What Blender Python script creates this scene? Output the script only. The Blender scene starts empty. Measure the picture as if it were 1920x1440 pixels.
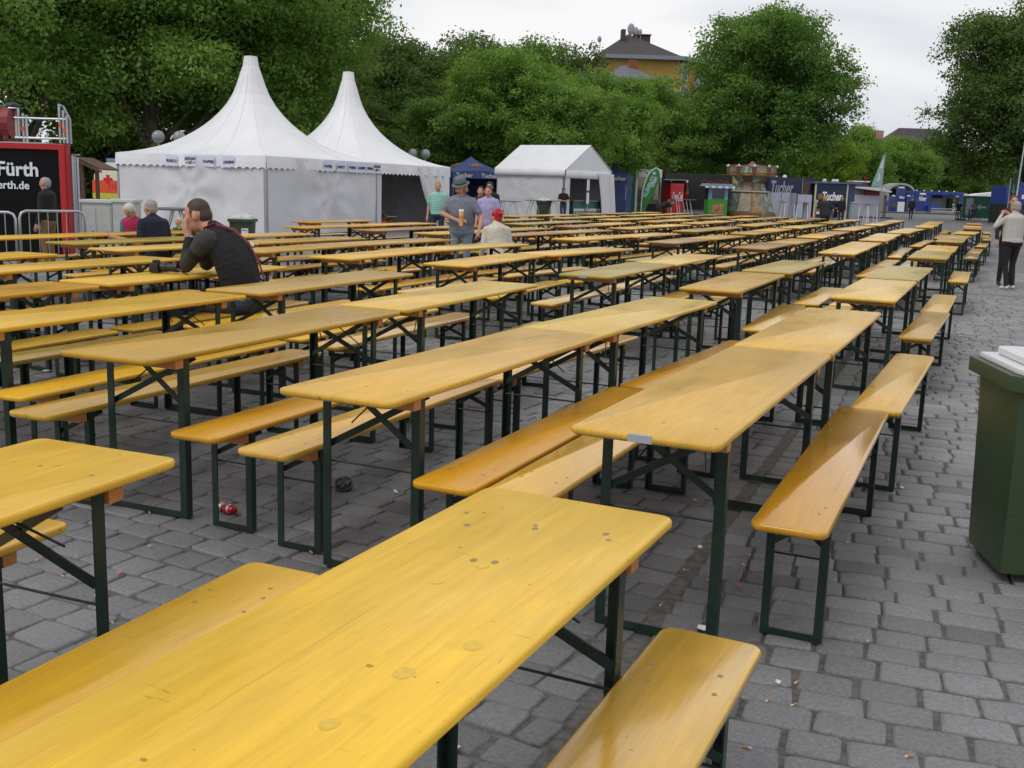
import bpy, bmesh, math, random
import numpy as np
from mathutils import Vector, Matrix, Euler, noise as mnoise
R = math.radians
rng = random.Random(7)
nr = np.random.default_rng(11)
scene = bpy.context.scene
COL = scene.collection
link = COL.objects.link

# ---------------------------------------------------------------- camera
FPX, YAW, PITCH, ROLL, CAMH = 1974.3, R(22.514), R(10.569), R(1.836), 1.531
_F = Vector((-math.sin(YAW)*math.cos(PITCH), math.cos(YAW)*math.cos(PITCH), -math.sin(PITCH)))
_r = Vector((math.cos(YAW), math.sin(YAW), 0)); _u = _r.cross(_F)
_RT = math.cos(ROLL)*_r + math.sin(ROLL)*_u
_UP = -math.sin(ROLL)*_r + math.cos(ROLL)*_u
cam_d = bpy.data.cameras.new('camera'); cam = bpy.data.objects.new('camera', cam_d); link(cam)
cam.matrix_world = Matrix(((_RT.x, _UP.x, -_F.x, 0), (_RT.y, _UP.y, -_F.y, 0), (_RT.z, _UP.z, -_F.z, CAMH), (0, 0, 0, 1)))
cam_d.sensor_width = 36; cam_d.lens = 36*FPX/1920
cam_d.clip_start = 0.05; cam_d.clip_end = 2000
scene.camera = cam

# ---------------------------------------------------------------- world, sun, exposure
SUN_EL, SUN_AZ = R(52), R(200)      # high, behind the camera, veiled by cloud
w = bpy.data.worlds.new('World'); scene.world = w; w.use_nodes = True
nt = w.node_tree; N = nt.nodes; Lk = nt.links; N.clear()
out = N.new('ShaderNodeOutputWorld'); bg = N.new('ShaderNodeBackground'); bg.inputs['Strength'].default_value = 0.1
sky = N.new('ShaderNodeTexSky'); sky.sky_type = 'NISHITA'; sky.sun_disc = False
sky.sun_elevation = SUN_EL; sky.sun_rotation = SUN_AZ; sky.dust_density = 3
tc = N.new('ShaderNodeTexCoord'); mp = N.new('ShaderNodeMapping'); mp.inputs['Scale'].default_value = (1.0, 1.0, 3.2)
n1 = N.new('ShaderNodeTexNoise'); n1.inputs['Scale'].default_value = 2.1; n1.inputs['Detail'].default_value = 5; n1.inputs['Roughness'].default_value = .5
n1.inputs['Distortion'].default_value = .4
cr = N.new('ShaderNodeValToRGB'); cr.color_ramp.elements[0].position = .36; cr.color_ramp.elements[0].color = (6.3, 6.8, 7.7, 1)
cr.color_ramp.elements[1].position = .60; cr.color_ramp.elements[1].color = (10.3, 10.2, 10.1, 1)
mx = N.new('ShaderNodeMix'); mx.data_type = 'RGBA'; mx.inputs[0].default_value = .9
Lk.new(tc.outputs['Generated'], mp.inputs[0]); Lk.new(mp.outputs[0], n1.inputs['Vector']); Lk.new(n1.outputs[0], cr.inputs[0])
Lk.new(sky.outputs[0], mx.inputs[6]); Lk.new(cr.outputs[0], mx.inputs[7]); Lk.new(mx.outputs[2], bg.inputs[0]); Lk.new(bg.outputs[0], out.inputs[0])
sun_d = bpy.data.lights.new('sun', 'SUN'); sun_d.energy = .9; sun_d.angle = R(25); sun_d.color = (1, .96, .9)
sun = bpy.data.objects.new('sun', sun_d); link(sun)
_sd = Vector((math.sin(SUN_AZ)*math.cos(SUN_EL), math.cos(SUN_AZ)*math.cos(SUN_EL), math.sin(SUN_EL)))
sun.rotation_euler = _sd.to_track_quat('Z', 'Y').to_euler()
scene.view_settings.view_transform = 'Standard'; scene.view_settings.look = 'None'
scene.view_settings.exposure = 0.0; scene.view_settings.gamma = 1
try: scene.view_settings.use_curve_mapping = False
except Exception: pass
scene.cycles.max_bounces = 6; scene.cycles.diffuse_bounces = 3; scene.cycles.glossy_bounces = 3
scene.cycles.transparent_max_bounces = 6; scene.cycles.transmission_bounces = 3

# ---------------------------------------------------------------- measuring helpers
def ray(px, py): return _F + (px-960)/FPX*_RT - (py-720)/FPX*_UP
def G(px, py, z=0.0):
    d = ray(px, py); t = (z-CAMH)/d.z
    return Vector((d.x*t, d.y*t, z))
def P(px, py, d):
    v = ray(px, py); h = v.x*(-math.sin(YAW)) + v.y*math.cos(YAW)
    return v*(d/h) + Vector((0, 0, CAMH))
def proj(v):
    d = Vector(v)-Vector((0, 0, CAMH)); z = d.dot(_F)
    if z < .05: return None
    return 960+FPX*d.dot(_RT)/z, 720-FPX*d.dot(_UP)/z, z
def place(xl, xr, ytop, d, yaw=0):
    """ground point below the middle of a front seen from pixel xl to xr, its width and its height"""
    yb = 320+.0325*(xl+xr)/2
    a, b = P(xl, yb, d), P(xr, yb, d); c = (a+b)/2; c.z = 0
    return c, (b-a).length, P((xl+xr)/2, ytop, d).z

# ---------------------------------------------------------------- materials
MATS = {}
def mat(name, col, rough=.6, metal=0, var=0, vscale=4, bump=0, bscale=20, spec=.5, coat=0, emit=None, objcol=False, trans=0):
    if name in MATS: return MATS[name]
    m = bpy.data.materials.new(name); m.use_nodes = True; t = m.node_tree; b = t.nodes['Principled BSDF']
    b.inputs['Base Color'].default_value = (*col, 1); b.inputs['Roughness'].default_value = rough
    b.inputs['Metallic'].default_value = metal; b.inputs['Specular IOR Level'].default_value = spec
    b.inputs['Coat Weight'].default_value = coat
    if var or bump:
        tcn = t.nodes.new('ShaderNodeTexCoord')
    src = None
    if objcol:
        oi = t.nodes.new('ShaderNodeObjectInfo'); src = oi.outputs['Color']
    if var:
        nn = t.nodes.new('ShaderNodeTexNoise'); nn.inputs['Scale'].default_value = vscale; nn.inputs['Detail'].default_value = 5
        t.links.new(tcn.outputs['Object'], nn.inputs['Vector'])
        mr = t.nodes.new('ShaderNodeMapRange'); mr.inputs[1].default_value = .25; mr.inputs[2].default_value = .75
        mr.inputs[3].default_value = 1-var; mr.inputs[4].default_value = 1+var
        t.links.new(nn.outputs[0], mr.inputs[0])
        mm = t.nodes.new('ShaderNodeVectorMath'); mm.operation = 'SCALE'
        if src: t.links.new(src, mm.inputs[0])
        else: mm.inputs[0].default_value = col
        t.links.new(mr.outputs[0], mm.inputs['Scale']); src = mm.outputs[0]
    if src: t.links.new(src, b.inputs['Base Color'])
    if bump:
        nb = t.nodes.new('ShaderNodeTexNoise'); nb.inputs['Scale'].default_value = bscale; nb.inputs['Detail'].default_value = 4
        t.links.new(tcn.outputs['Object'], nb.inputs['Vector'])
        bp = t.nodes.new('ShaderNodeBump'); bp.inputs['Strength'].default_value = bump; bp.inputs['Distance'].default_value = .02
        t.links.new(nb.outputs[0], bp.inputs['Height']); t.links.new(bp.outputs[0], b.inputs['Normal'])
    if trans: b.inputs['Transmission Weight'].default_value = trans
    MATS[name] = m
    return m

# ---------------------------------------------------------------- mesh builder
class MB:
    def __init__(s): s.v = []; s.f = []; s.m = []; s.mi = 0
    def add(s, vs, fs):
        o = len(s.v); s.v += [tuple(v) for v in vs]; s.f += [tuple(i+o for i in f) for f in fs]; s.m += [s.mi]*len(fs); return s
    def box(s, c, size, rz=0, taper=1.0, rot=None):
        x, y, z = size[0]/2, size[1]/2, size[2]/2
        vs = [Vector((sx*x*(taper if sz > 0 else 1), sy*y*(taper if sz > 0 else 1), sz*z)) for sz in (-1, 1) for sx, sy in ((-1,-1),(1,-1),(1,1),(-1,1))]
        M = rot if rot is not None else Matrix.Rotation(rz, 3, 'Z')
        return s.add([M@v+Vector(c) for v in vs], [(3,2,1,0),(4,5,6,7),(0,1,5,4),(1,2,6,5),(2,3,7,6),(3,0,4,7)])
    def b2(s, lo, hi):
        return s.box([(a+b)/2 for a, b in zip(lo, hi)], [b-a for a, b in zip(lo, hi)])
    def beam(s, p0, p1, wd, ht, up=(0,0,1)):
        p0, p1 = Vector(p0), Vector(p1); d = (p1-p0); L = d.length; d.normalize(); up = Vector(up)
        if abs(d.dot(up)) > .98: up = Vector((0,1,0))
        x = d.cross(up).normalized(); z = x.cross(d)
        vs = [p+x*sx*wd/2+z*sz*ht/2 for p in (p0, p1) for sx, sz in ((-1,-1),(1,-1),(1,1),(-1,1))]
        return s.add(vs, [(3,2,1,0),(4,5,6,7),(0,1,5,4),(1,2,6,5),(2,3,7,6),(3,0,4,7)])
    def tube(s, pts, rad, n=8, cap=True):
        pts = [Vector(p) for p in pts]; k = len(pts); vs = []; fs = []
        rad = rad if hasattr(rad, '__len__') else [rad]*k
        prev = None
        for i, p in enumerate(pts):
            d = (pts[min(i+1, k-1)]-pts[max(i-1, 0)]).normalized()
            if prev is None:
                a = Vector((0,0,1)) if abs(d.z) < .9 else Vector((1,0,0)); x = d.cross(a).normalized()
            else:
                x = (prev-d*prev.dot(d)).normalized()
            prev = x; y = d.cross(x)
            vs += [p+(x*math.cos(2*math.pi*j/n)+y*math.sin(2*math.pi*j/n))*rad[i] for j in range(n)]
        for i in range(k-1):
            fs += [(i*n+j, i*n+(j+1)%n, (i+1)*n+(j+1)%n, (i+1)*n+j) for j in range(n)]
        if cap: fs += [tuple(range(n))[::-1], tuple(range((k-1)*n, k*n))]
        return s.add(vs, fs)
    def ell(s, c, r, n=12, k=8, M=None):
        c = Vector(c); r = r if hasattr(r, '__len__') else (r, r, r); vs = []; fs = []
        for i in range(1, k):
            t = math.pi*i/k
            for j in range(n):
                a = 2*math.pi*j/n; v = Vector((r[0]*math.sin(t)*math.cos(a), r[1]*math.sin(t)*math.sin(a), r[2]*math.cos(t)))
                vs.append(c+(M@v if M is not None else v))
        top = Vector((0,0,r[2])); bot = Vector((0,0,-r[2]))
        vs += [c+(M@top if M is not None else top), c+(M@bot if M is not None else bot)]
        for i in range(k-2): fs += [(i*n+j, (i+1)*n+j, (i+1)*n+(j+1)%n, i*n+(j+1)%n) for j in range(n)]
        a, b = (k-1)*n, (k-1)*n+1
        fs += [(a, j, (j+1)%n) for j in range(n)] + [(b, (k-2)*n+(j+1)%n, (k-2)*n+j) for j in range(n)]
        return s.add(vs, fs)
    def lathe(s, prof, c=(0,0,0), n=16):
        c = Vector(c); k = len(prof)
        vs = [c+Vector((r*math.cos(2*math.pi*j/n), r*math.sin(2*math.pi*j/n), z)) for r, z in prof for j in range(n)]
        fs = [(i*n+j, i*n+(j+1)%n, (i+1)*n+(j+1)%n, (i+1)*n+j) for i in range(k-1) for j in range(n)]
        fs += [tuple(range(n))[::-1], tuple(range((k-1)*n, k*n))]
        return s.add(vs, fs)
    def prism(s, pts, a, b, axis='z'):
        """outline pts (2D) pushed from a to b along the axis"""
        n = len(pts)
        def V(p, t): return {'z': (p[0], p[1], t), 'y': (p[0], t, p[1]), 'x': (t, p[0], p[1])}[axis]
        vs = [V(p, a) for p in pts]+[V(p, b) for p in pts]
        fs = [tuple(range(n))[::-1], tuple(range(n, 2*n))]+[(i, (i+1)%n, n+(i+1)%n, n+i) for i in range(n)]
        return s.add(vs, fs)
    def quad(s, *p): return s.add(p, [tuple(range(len(p)))])
    def mesh(s, name, mats, smooth=False):
        me = bpy.data.meshes.new(name); me.from_pydata(s.v, [], s.f)
        for m in (mats if isinstance(mats, (list, tuple)) else [mats]): me.materials.append(m)
        me.polygons.foreach_set('material_index', s.m)
        if smooth: me.polygons.foreach_set('use_smooth', [True]*len(s.f))
        bm = bmesh.new(); bm.from_mesh(me); bmesh.ops.recalc_face_normals(bm, faces=bm.faces); bm.to_mesh(me); bm.free()
        me.update(); return me
    def build(s, name, mats, parent=None, smooth=False):
        o = bpy.data.objects.new(name, s.mesh(name, mats, smooth)); link(o)
        if parent: o.parent = parent
        return o
def sharp(o, ang=40):
    """smooth shading that keeps the hard edges"""
    me = o.data; bm = bmesh.new(); bm.from_mesh(me); bmesh.ops.remove_doubles(bm, verts=bm.verts, dist=1e-5)
    for f in bm.faces: f.smooth = True
    for e in bm.edges:
        if len(e.link_faces) == 2 and e.calc_face_angle(0) > R(ang): e.smooth = False
    bm.to_mesh(me); bm.free(); return o
def bevel(o, w_=.01, seg=2):
    me = o.data; bm = bmesh.new(); bm.from_mesh(me); bmesh.ops.remove_doubles(bm, verts=bm.verts, dist=1e-5)
    es = [e for e in bm.edges if len(e.link_faces) == 2 and e.calc_face_angle(0) > R(35)]
    bmesh.ops.bevel(bm, geom=es, offset=w_, segments=seg, profile=.7, affect='EDGES', clamp_overlap=True)
    bm.to_mesh(me); bm.free(); return sharp(o)
def meta(o, label=None, cat=None, group=None, kind=None):
    if label: o['label'] = label
    if cat: o['category'] = cat
    if group: o['group'] = group
    if kind: o['kind'] = kind
    return o
def thing(name, label, cat, loc=(0,0,0), rz=0, group=None):
    o = bpy.data.objects.new(name, None); link(o); o.empty_display_size = .2
    o.location = loc; o.rotation_euler = (0, 0, rz); return meta(o, label, cat, group)
def text(name, s, size, m, parent, loc, rot=(R(90),0,0), align='CENTER', shear=0, depth=.004, bold=0, sx=1):
    cu = bpy.data.curves.new(name, 'FONT'); cu.body = s; cu.size = size; cu.align_x = align; cu.align_y = 'CENTER'
    cu.shear = shear; cu.extrude = depth; cu.offset = bold; cu.resolution_u = 3
    t = bpy.data.objects.new(name, cu); link(t)
    dg = bpy.context.evaluated_depsgraph_get(); me = bpy.data.meshes.new_from_object(t.evaluated_get(dg))
    bpy.data.objects.remove(t); me.materials.clear(); me.materials.append(m)
    o = bpy.data.objects.new(name, me); link(o); o.parent = parent; o.location = loc; o.rotation_euler = rot; o.scale = (sx, 1, 1)
    return o
def ordn(i):
    return ['first','second','third','fourth','fifth','sixth','seventh','eighth','ninth','tenth','eleventh','twelfth','thirteenth','fourteenth','fifteenth','sixteenth','seventeenth','eighteenth','nineteenth','twentieth'][i]
FACE = YAW   # a thing turned by this has its local x axis along the picture, y away from the camera
# ================================================================= ground
def ground_material():
    m = bpy.data.materials.new('cobble_ground'); m.use_nodes = True; t = m.node_tree; b = t.nodes['Principled BSDF']; n = t.nodes.new
    tcn = n('ShaderNodeTexCoord'); mpn = n('ShaderNodeMapping'); mpn.inputs['Rotation'].default_value = (0, 0, R(-3))
    br = n('ShaderNodeTexBrick'); br.inputs['Scale'].default_value = 1
    br.inputs['Brick Width'].default_value = .21; br.inputs['Row Height'].default_value = .145; br.inputs['Mortar Size'].default_value = .014
    br.inputs['Mortar Smooth'].default_value = .4
    br.inputs['Color1'].default_value = (.215,.215,.22,1); br.inputs['Color2'].default_value = (.17,.17,.175,1); br.inputs['Mortar'].default_value = (.07,.066,.06,1)
    no = n('ShaderNodeTexNoise'); no.inputs['Scale'].default_value = .35; no.inputs['Detail'].default_value = 6
    mr = n('ShaderNodeMapRange'); mr.inputs[1].default_value = .3; mr.inputs[2].default_value = .7; mr.inputs[3].default_value = .8; mr.inputs[4].default_value = 1.18
    sc = n('ShaderNodeVectorMath'); sc.operation = 'SCALE'
    bp = n('ShaderNodeBump'); bp.inputs['Distance'].default_value = .012; bp.inputs['Strength'].default_value = .6; bp.invert = True
    L = t.links.new
    L(tcn.outputs['Object'], mpn.inputs[0]); L(mpn.outputs[0], br.inputs['Vector']); L(tcn.outputs['Object'], no.inputs['Vector'])
    L(no.outputs[0], mr.inputs[0]); L(br.outputs['Color'], sc.inputs[0]); L(mr.outputs[0], sc.inputs['Scale']); L(sc.outputs[0], b.inputs['Base Color'])
    L(br.outputs['Fac'], bp.inputs['Height']); L(bp.outputs[0], b.inputs['Normal'])
    b.inputs['Roughness'].default_value = .75; b.inputs['Specular IOR Level'].default_value = .35
    return m
def joint_material():
    return mat('joint_grit', (.140,.134,.125), .95, var=.4, vscale=30, bump=.6, bscale=160, spec=.2)
CFW = Vector((-math.sin(YAW), math.cos(YAW), 0)); CRT = Vector((math.cos(YAW), math.sin(YAW), 0))
NEAR_D = 24.0
def ground():
    # far paving: one big sheet reaching the horizon, with a shallow bed cut where the real stones lie
    mb = MB()
    ds = [-6, NEAR_D, NEAR_D+.02, 60, 120, 250, 600, 1500]; xs = [-1500, -300, -80, -30, 0, 30, 80, 300, 1500]
    z = {-6: -.009, NEAR_D: -.009}
    vs = [CFW*d+CRT*x+Vector((0,0,z.get(d, -.002))) for d in ds for x in xs]
    k = len(xs); fs = []
    for i in range(len(ds)-1):
        for j in range(k-1): fs.append((i*k+j, i*k+j+1, (i+1)*k+j+1, (i+1)*k+j))
    mb.add(vs, fs); mb.m = [0 if i < k-1 else 1 for i in range(len(fs))]
    g = mb.build('ground', [joint_material(), ground_material()]); meta(g, 'grey cobbled square stretching back under the tables', kind='structure')
    return g
GROUND = ground()

def stone_mat():
    m = bpy.data.materials.new('granite_sett'); m.use_nodes = True; t = m.node_tree; b = t.nodes['Principled BSDF']; n = t.nodes.new; L = t.links.new
    tcn = n('ShaderNodeTexCoord'); geo = n('ShaderNodeNewGeometry')
    at = n('ShaderNodeAttribute'); at.attribute_name = 'tone'; at.attribute_type = 'GEOMETRY'
    oi = n('ShaderNodeObjectInfo')
    ad = n('ShaderNodeMath'); ad.operation = 'ADD'
    no = n('ShaderNodeTexNoise'); no.inputs['Scale'].default_value = 70; no.inputs['Detail'].default_value = 8; no.inputs['Roughness'].default_value = .8
    big = n('ShaderNodeTexNoise'); big.inputs['Scale'].default_value = .9; big.inputs['Detail'].default_value = 3
    L(geo.outputs['Position'], no.inputs['Vector']); L(geo.outputs['Position'], big.inputs['Vector'])
    mr = n('ShaderNodeMapRange'); mr.inputs[1].default_value = .3; mr.inputs[2].default_value = .7; mr.inputs[3].default_value = .60; mr.inputs[4].default_value = 1.42
    mr2 = n('ShaderNodeMapRange'); mr2.inputs[1].default_value = .3; mr2.inputs[2].default_value = .7; mr2.inputs[3].default_value = .84; mr2.inputs[4].default_value = 1.14
    L(no.outputs[0], mr.inputs[0]); L(big.outputs[0], mr2.inputs[0])
    mu = n('ShaderNodeMath'); mu.operation = 'MULTIPLY'; L(mr.outputs[0], mu.inputs[0]); L(mr2.outputs[0], mu.inputs[1])
    L(at.outputs['Fac'], ad.inputs[0]); 
    sep = n('ShaderNodeSeparateColor'); L(oi.outputs['Color'], sep.inputs[0]); L(sep.outputs[0], ad.inputs[1])
    mu2 = n('ShaderNodeMath'); mu2.operation = 'MULTIPLY'; L(mu.outputs[0], mu2.inputs[0]); L(ad.outputs[0], mu2.inputs[1])
    sc = n('ShaderNodeVectorMath'); sc.operation = 'SCALE'; sc.inputs[0].default_value = (.226,.226,.230); L(mu2.outputs[0], sc.inputs['Scale'])
    L(sc.outputs[0], b.inputs['Base Color']); b.inputs['Roughness'].default_value = .62; b.inputs['Specular IOR Level'].default_value = .4
    bp = n('ShaderNodeBump'); bp.inputs['Strength'].default_value = .8; bp.inputs['Distance'].default_value = .006
    L(no.outputs[0], bp.inputs['Height']); L(bp.outputs[0], b.inputs['Normal'])
    return m
STONE = stone_mat()
def stone_verts(L, W, r_):
    """one sett: irregular rounded outline, slightly domed top; 8 outline corners, 3 rings"""
    hx, hy = L/2, W/2; c = .007+.009*r_.random()
    base = [(-hx+c,-hy),(0,-hy),(hx-c,-hy),(hx,-hy+c),(hx,hy-c),(hx-c,hy),(0,hy),(-hx+c,hy),(-hx,hy-c),(-hx,-hy+c)]
    base = [(x+r_.uniform(-.005,.005), y+r_.uniform(-.005,.005)) for x, y in base]
    vs = []
    for s_, z in ((1.015,-.035),(1.0,-.007),(.968,-.0005),(.86,.0012)):
        vs += [(x*s_, y*s_, z+(r_.uniform(-.0012,.0012) if z > -.03 else 0)) for x, y in base]
    vs.append((0,0,.0018+r_.uniform(-.0015,.002))); n = 10; fs = []
    for k in range(3): fs += [(k*n+j, k*n+(j+1)%n, (k+1)*n+(j+1)%n, (k+1)*n+j) for j in range(n)]
    fs += [(3*n+j, 3*n+(j+1)%n, 4*n) for j in range(n)]
    return vs, fs
NEAR_TOPS = []     # screen outlines of the nearest boards, to rank the stones one can see
def inside(poly, x, y):
    c = False; j = len(poly)-1
    for i in range(len(poly)):
        (xi, yi), (xj, yj) = poly[i], poly[j]
        if (yi > y) != (yj > y) and x < (xj-xi)*(y-yi)/(yj-yi)+xi: c = not c
        j = i
    return c
def cobbles():
    r_ = random.Random(5)
    GX = -.885
    items = []
    for side, ang, in ((1, R(4.5)), (-1, R(-6.5))):
        ca, sa = math.cos(ang), math.sin(ang)
        y0 = -3.0; row = 0; x_end = 14 if side > 0 else -26
        v = y0
        while v < 30:
            W = r_.uniform(.118,.15) if side > 0 else r_.uniform(.13,.16)
            u = 0.0
            first = True
            while abs(u) < abs(x_end):
                L = r_.uniform(.155,.215) if not first else r_.uniform(.09,.2); first = False
                uc = u+side*L/2
                # course runs away from the channel line at the given angle
                x = GX+side*.035+uc*ca-0*sa; y = v+W/2+uc*sa+.014*math.sin(uc*1.7+row*.4)
                if True:
                    d = -math.sin(YAW)*x+math.cos(YAW)*y; lat = math.cos(YAW)*x+math.sin(YAW)*y
                    if .6 < d < NEAR_D-.2 and abs(lat) < .5*d+1.3:
                        items.append((x, y, ang+r_.uniform(-.035,.035), L, W, d, lat))
                u += side*(L+r_.uniform(.007,.018))
            v += W+r_.uniform(.006,.014); row += 1
    print('stones', len(items))
    # rank by how large each shows in the picture
    rank = []
    for i, (x, y, a, L, W, d, lat) in enumerate(items):
        p = proj((x, y, 0))
        if not p: continue
        px, py, z = p
        if not (-10 < px < 1930 and 0 < py < 1455): continue
        if any(inside(q, px, py) for q in NEAR_TOPS): continue
        rank.append((-(L*W*CAMH/z**3), i))
    rank.sort(); own = set(i for _, i in rank[:300])
    variants = []
    for k in range(24):
        vs, fs = stone_verts(1, 1, random.Random(k)) if False else stone_verts(.185, .135, random.Random(k))
        variants.append((np.array(vs), fs))
    meshes = []
    for k, (vs, fs) in enumerate(variants):
        me = bpy.data.meshes.new('cobblestone'); me.from_pydata([tuple(v) for v in vs], [], fs); me.materials.append(STONE)
        me.polygons.foreach_set('use_smooth', [True]*len(fs)); me.update()
        me.attributes.new('tone', 'FLOAT', 'POINT'); meshes.append(me)
    V = []; Fc = []; tone = []; off = 0; nv = len(variants[0][0]); farr = variants[0][1]
    quads = np.array([f for f in farr if len(f) == 4]); tris = np.array([f for f in farr if len(f) == 3])
    Vs = []; T = []; Q = []; Tr = []
    for i, (x, y, a, L, W, d, lat) in enumerate(items):
        k = r_.randrange(24); dz = r_.uniform(-.005,.003); tx, ty = r_.uniform(-.02,.02), r_.uniform(-.02,.02)
        tn = r_.gauss(1, .085)*(.82 if abs(x-GX) < .33 else 1)*(.92 if x < GX else 1.0)
        if r_.random() < .06: tn *= .78
        fl = r_.random() < .5
        if i in own:
            o = bpy.data.objects.new('cobblestone', meshes[k]); link(o); o.parent = GROUND
            o.location = (x, y, dz); o.rotation_euler = (tx, ty, a+(math.pi if fl else 0)); o.scale = (L/.185, W/.135, 1); o.color = (tn, tn, tn, 1)
        else:
            v = variants[k][0].copy(); v[:,0] *= L/.185; v[:,1] *= W/.135
            if fl: v[:, :2] *= -1
            v[:,2] += v[:,0]*ty+v[:,1]*tx
            ca, sa = math.cos(a), math.sin(a)
            xx = v[:,0]*ca-v[:,1]*sa+x; yy = v[:,0]*sa+v[:,1]*ca+y
            Vs.append(np.stack([xx, yy, v[:,2]+dz], 1)); T.append(np.full(nv, tn)); Q.append(quads+off); Tr.append(tris+off); off += nv
    V = np.concatenate(Vs); Q = np.concatenate(Q); Tr = np.concatenate(Tr); T = np.concatenate(T)
    me = bpy.data.meshes.new('cobblestones'); me.vertices.add(len(V)); me.vertices.foreach_set('co', V.ravel())
    nl = Q.size+Tr.size; me.loops.add(nl); me.loops.foreach_set('vertex_index', np.concatenate([Q.ravel(), Tr.ravel()]))
    me.polygons.add(len(Q)+len(Tr))
    st = np.concatenate([np.arange(len(Q))*4, len(Q)*4+np.arange(len(Tr))*3]); me.polygons.foreach_set('loop_start', st)
    try: me.polygons.foreach_set('loop_total', np.concatenate([np.full(len(Q),4), np.full(len(Tr),3)]))
    except Exception: pass
    me.polygons.foreach_set('use_smooth', np.ones(len(Q)+len(Tr), bool)); me.materials.append(STONE); me.update(calc_edges=True)
    at = me.attributes.new('tone', 'FLOAT', 'POINT'); at.data.foreach_set('value', T)
    o = bpy.data.objects.new('cobblestones', me); link(o); o.parent = GROUND; o['kind'] = 'stuff'; o.color = (0,0,0,1)
# ================================================================= beer tables and benches
def wood_mat(name, coat=.35, rough=.3):
    m = bpy.data.materials.new(name); m.use_nodes = True; t = m.node_tree; b = t.nodes['Principled BSDF']; n = t.nodes.new; L = t.links.new
    tcn = n('ShaderNodeTexCoord'); oi = n('ShaderNodeObjectInfo')
    off = n('ShaderNodeVectorMath'); off.operation = 'SCALE'; off.inputs[0].default_value = (37, 53, 11); L(oi.outputs['Random'], off.inputs['Scale'])
    ad = n('ShaderNodeVectorMath'); ad.operation = 'ADD'; L(tcn.outputs['Object'], ad.inputs[0]); L(off.outputs[0], ad.inputs[1])
    def nz(scale, det, mpv, lo, hi, a, b_, dist=0):
        mp_ = n('ShaderNodeMapping'); mp_.inputs['Scale'].default_value = mpv; L(ad.outputs[0], mp_.inputs[0])
        q = n('ShaderNodeTexNoise'); q.inputs['Scale'].default_value = scale; q.inputs['Detail'].default_value = det; q.inputs['Distortion'].default_value = dist
        L(mp_.outputs[0], q.inputs['Vector'])
        r = n('ShaderNodeMapRange'); r.inputs[1].default_value = lo; r.inputs[2].default_value = hi; r.inputs[3].default_value = a; r.inputs[4].default_value = b_
        L(q.outputs[0], r.inputs[0]); return r.outputs[0]
    def mul(a, b_):
        q = n('ShaderNodeMath'); q.operation = 'MULTIPLY'; L(a, q.inputs[0]); L(b_, q.inputs[1]); return q.outputs[0]
    blotch = nz(2.2, 4, (1,.45,1), .3,.7,.86,1.12)
    grain = nz(9, 6, (6,.35,1), .3,.7,.91,1.08, .7)
    fine = nz(60, 3, (3,.12,1), .3,.7,.96,1.04)
    scr = nz(26, 2, (5,.5,1), .715,.74,1.0,.62, 2.0)
    scr2 = nz(17, 2, (.6,4,1), .735,.76,1.0,.68, 1.5)
    spots = nz(38, 1, (1,1,1), .775,.80,1.0,.5)
    smudge = nz(7, 5, (1,.7,1), .62,.80,1.0,.86, 1.0)
    long_scr = nz(7, 2, (16,.25,1), .70,.715,1.0,.80, .8)
    f = mul(mul(mul(mul(blotch, grain), mul(fine, scr)), mul(scr2, spots)), mul(smudge, long_scr))
    sc = n('ShaderNodeVectorMath'); sc.operation = 'SCALE'; L(oi.outputs['Color'], sc.inputs[0]); L(f, sc.inputs['Scale'])
    # worn, dulled patches where the varnish has gone pale and grey
    wear = nz(3.1, 5, (1,.5,1), .55,.8,0,.3)
    mixn = n('ShaderNodeMix'); mixn.data_type = 'RGBA'; L(wear, mixn.inputs[0]); L(sc.outputs[0], mixn.inputs[6]); mixn.inputs[7].default_value = (.56,.40,.12,1)
    L(mixn.outputs[2], b.inputs['Base Color'])
    rr = nz(5, 5, (1,.5,1), .3,.7,rough-.07,rough+.1); L(rr, b.inputs['Roughness'])
    L(oi.outputs['Alpha'], b.inputs['Coat Weight']); cr_n = n('ShaderNodeMapRange'); cr_n.inputs[1].default_value = 0; cr_n.inputs[2].default_value = 1; cr_n.inputs[3].default_value = .42; cr_n.inputs[4].default_value = .10; L(oi.outputs['Alpha'], cr_n.inputs[0]); L(cr_n.outputs[0], b.inputs['Coat Roughness']); b.inputs['Specular IOR Level'].default_value = .26
    bh = nz(14, 5, (4,.4,1), .2,.8,0,1,.5)
    bp = n('ShaderNodeBump'); bp.inputs['Strength'].default_value = .10; bp.inputs['Distance'].default_value = .004; L(bh, bp.inputs['Height']); L(bp.outputs[0], b.inputs['Normal'])
    L(bp.outputs[0], b.inputs['Coat Normal'])
    return m
WOOD = wood_mat('varnished_wood')
BATTEN = mat('batten_wood', (.50,.20,.05), .5, var=.2, vscale=12, coat=.2)
IRON = mat('dark_green_paint', (.010,.026,.017), .38, var=.4, vscale=9, bump=.15, bscale=60)
BOLT = mat('bolt_steel', (.32,.26,.13), .45, metal=.4)
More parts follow.
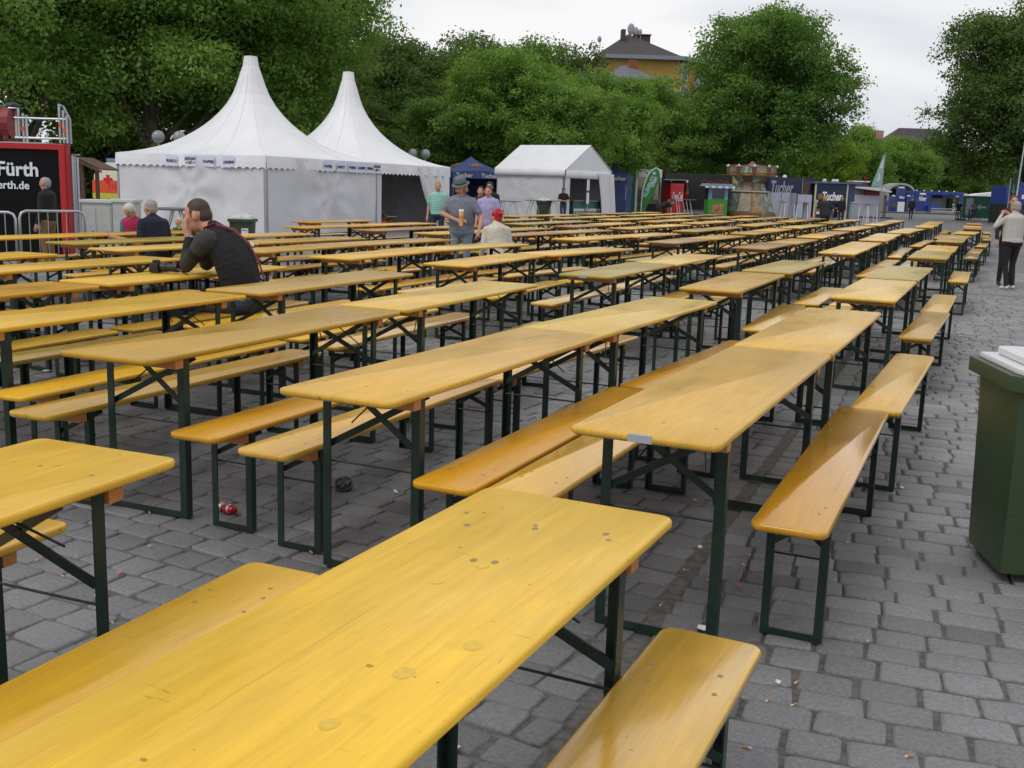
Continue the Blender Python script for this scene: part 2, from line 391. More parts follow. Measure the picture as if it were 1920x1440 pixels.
def board(Lb, Wb, th, ztop, rc=.035, nseg=4, edge=.008, bolts=True):
    """a board along +y from 0 to Lb, corners rounded, edges eased"""
    mb = MB(); pts = []
    for cx, cy, a0 in ((Wb/2-rc, rc, -90), (Wb/2-rc, Lb-rc, 0), (-Wb/2+rc, Lb-rc, 90), (-Wb/2+rc, rc, 180)):
        for k in range(nseg+1):
            a = R(a0+90*k/nseg); pts.append((cx, cy, math.cos(a), math.sin(a)))
    n = len(pts); vs = []
    for ins, z in ((edge, ztop-th), (0, ztop-th+edge), (0, ztop-edge), (edge*.3, ztop-edge*.3), (edge, ztop)):
        vs += [(cx+(rc-ins)*c, cy+(rc-ins)*s_, z) for cx, cy, c, s_ in pts]
    fs = [tuple(range(n))[::-1], tuple(range(4*n, 5*n))]
    for k in range(4): fs += [(k*n+j, k*n+(j+1)%n, (k+1)*n+(j+1)%n, (k+1)*n+j) for j in range(n)]
    mb.add(vs, fs)
    if bolts:
        mb.mi = 1
        for y in ((.22, .30, Lb-.30, Lb-.22) if Wb < .3 else (.235, Lb-.235)):
            for x in (-Wb*.3, Wb*.3) if Wb < .3 else (-Wb*.36, 0, Wb*.36):
                xo = x+rng.uniform(-.01,.01); yo = y+rng.uniform(-.012,.012)
                mb.add([(xo+.0065*math.cos(a), yo+.0065*math.sin(a), ztop+.0006) for a in [k*math.pi/3 for k in range(6)]], [tuple(range(6))])
    return mb
def finish(me):
    me.polygons.foreach_set('use_smooth', [True]*len(me.polygons)); bm = bmesh.new(); bm.from_mesh(me)
    for e in bm.edges:
        if len(e.link_faces) == 2 and e.calc_face_angle(0) > R(50): e.smooth = False
    bm.to_mesh(me); bm.free(); return me
def frame_parts(Wb, H, th, inset, Lb, wl, xlo, rod, xhi, lean=0):
    """leg frame (two uprights and a floor bar) and its crossed brace, both ends"""
    outs = []
    for end in (0, 1):
        y = inset if end == 0 else Lb-inset; s_ = 1 if end == 0 else -1
        hw = Wb/2-(.03 if Wb > .3 else .018); top = H-th-.002
        f = MB()
        for sx in (-1, 1):
            x = sx*hw
            f.b2((x-wl/2, y-.004, .006), (x+wl/2, y, top)) if False else None
            # angle iron: a flat face across and a flange along the table
            xa, xb = sorted((x, x-sx*wl)); f.b2((xa, y-.003, .004), (xb, y+.003, top))
            xa, xb = sorted((x, x-sx*.005)); ya, yb = sorted((y+.0031*s_, y+wl*s_)); f.b2((xa, ya, .004), (xb, yb, top))
        ya, yb = sorted((y+.0031*s_, y+wl*s_)); f.b2((-hw+.006, ya, .001), (hw-.006, yb, .006))
        f.b2((-hw+wl+.001, y-.003, .0045), (hw-wl-.001, y+.003, wl*.9))
        b = MB(); yi = y+.02*s_
        b.beam((-hw+.004, yi, xlo), (hw-.03, yi+.09*s_, xhi), .006, wl*.75, up=(0,0,1)); b.beam((hw-.004, yi+.012*s_, xlo), (-hw+.03, yi+.10*s_, xhi), .006, wl*.75)
        b.tube([(-hw+.01, yi, rod), (hw-.01, yi, rod)], .004, 5)
        b.tube([(-hw*.55, yi+.03*s_, (xlo+xhi)/2-.02), (-hw*.2, yi+.2*s_, top-.01)], .0035, 4)
        if Wb > .3: b.tube([(hw*.62, yi+.03*s_, (xlo+xhi)/2-.02), (hw*.35, yi+.2*s_, top-.01)], .0035, 4)
        outs.append((f, b, y, s_, hw, top))
    return outs
def make_set(Wb, Lb, H, th, inset, wl, xlo, rod, xhi, name_top):
    parts = []
    parts.append((name_top, finish(board(Lb, Wb, th, H, rc=.035 if Wb > .3 else .04).mesh(name_top, [WOOD, BOLT]))))
    for f, b, y, s_, hw, top in frame_parts(Wb, H, th, inset, Lb, wl, xlo, rod, xhi):
        parts.append(('leg_frame', f.mesh('leg_frame', IRON)))
        parts.append(('cross_brace', b.mesh('cross_brace', IRON)))
        k = MB(); ya, yb = sorted((y-.012*s_, y-.062*s_)); k.b2((-Wb/2+.03, ya, H-th-.042), (Wb/2-.022, yb, H-th-.0005)); parts.append(('batten', k.mesh('batten', BATTEN)))
    return parts
TAB = make_set(.5, 2.2, .77, .026, .26, .036, .50, .44, .73, 'tabletop')
BEN = make_set(.25, 2.2, .48, .027, .26, .030, .33, .30, .435, 'seat_board')
def far_mesh(parts, name):
    """all parts in one mesh, for copies too small in the picture to show them"""
    bm = bmesh.new(); mats_ = [WOOD, BATTEN, IRON, BOLT]
    for nm, me in parts:
        k = len(bm.faces); bm.from_mesh(me); bm.faces.ensure_lookup_table()
        for f in bm.faces[k:]: f.material_index = {'leg_frame': 2, 'cross_brace': 2, 'batten': 1}.get(nm, 3 if f.material_index == 1 else 0)
    me = bpy.data.meshes.new(name); bm.to_mesh(me); bm.free()
    for m in mats_: me.materials.append(m)
    return me
TAB_FAR = far_mesh(TAB, 'beer_table'); BEN_FAR = far_mesh(BEN, 'bench')
PAL = {'yellow': (.79,.455,.028), 'honey': (.73,.425,.048), 'orange': (.66,.32,.008), 'ochre': (.55,.31,.022), 'pale': (.77,.49,.07), 'olive': (.44,.30,.028), 'brown': (.38,.19,.03)}
WORD = {'yellow': 'yellow', 'honey': 'honey coloured', 'orange': 'orange', 'ochre': 'ochre', 'pale': 'pale yellow', 'olive': 'olive', 'brown': 'brownish'}
def put(kind, x, y, th, tint, label, near, group, gloss=None):
    parts, far, nm, cat = (TAB, TAB_FAR, 'beer_table', 'table') if kind == 't' else (BEN, BEN_FAR, 'bench', 'bench')
    c = PAL[tint] if isinstance(tint, str) else tint; j = [rng.uniform(.93,1.06) for _ in range(3)]; col = (c[0]*j[0], c[1]*j[0]*(.97+.05*rng.random()), c[2]*j[1], (gloss if gloss is not None else (.05+.30*rng.random()) if kind == 't' else (.2+.6*rng.random())))
    if near:
        o = thing(nm, label, cat, (x, y, rng.uniform(0,.007)), th, group)
        for pn, me in parts:
            q = bpy.data.objects.new(pn, me); link(q); q.parent = o; q.color = col
    else:
        o = bpy.data.objects.new(nm, far); link(o); o.location = (x, y, rng.uniform(0,.007)); o.rotation_euler = (0,0,th); o.color = col
        meta(o, label, cat, group)
    return o
def interp(pl, y):
    if y <= pl[0][0]: return pl[0][1]
    for (a, b), (c, d) in zip(pl, pl[1:]):
        if y <= c: return b+(d-b)*(y-a)/(c-a)
    return pl[-1][1]
EDGE = {   # right edge of every row of tables, x against y, in metres
 'A': [(3.1,-.61),(5.4,-.51),(7.7,-.42),(10.8,-.32),(13.2,-.21),(15.3,-.1),(18.2,0),(22,.1),(26.6,.24),(30.4,.48),(33.5,.56),(40,.72),(43,.73)],
 'B': [(2.2,-1.86),(3.2,-1.78),(5.4,-1.69),(7.5,-1.54),(8.4,-1.56),(10.6,-1.53),(13.1,-1.4),(15.3,-1.31),(19.8,-1.24),(24.2,-1.2),(26.7,-1.07),(28.8,-1.0),(31.4,-.86),(33.1,-.68),(43,-.58)],
 'C': [(3.4,-3.07),(7.9,-3.06),(9,-2.83),(13.4,-2.7),(15.6,-2.54),(20.1,-2.38),(26,-2.36),(31.5,-2.16),(43,-1.9)],
 'D': [(3.4,-4.28),(8.2,-4.31),(11.9,-4.33),(13.8,-4.05),(16.2,-3.94),(20,-3.72),(43,-3.25)],
 'E': [(3.4,-5.42),(8.1,-5.5),(9.2,-5.61),(11.7,-5.68),(13.8,-5.41),(16.4,-5.23),(19.5,-4.88),(43,-4.5)],
 'F': [(5,-6.7),(12,-6.78),(20,-6.2),(43,-5.8)],
 'G': [(5,-7.7),(8.5,-7.9),(20,-7.3),(43,-7.0)],
 'H': [(5,-9.05),(20,-8.5),(43,-8.2)], 'I': [(5,-10.2),(20,-9.7),(43,-9.4)], 'J': [(5,-11.35),(43,-10.6)], 'K': [(5,-12.5),(43,-11.8)], 'L': [(5,-13.65),(43,-13.0)]}
START = {
 'A': [3.15,5.36,8.58,10.93,15.35,17.8,21.9,24.3,28.2,33.5,35.8,40.7],
 'B': [3.2,5.37,8.43,10.88,15.45,17.66,20.9,23.15,26.55,28.85,33.1,35.35,38.6,40.85],
 'C': [3.42,5.68,9.03,11.2,15.58,17.9,21.0,23.6,26.9,29.3,33.2,35.5,38.4,40.7],
 'D': [3.55,5.92,9.22,11.6,15.9,18.05,21.3,23.6,27,29.3,33.3,35.6,38.6],
 'E': [3.45,5.75,9.2,11.45,15.4,17.5,21.2,23.5,27.1,29.4,33,35.3,38.7],
 'F': [5.8,9.3,11.5,15.6,17.8,21.1,23.4,26.9,29.1,32.8,35.1,38.3],
 'G': [5.4,8.5,10.75,15.0,17.2,20.6,22.9,26.8,29.0,32.9,35.2,38.4],
 'H': [8.9,11.1,15.1,17.4,20.9,23.1,27.0,29.3,32.7,35.0,38.2],
 'I': [8.6,10.8,14.8,17.0,20.5,22.8,26.6,28.9,32.6,34.9,38.1], 'J': [9.4,14.6,16.9,20.6,22.8,26.4,28.7,32.4,34.7,38.0],
 'K': [15.0,17.3,20.7,23.0,26.5,28.7,32.5,34.8], 'L': [20.9,23.2,26.6,28.8,32.4]}
def topline(px):
    """how high in the picture the last tables reach"""
    return interp([(0,436),(330,432),(420,423),(640,412),(850,410),(950,404),(1150,398),(1350,394),(1920,392)], px)
tints = {('A',0):'honey',('A',1):'honey',('A',2):'pale',('A',3):'olive',('B',0):'honey',('B',1):'pale',('B',2):'ochre',('B',3):'olive',('C',0):'ochre',('C',1):'pale',('C',2):'olive',('C',3):'pale',
         ('D',0):'yellow',('D',1):'ochre',('D',2):'yellow',('D',3):'yellow',('E',0):'orange',('E',1):'yellow',('E',2):'yellow',('E',3):'pale',('F',0):'yellow'}
BENCH_Q = []
FIXB = {('A',0,1),('A',1,1),('A',2,1),('A',0,-1),('B',0,1),('B',0,-1),('C',0,1),('C',0,-1)}
def _bf(fx, fy, th, side):
    """near-end middle of a bench whose far corner (side 1 right, -1 left) is known"""
    ux, uy = math.cos(th), math.sin(th); vx, vy = -math.sin(th), math.cos(th)
    cx, cy = fx-side*.125*ux, fy-side*.125*uy
    return cx-2.2*vx, cy-2.2*vy
FIXED_BENCHES = [
 (-.412, 3.345, -.026, 'orange', 'glossy orange bench on the right, reflecting the white sky, bare cobbles beside it'),
 (-.301, 5.53, -.050, 'honey', 'honey yellow bench right of the second table in the rightmost row'),
 (-.235, 8.68, -.052, 'ochre', 'ochre bench right of the third table in the rightmost row'),
 (-1.33, 3.27, -.03, 'yellow', 'yellow bench with bolt dots, its end just behind the big front table'),
 (-1.605, 3.23, -.03, 'orange', 'orange bench right of the first complete table in the second row'),
 (-2.43, 3.31, -.02, 'honey', 'honey bench under the left side of the long middle table'),
 (-2.84, 3.40, -.02, 'orange', 'deep yellow bench with a crushed red can under its end'),
 (-3.715, 3.37, .0, 'ochre', 'ochre bench with a row of dark holes, left of the third row'),
 (*_bf(-.325, 2.405, -.045, 1), -.045, 'honey', 'worn bench at the bottom edge, white bolt showing, right of the front table'),
 (*_bf(-1.478, 2.31, -.014, 1), -.014, 'yellow', 'yellow bench left of the big front table, three dark holes'),
 (*_bf(-2.40, 2.33, .03, 1), .03, 'yellow', 'bench end showing under the table at the left edge'),
]
ntab = nben = 0
cand = []
def seen(x, y, z, L=2.2):
    for t in (0, .5, 1):
        p = proj((x, y+t*L, z))
        if p and -60 < p[0] < 1990 and p[1] < 1650: return True
    return False
RN = {k: i for i, k in enumerate('ABCDEFGHIJKL')}
for row in EDGE:
    for i, y0 in enumerate(START[row]):
        y = y0+(rng.uniform(-.05,.05) if y0 > 14 else 0)
        xr0, xr1 = interp(EDGE[row], y), interp(EDGE[row], y+2.2)
        th = -math.atan2(xr1-xr0, 2.2)+(rng.gauss(0,.012) if y > 9 else 0)
        x = xr0-.25+(rng.uniform(-.03,.03) if y > 12 else 0)
        if not seen(x, y, .77): continue
        a = proj((x-.25, y+2.2, .77))
        if a and a[1] < topline(a[0]): continue
        cand.append((row, i, x, y, th))
for row, i, x, y, th in cand:
    d = -math.sin(YAW)*x+math.cos(YAW)*(y+1.1); near = d < 26
    tint = tints.get((row, i)) or rng.choices(['yellow','honey','orange','ochre','pale','olive','brown'], [3,3,1,3,3,3,1] if d < 20 else [2,3,1,4,3,4,2])[0]
    ro = ordn(RN[row]); k = [c[1] for c in cand if c[0] == row].index(i)+ (1 if row in 'AB' else 0)
    lab = f'{WORD[tint]} beer table, {ordn(k)} from the front in the {ro} row from the right'
    to = put('t', x, y, th, tint, lab, near, 'beer tables set out in long rows', .12 if row+str(i) in ('A0','B0','C0') else None); ntab += 1
    if (row, i) == ('B',0): LONGT = to
    if (row, i) in (('A',0),('C',2),('B',4)):
        tk = MB(); tk.b2((-.045,-.0022,.7465),(.035,-.0004,.7705)); tk.b2((-.04,-.0004,.7705),(.03,.012,.7711)); to_ = tk.build('tape', mat('grey_tape', (.36,.40,.44), .5), to)
    for sd in (1, -1):
        if row == 'L' and sd < 0: continue
        gap = (.045 if sd > 0 else .055)
        bx = x+sd*(.25+gap+.125)+rng.uniform(-.015,.015); by = y+rng.uniform(-.1,.12); bt = th+rng.gauss(0,.014)
        if (row, i, sd) in FIXB: continue
        if not seen(bx, by, .48): continue
        if d > 12 and rng.random() < .05: continue
        bt_tint = rng.choices(['yellow','orange','ochre','honey','pale','olive'], [4,4,3,2,1,1] if d < 15 else [2,2,4,2,2,3])[0]
        lab = f'{WORD[bt_tint]} bench {"right" if sd > 0 else "left"} of the {ordn(k)} table in the {ro} row from the right'
        nben += 1; BENCH_Q.append((d, bx, by, bt, bt_tint, lab))
# the ones measured singly, nearest the camera
BIGT = put('t', -.910, .185, -.050, (.84,.52,.045), 'big yellow beer table filling the front of the photo, scratched top', True, 'beer tables set out in long rows', .05)
for px_, py_, w_ in ((888,1210,.022),(757,1262,.022),(618,1357,.019),(820,1090,.015),(905,1060,.018),(875,984,.010),(1003,991,.010),(1136,1001,.010),(888,1050,.010),(928,1054,.010)):
    q_ = G(px_, py_, .7704+BIGT.location.z); kk = MB(); nn_ = 12; kk.add([(w_*.75*math.cos(2*math.pi*j/nn_), w_*math.sin(2*math.pi*j/nn_), .0) for j in range(nn_)]+[(w_*.75*math.cos(2*math.pi*j/nn_), w_*math.sin(2*math.pi*j/nn_), .0002) for j in range(nn_)], [tuple(range(nn_))[::-1], tuple(range(nn_,2*nn_))]+[(j,(j+1)%nn_,nn_+(j+1)%nn_,nn_+j) for j in range(nn_)])
    oo = kk.build('wood_plug' if w_ > .012 else 'bolt_head', mat('plug_filler', (.76,.49,.05), .45, var=.12, vscale=90) if w_ > .012 else BOLT, BIGT); oo.matrix_world = Matrix.Translation(q_)
    oo.matrix_parent_inverse = Matrix.Identity(4); oo.location = Matrix.Rotation(.050,3,'Z')@(q_-BIGT.location); oo.rotation_euler = (0,0,0)
put('t', -2.12, .03, .014, (.82,.50,.05), 'yellow beer table cut off by the left edge, dark knots on its end', True, 'beer tables set out in long rows', .08)
for (x, y, th, tint, lab) in FIXED_BENCHES: put('b', x, y, th, tint, lab, True, 'benches beside the beer tables', .9 if 'glossy' in lab or 'bolt' in lab else .45); nben += 1
BENCH_Q.sort(key=lambda q: q[0])
n_own = 300-len(FIXED_BENCHES)
for k, (d, x, y, th, tint, lab) in enumerate(BENCH_Q):
    if k < n_own: put('b', x, y, th, tint, lab, d < 21, 'benches beside the beer tables')
rest = BENCH_Q[n_own:]
if rest:
    bm = bmesh.new()
    for d, x, y, th, tint, lab in rest:
        k = len(bm.verts); bm.from_mesh(BEN_FAR); bm.verts.ensure_lookup_table()
        M = Matrix.Translation((x, y, rng.uniform(0,.007)))@Matrix.Rotation(th, 4, 'Z')
        bmesh.ops.transform(bm, matrix=M, verts=bm.verts[k:])
    me = bpy.data.meshes.new('benches'); bm.to_mesh(me); bm.free()
    for m in (WOOD, BATTEN, IRON, BOLT): me.materials.append(m)
    o = bpy.data.objects.new('benches', me); link(o); o.color = (.46,.27,.045,1)
    meta(o, 'farthest yellow benches between the last rows of tables', 'benches', kind='stuff')
print('tables', ntab, 'benches', nben)
def _quad(x, y, th, W, z):
    c = []
    for sx, v in ((-1,0),(1,0),(1,2.2),(-1,2.2)):
        X = x+sx*W/2*math.cos(th)-v*math.sin(th); Y = y+sx*W/2*math.sin(th)+v*math.cos(th); p = proj((X, Y, z))
        if p is None: p = (-400, 2500, 0)
        c.append(p[:2])
    return c
NEAR_TOPS = [_quad(x, y, th, .5, .77) for row, i, x, y, th in cand if y < 9]+[_quad(-2.0,.03,.085,.5,.77)]+[_quad(b[0], b[1], b[2], .25, .48) for b in FIXED_BENCHES]
NEAR_TOPS.append([(0,1418),(905,930),(1264,960),(650,1450),(0,1450)])
cobbles()
# ================================================================= trees
def leaf_mat(name, ca, cb):
    m = bpy.data.materials.new(name); m.use_nodes = True; t = m.node_tree; n = t.nodes.new; L = t.links.new
    b = t.nodes['Principled BSDF']; o = t.nodes['Material Output']
    at = n('ShaderNodeAttribute'); at.attribute_name = 'hue'; at.attribute_type = 'GEOMETRY'
    mx_ = n('ShaderNodeMix'); mx_.data_type = 'RGBA'; L(at.outputs['Fac'], mx_.inputs[0]); mx_.inputs[6].default_value = (*ca,1); mx_.inputs[7].default_value = (*cb,1)
    L(mx_.outputs[2], b.inputs['Base Color']); b.inputs['Roughness'].default_value = .5; b.inputs['Specular IOR Level'].default_value = .22
    tr = n('ShaderNodeBsdfTranslucent'); ms = n('ShaderNodeMixShader'); ms.inputs[0].default_value = .47
    sc = n('ShaderNodeVectorMath'); sc.operation = 'MULTIPLY'; sc.inputs[1].default_value = (1.35,1.25,.5); L(mx_.outputs[2], sc.inputs[0]); L(sc.outputs[0], tr.inputs[0])
    L(b.outputs[0], ms.inputs[1]); L(tr.outputs[0], ms.inputs[2]); L(ms.outputs[0], o.inputs[0])
    return m
LEAF = {'light': leaf_mat('light_leaves', (.105,.22,.042), (.25,.40,.095)), 'mid': leaf_mat('mid_leaves', (.08,.18,.040), (.185,.32,.075)),
        'dark': leaf_mat('dark_leaves', (.06,.115,.032), (.15,.225,.062)), 'lime': leaf_mat('lime_leaves', (.12,.22,.02), (.24,.36,.045))}
BARK = mat('bark', (.085,.07,.055), .9, var=.4, vscale=6, bump=.8, bscale=25)
def crown_mesh(lobes, n_cl, k, leaf, spread, seed, flat=.6):
    """lobes: list of (centre, radii, weight). Leaf sprays sit through the outer half of every lobe."""
    g = np.random.default_rng(seed)
    wts = np.array([l[2]*l[1][0]*l[1][2] for l in lobes]); wts = wts/wts.sum()
    which = g.choice(len(lobes), n_cl, p=wts)
    C = np.array([l[0] for l in lobes])[which]; Rr = np.array([l[1] for l in lobes])[which]
    d = g.normal(size=(n_cl,3)); d /= np.linalg.norm(d,axis=1)[:,None]; d[:,2] = np.where(d[:,2] < -.62, -d[:,2]*.6, d[:,2])
    rr = .38+.74*g.random(n_cl)**.5
    # lumps: push shells in and out by smooth noise so the outline is uneven
    ph = g.uniform(0, 6.28, 6); fr = g.uniform(1.5, 4.5, (6,3))
    lump = sum(np.sin((d*fr[i]).sum(1)*2.0+C.sum(1)*.7+ph[i]) for i in range(6))/6
    rr = rr*(1+.42*lump)
    cl = C+d*Rr*rr[:,None]; n = n_cl*k
    cen = np.repeat(cl, k, 0); dirn = np.repeat(d, k, 0)
    off = g.normal(size=(n,3))*spread*np.array([1,1,flat]); pos = cen+off
    nrm = dirn*.5+g.normal(size=(n,3))*.75+np.array([0,0,.55]); nrm /= np.linalg.norm(nrm,axis=1)[:,None]
    t = np.cross(nrm, g.normal(size=(n,3))); t /= np.linalg.norm(t,axis=1)[:,None]; s_ = np.cross(nrm, t)
    sz = leaf*(.65+.7*g.random(n))[:,None]
    V = np.empty((n,4,3)); V[:,0] = pos-t*sz*.5; V[:,1] = pos+s_*sz*.36-nrm*sz*.10; V[:,2] = pos+t*sz*.55; V[:,3] = pos-s_*sz*.36-nrm*sz*.10
    V = V.reshape(-1,3); hue = np.repeat(np.clip(np.repeat(g.normal(.42,.30,n_cl), k)+g.normal(0,.10,n), 0, 1), 4)
    me = bpy.data.meshes.new('crown'); me.vertices.add(len(V)); me.vertices.foreach_set('co', V.ravel())
    me.loops.add(n*4); me.loops.foreach_set('vertex_index', np.arange(n*4)); me.polygons.add(n); me.polygons.foreach_set('loop_start', np.arange(n)*4)
    try: me.polygons.foreach_set('loop_total', np.full(n,4))
    except Exception: pass
    me.update(calc_edges=True); at = me.attributes.new('hue', 'FLOAT', 'POINT'); at.data.foreach_set('value', hue)
    return me
def make_lobes(H, base, rx, seed, n=14):
    """rounded crown from height base to H, radius rx, made of overlapping lobes"""
    r_ = random.Random(seed); L = []
    for i in range(n):
        f = (i+.5)/n; z = base+(H-base)*(.16+.74*f); prof = math.sin(math.pi*(.16+.78*f))**.65
        a = i*2.4+r_.uniform(-.4,.4); rad = rx*prof*r_.uniform(.38,.68)
        lr = rx*r_.uniform(.36,.52)*(.55+.55*prof)
        L.append(((rad*math.cos(a), rad*math.sin(a), z), (lr, lr, lr*r_.uniform(.62,.85)), 1))
    Z = (H-base)/2
    for i in range(n*3):          # tufts standing out of the round outline
        f = r_.uniform(-.92,.97); a = r_.uniform(0,6.28); q = math.sqrt(max(0,1-f*f))**.8; k_ = r_.uniform(.82,1.10)
        lr = rx*r_.uniform(.11,.27); L.append(((rx*q*k_*math.cos(a), rx*q*k_*math.sin(a), base+Z+Z*f*k_*.95), (lr*1.2, lr*1.2, lr*.8), .9))
    L.append(((0,0,base+(H-base)*.5), (rx*.6, rx*.6, (H-base)*.36), .5)); L.append(((0,0,H-(H-base)*.14), (rx*.28, rx*.28, (H-base)*.15), 1))
    return L
def trunk_mesh(H, base, r0, lobes, seed, lean=(0,0)):
    r_ = random.Random(seed); mb = MB(); top = base+(H-base)*.72
    pts = []; rad = []
    for i in range(8):
        t = i/7; pts.append((lean[0]*t+.12*math.sin(t*5+seed)*(t>0), lean[1]*t+.12*math.cos(t*4+seed)*(t>0), top*t)); rad.append(r0*(1.25 if i == 0 else 1-.75*t))
    mb.tube(pts, rad, 9)
    for c, rr, _w in [q for q in lobes if q[2] == 1][:-1]:
        z0 = max(base*.8, c[2]-(H-base)*.28); t = z0/top; p0 = Vector((lean[0]*t, lean[1]*t, z0)); p2 = Vector(c); p1 = (p0+p2)/2+Vector((0,0,-.1*(p2-p0).length))
        a0 = r0*.42
        mb.tube([p0, p0.lerp(p1,.6), p1.lerp(p2,.35), p2], [a0, a0*.7, a0*.5, a0*.22], 6)
        for q in range(3):
            e = p2+Vector((r_.uniform(-1,1)*rr[0], r_.uniform(-1,1)*rr[1], r_.uniform(-.2,.8)*rr[2])); mb.tube([p1.lerp(p2,.5), p2.lerp(e,.5)+Vector((0,0,-.1)), e], [a0*.35, a0*.2, a0*.07], 5)
    return mb.mesh('trunk', BARK, smooth=True)
def tree(name, label, x, d, ytop, base, rx, kind, seed, ncl, k, leaf, spread, H=None, cat='tree', group=None, r0=.3, n=14, dx=0, src=None):
    p = P(x, 330, d); p.z = 0
    H = H or P(x, ytop, d).z
    t = thing(name, label, cat, p, 0, group)
    lobes = make_lobes(H, base, rx, seed, n)
    cm = crown_mesh(lobes, ncl, k, leaf, spread, seed); cm.materials.append(LEAF[kind])
    c = bpy.data.objects.new('crown', cm); link(c); c.parent = t
    tr = bpy.data.objects.new('trunk', trunk_mesh(H, base, r0, lobes, seed)); link(tr); tr.parent = t
    t['dims'] = 1; del t['dims']
    return t, H, rx
def copy_tree(src, x, d, ytop, kind, label, rz, group=None, wide=1.0):
    t, H0, rx0 = src; p = P(x, 330, d); p.z = 0; H = P(x, ytop, d).z; s_ = H/H0
    c = t.copy(); link(c); c.location = p; c.rotation_euler = (0,0,rz); c.scale = (s_*wide, s_*wide, s_); c['label'] = label
    if group: c['group'] = group
    for ch in [o for o in t.children]:
        q = ch.copy(); link(q); q.parent = c
        if ch.name.startswith('crown') and kind:
            if q.data.materials[0] != LEAF[kind]:
                key = (ch.data.name, kind)
                if key not in _CM: m2 = ch.data.copy(); m2.materials[0] = LEAF[kind]; _CM[key] = m2
                q.data = _CM[key]
    return c
_CM = {}
# tall trees standing behind the big tents, left
g = 'leafy trees behind the tents'
tree('plane_tree', 'huge bright green tree at the left edge, above the red framed sign', 40, 44, 0, 2.6, 7.2, 'light', 1, 2700, 38, .155, .32, H=16, group=g, r0=.42, n=20)
tree('plane_tree', 'huge bright green tree rising behind the left slope of the first pagoda tent', 290, 46, 0, 2.6, 6.6, 'light', 2, 2700, 38, .155, .32, H=15.5, group=g, r0=.4, n=20)
tree('plane_tree', 'tall green tree standing between the peaks of the two pagoda tents', 512, 50, 0, 2.6, 4.7, 'light', 3, 2300, 38, .16, .32, H=14.5, group=g, r0=.36, n=18)
tree('plane_tree', 'dark leafy tree in the shade behind the white tents at far left', 165, 58, 0, 2.0, 7.5, 'dark', 4, 1500, 28, .23, .42, H=15, group=g, r0=.4, n=16)
tree('plane_tree', 'dark leafy tree filling the gap between the first two tall trees', 420, 60, 0, 1.8, 7.0, 'dark', 5, 1400, 24, .27, .42, H=14, group=g, r0=.4, n=16)
g = 'trees behind the square'
T7 = tree('lime_tree', 'dark tree with thin top behind the tip of the second pagoda tent', 742, 74, 88, 1.6, 4.4, 'dark', 6, 1600, 30, .20, .34, group=g)
T8 = tree('lime_tree', 'tall dark tree with a knobbly top, middle of the skyline', 905, 82, 72, 1.6, 4.6, 'dark', 7, 1600, 30, .20, .34, group=g)
T9 = tree('maple_tree', 'light green tree with a flecked crown above the white gable tent', 968, 62, 112, 1.9, 4.3, 'light', 8, 2000, 34, .15, .24, group=g)
T10 = tree('maple_tree', 'bright green tree with its crown before the yellow house', 1104, 66, 138, 2.0, 3.7, 'light', 9, 2000, 34, .15, .24, group=g)
copy_tree(T7, 676, 78, 92, 'dark', 'dark tree right of the tallest left tree, against the white sky', 1.1, g)
copy_tree(T7, 812, 76, 112, 'dark', 'dark tree lower than its neighbours, over the blue canopy', 2.4, g)
copy_tree(T8, 1048, 88, 88, 'dark', 'dark tree just left of the yellow house and its satellite dishes', .7, g, 1.0)
copy_tree(T8, 975, 86, 92, 'mid', 'thin topped tree whose bare twigs stick up into the sky', 3.0, g)
copy_tree(T9, 870, 64, 178, 'mid', 'lower green tree behind the right slope of the second pagoda tent', 1.9, g)
copy_tree(T9, 1028, 60, 150, 'light', 'low bright tree straight above the ridge of the gable tent', 4.1, g)
copy_tree(T9, 1200, 94, 160, 'light', 'light green tree under the grey roof, right of centre', .5, g)
copy_tree(T10, 1268, 98, 190, 'light', 'small light tree between the yellow house and the great round tree', 2.2, g, .9)
copy_tree(T8, 770, 70, 160, 'dark', 'dark bushy tree filling the gap over the twin globe lamp', 4.6, g, 1.2)
copy_tree(T8, 690, 66, 190, 'dark', 'dark low tree close behind the peak of the second pagoda tent', 5.6, g, 1.2)
# the great tree of the square and the one at the right edge
tree('chestnut_tree', 'great round tree standing alone against the sky behind the carousel', 1432, 98, 6, 2.0, 6.7, 'mid', 21, 3600, 32, .23, .38, group='big single trees', r0=.55, n=30)
tree('chestnut_tree', 'big dark tree cut by the right edge of the photo', 1935, 84, 26, 2.8, 7.4, 'dark', 22, 4600, 32, .22, .40, group='big single trees', r0=.5, n=24)
g = 'far trees at the end of the square'
TF = tree('young_tree', 'light green tree left of the pointed flag, far off', 1600, 150, 236, 1.5, 5.2, 'light', 31, 1300, 26, .27, .42, group=g, n=12)
copy_tree(TF, 1690, 158, 258, 'light', 'green tree between the pointed flag and the arched tent roof', 1.3, g)
copy_tree(TF, 1648, 175, 300, 'mid', 'low green tree behind the white wine stall', 2.3, g)
copy_tree(TF, 1770, 165, 262, 'mid', 'round green tree in the middle above the blue trailer', 2.6, g)
copy_tree(TF, 1845, 160, 285, 'light', 'light tree behind the green banner with the running figure', 3.6, g)
copy_tree(TF, 1905, 165, 268, 'lime', 'lime green tree beside the lamp post at the right', 5.0, g)
copy_tree(TF, 1560, 122, 268, 'lime', 'lime green tree under the right side of the great round tree', 4.4, g)
copy_tree(TF, 1500, 128, 288, 'lime', 'lime green tree behind the small beer wagon', .9, g)
copy_tree(TF, 1400, 132, 296, 'light', 'light green tree behind the carousel roof', 2.0, g)
copy_tree(TF, 1330, 126, 300, 'mid', 'green tree behind the black drinks truck', 3.3, g)
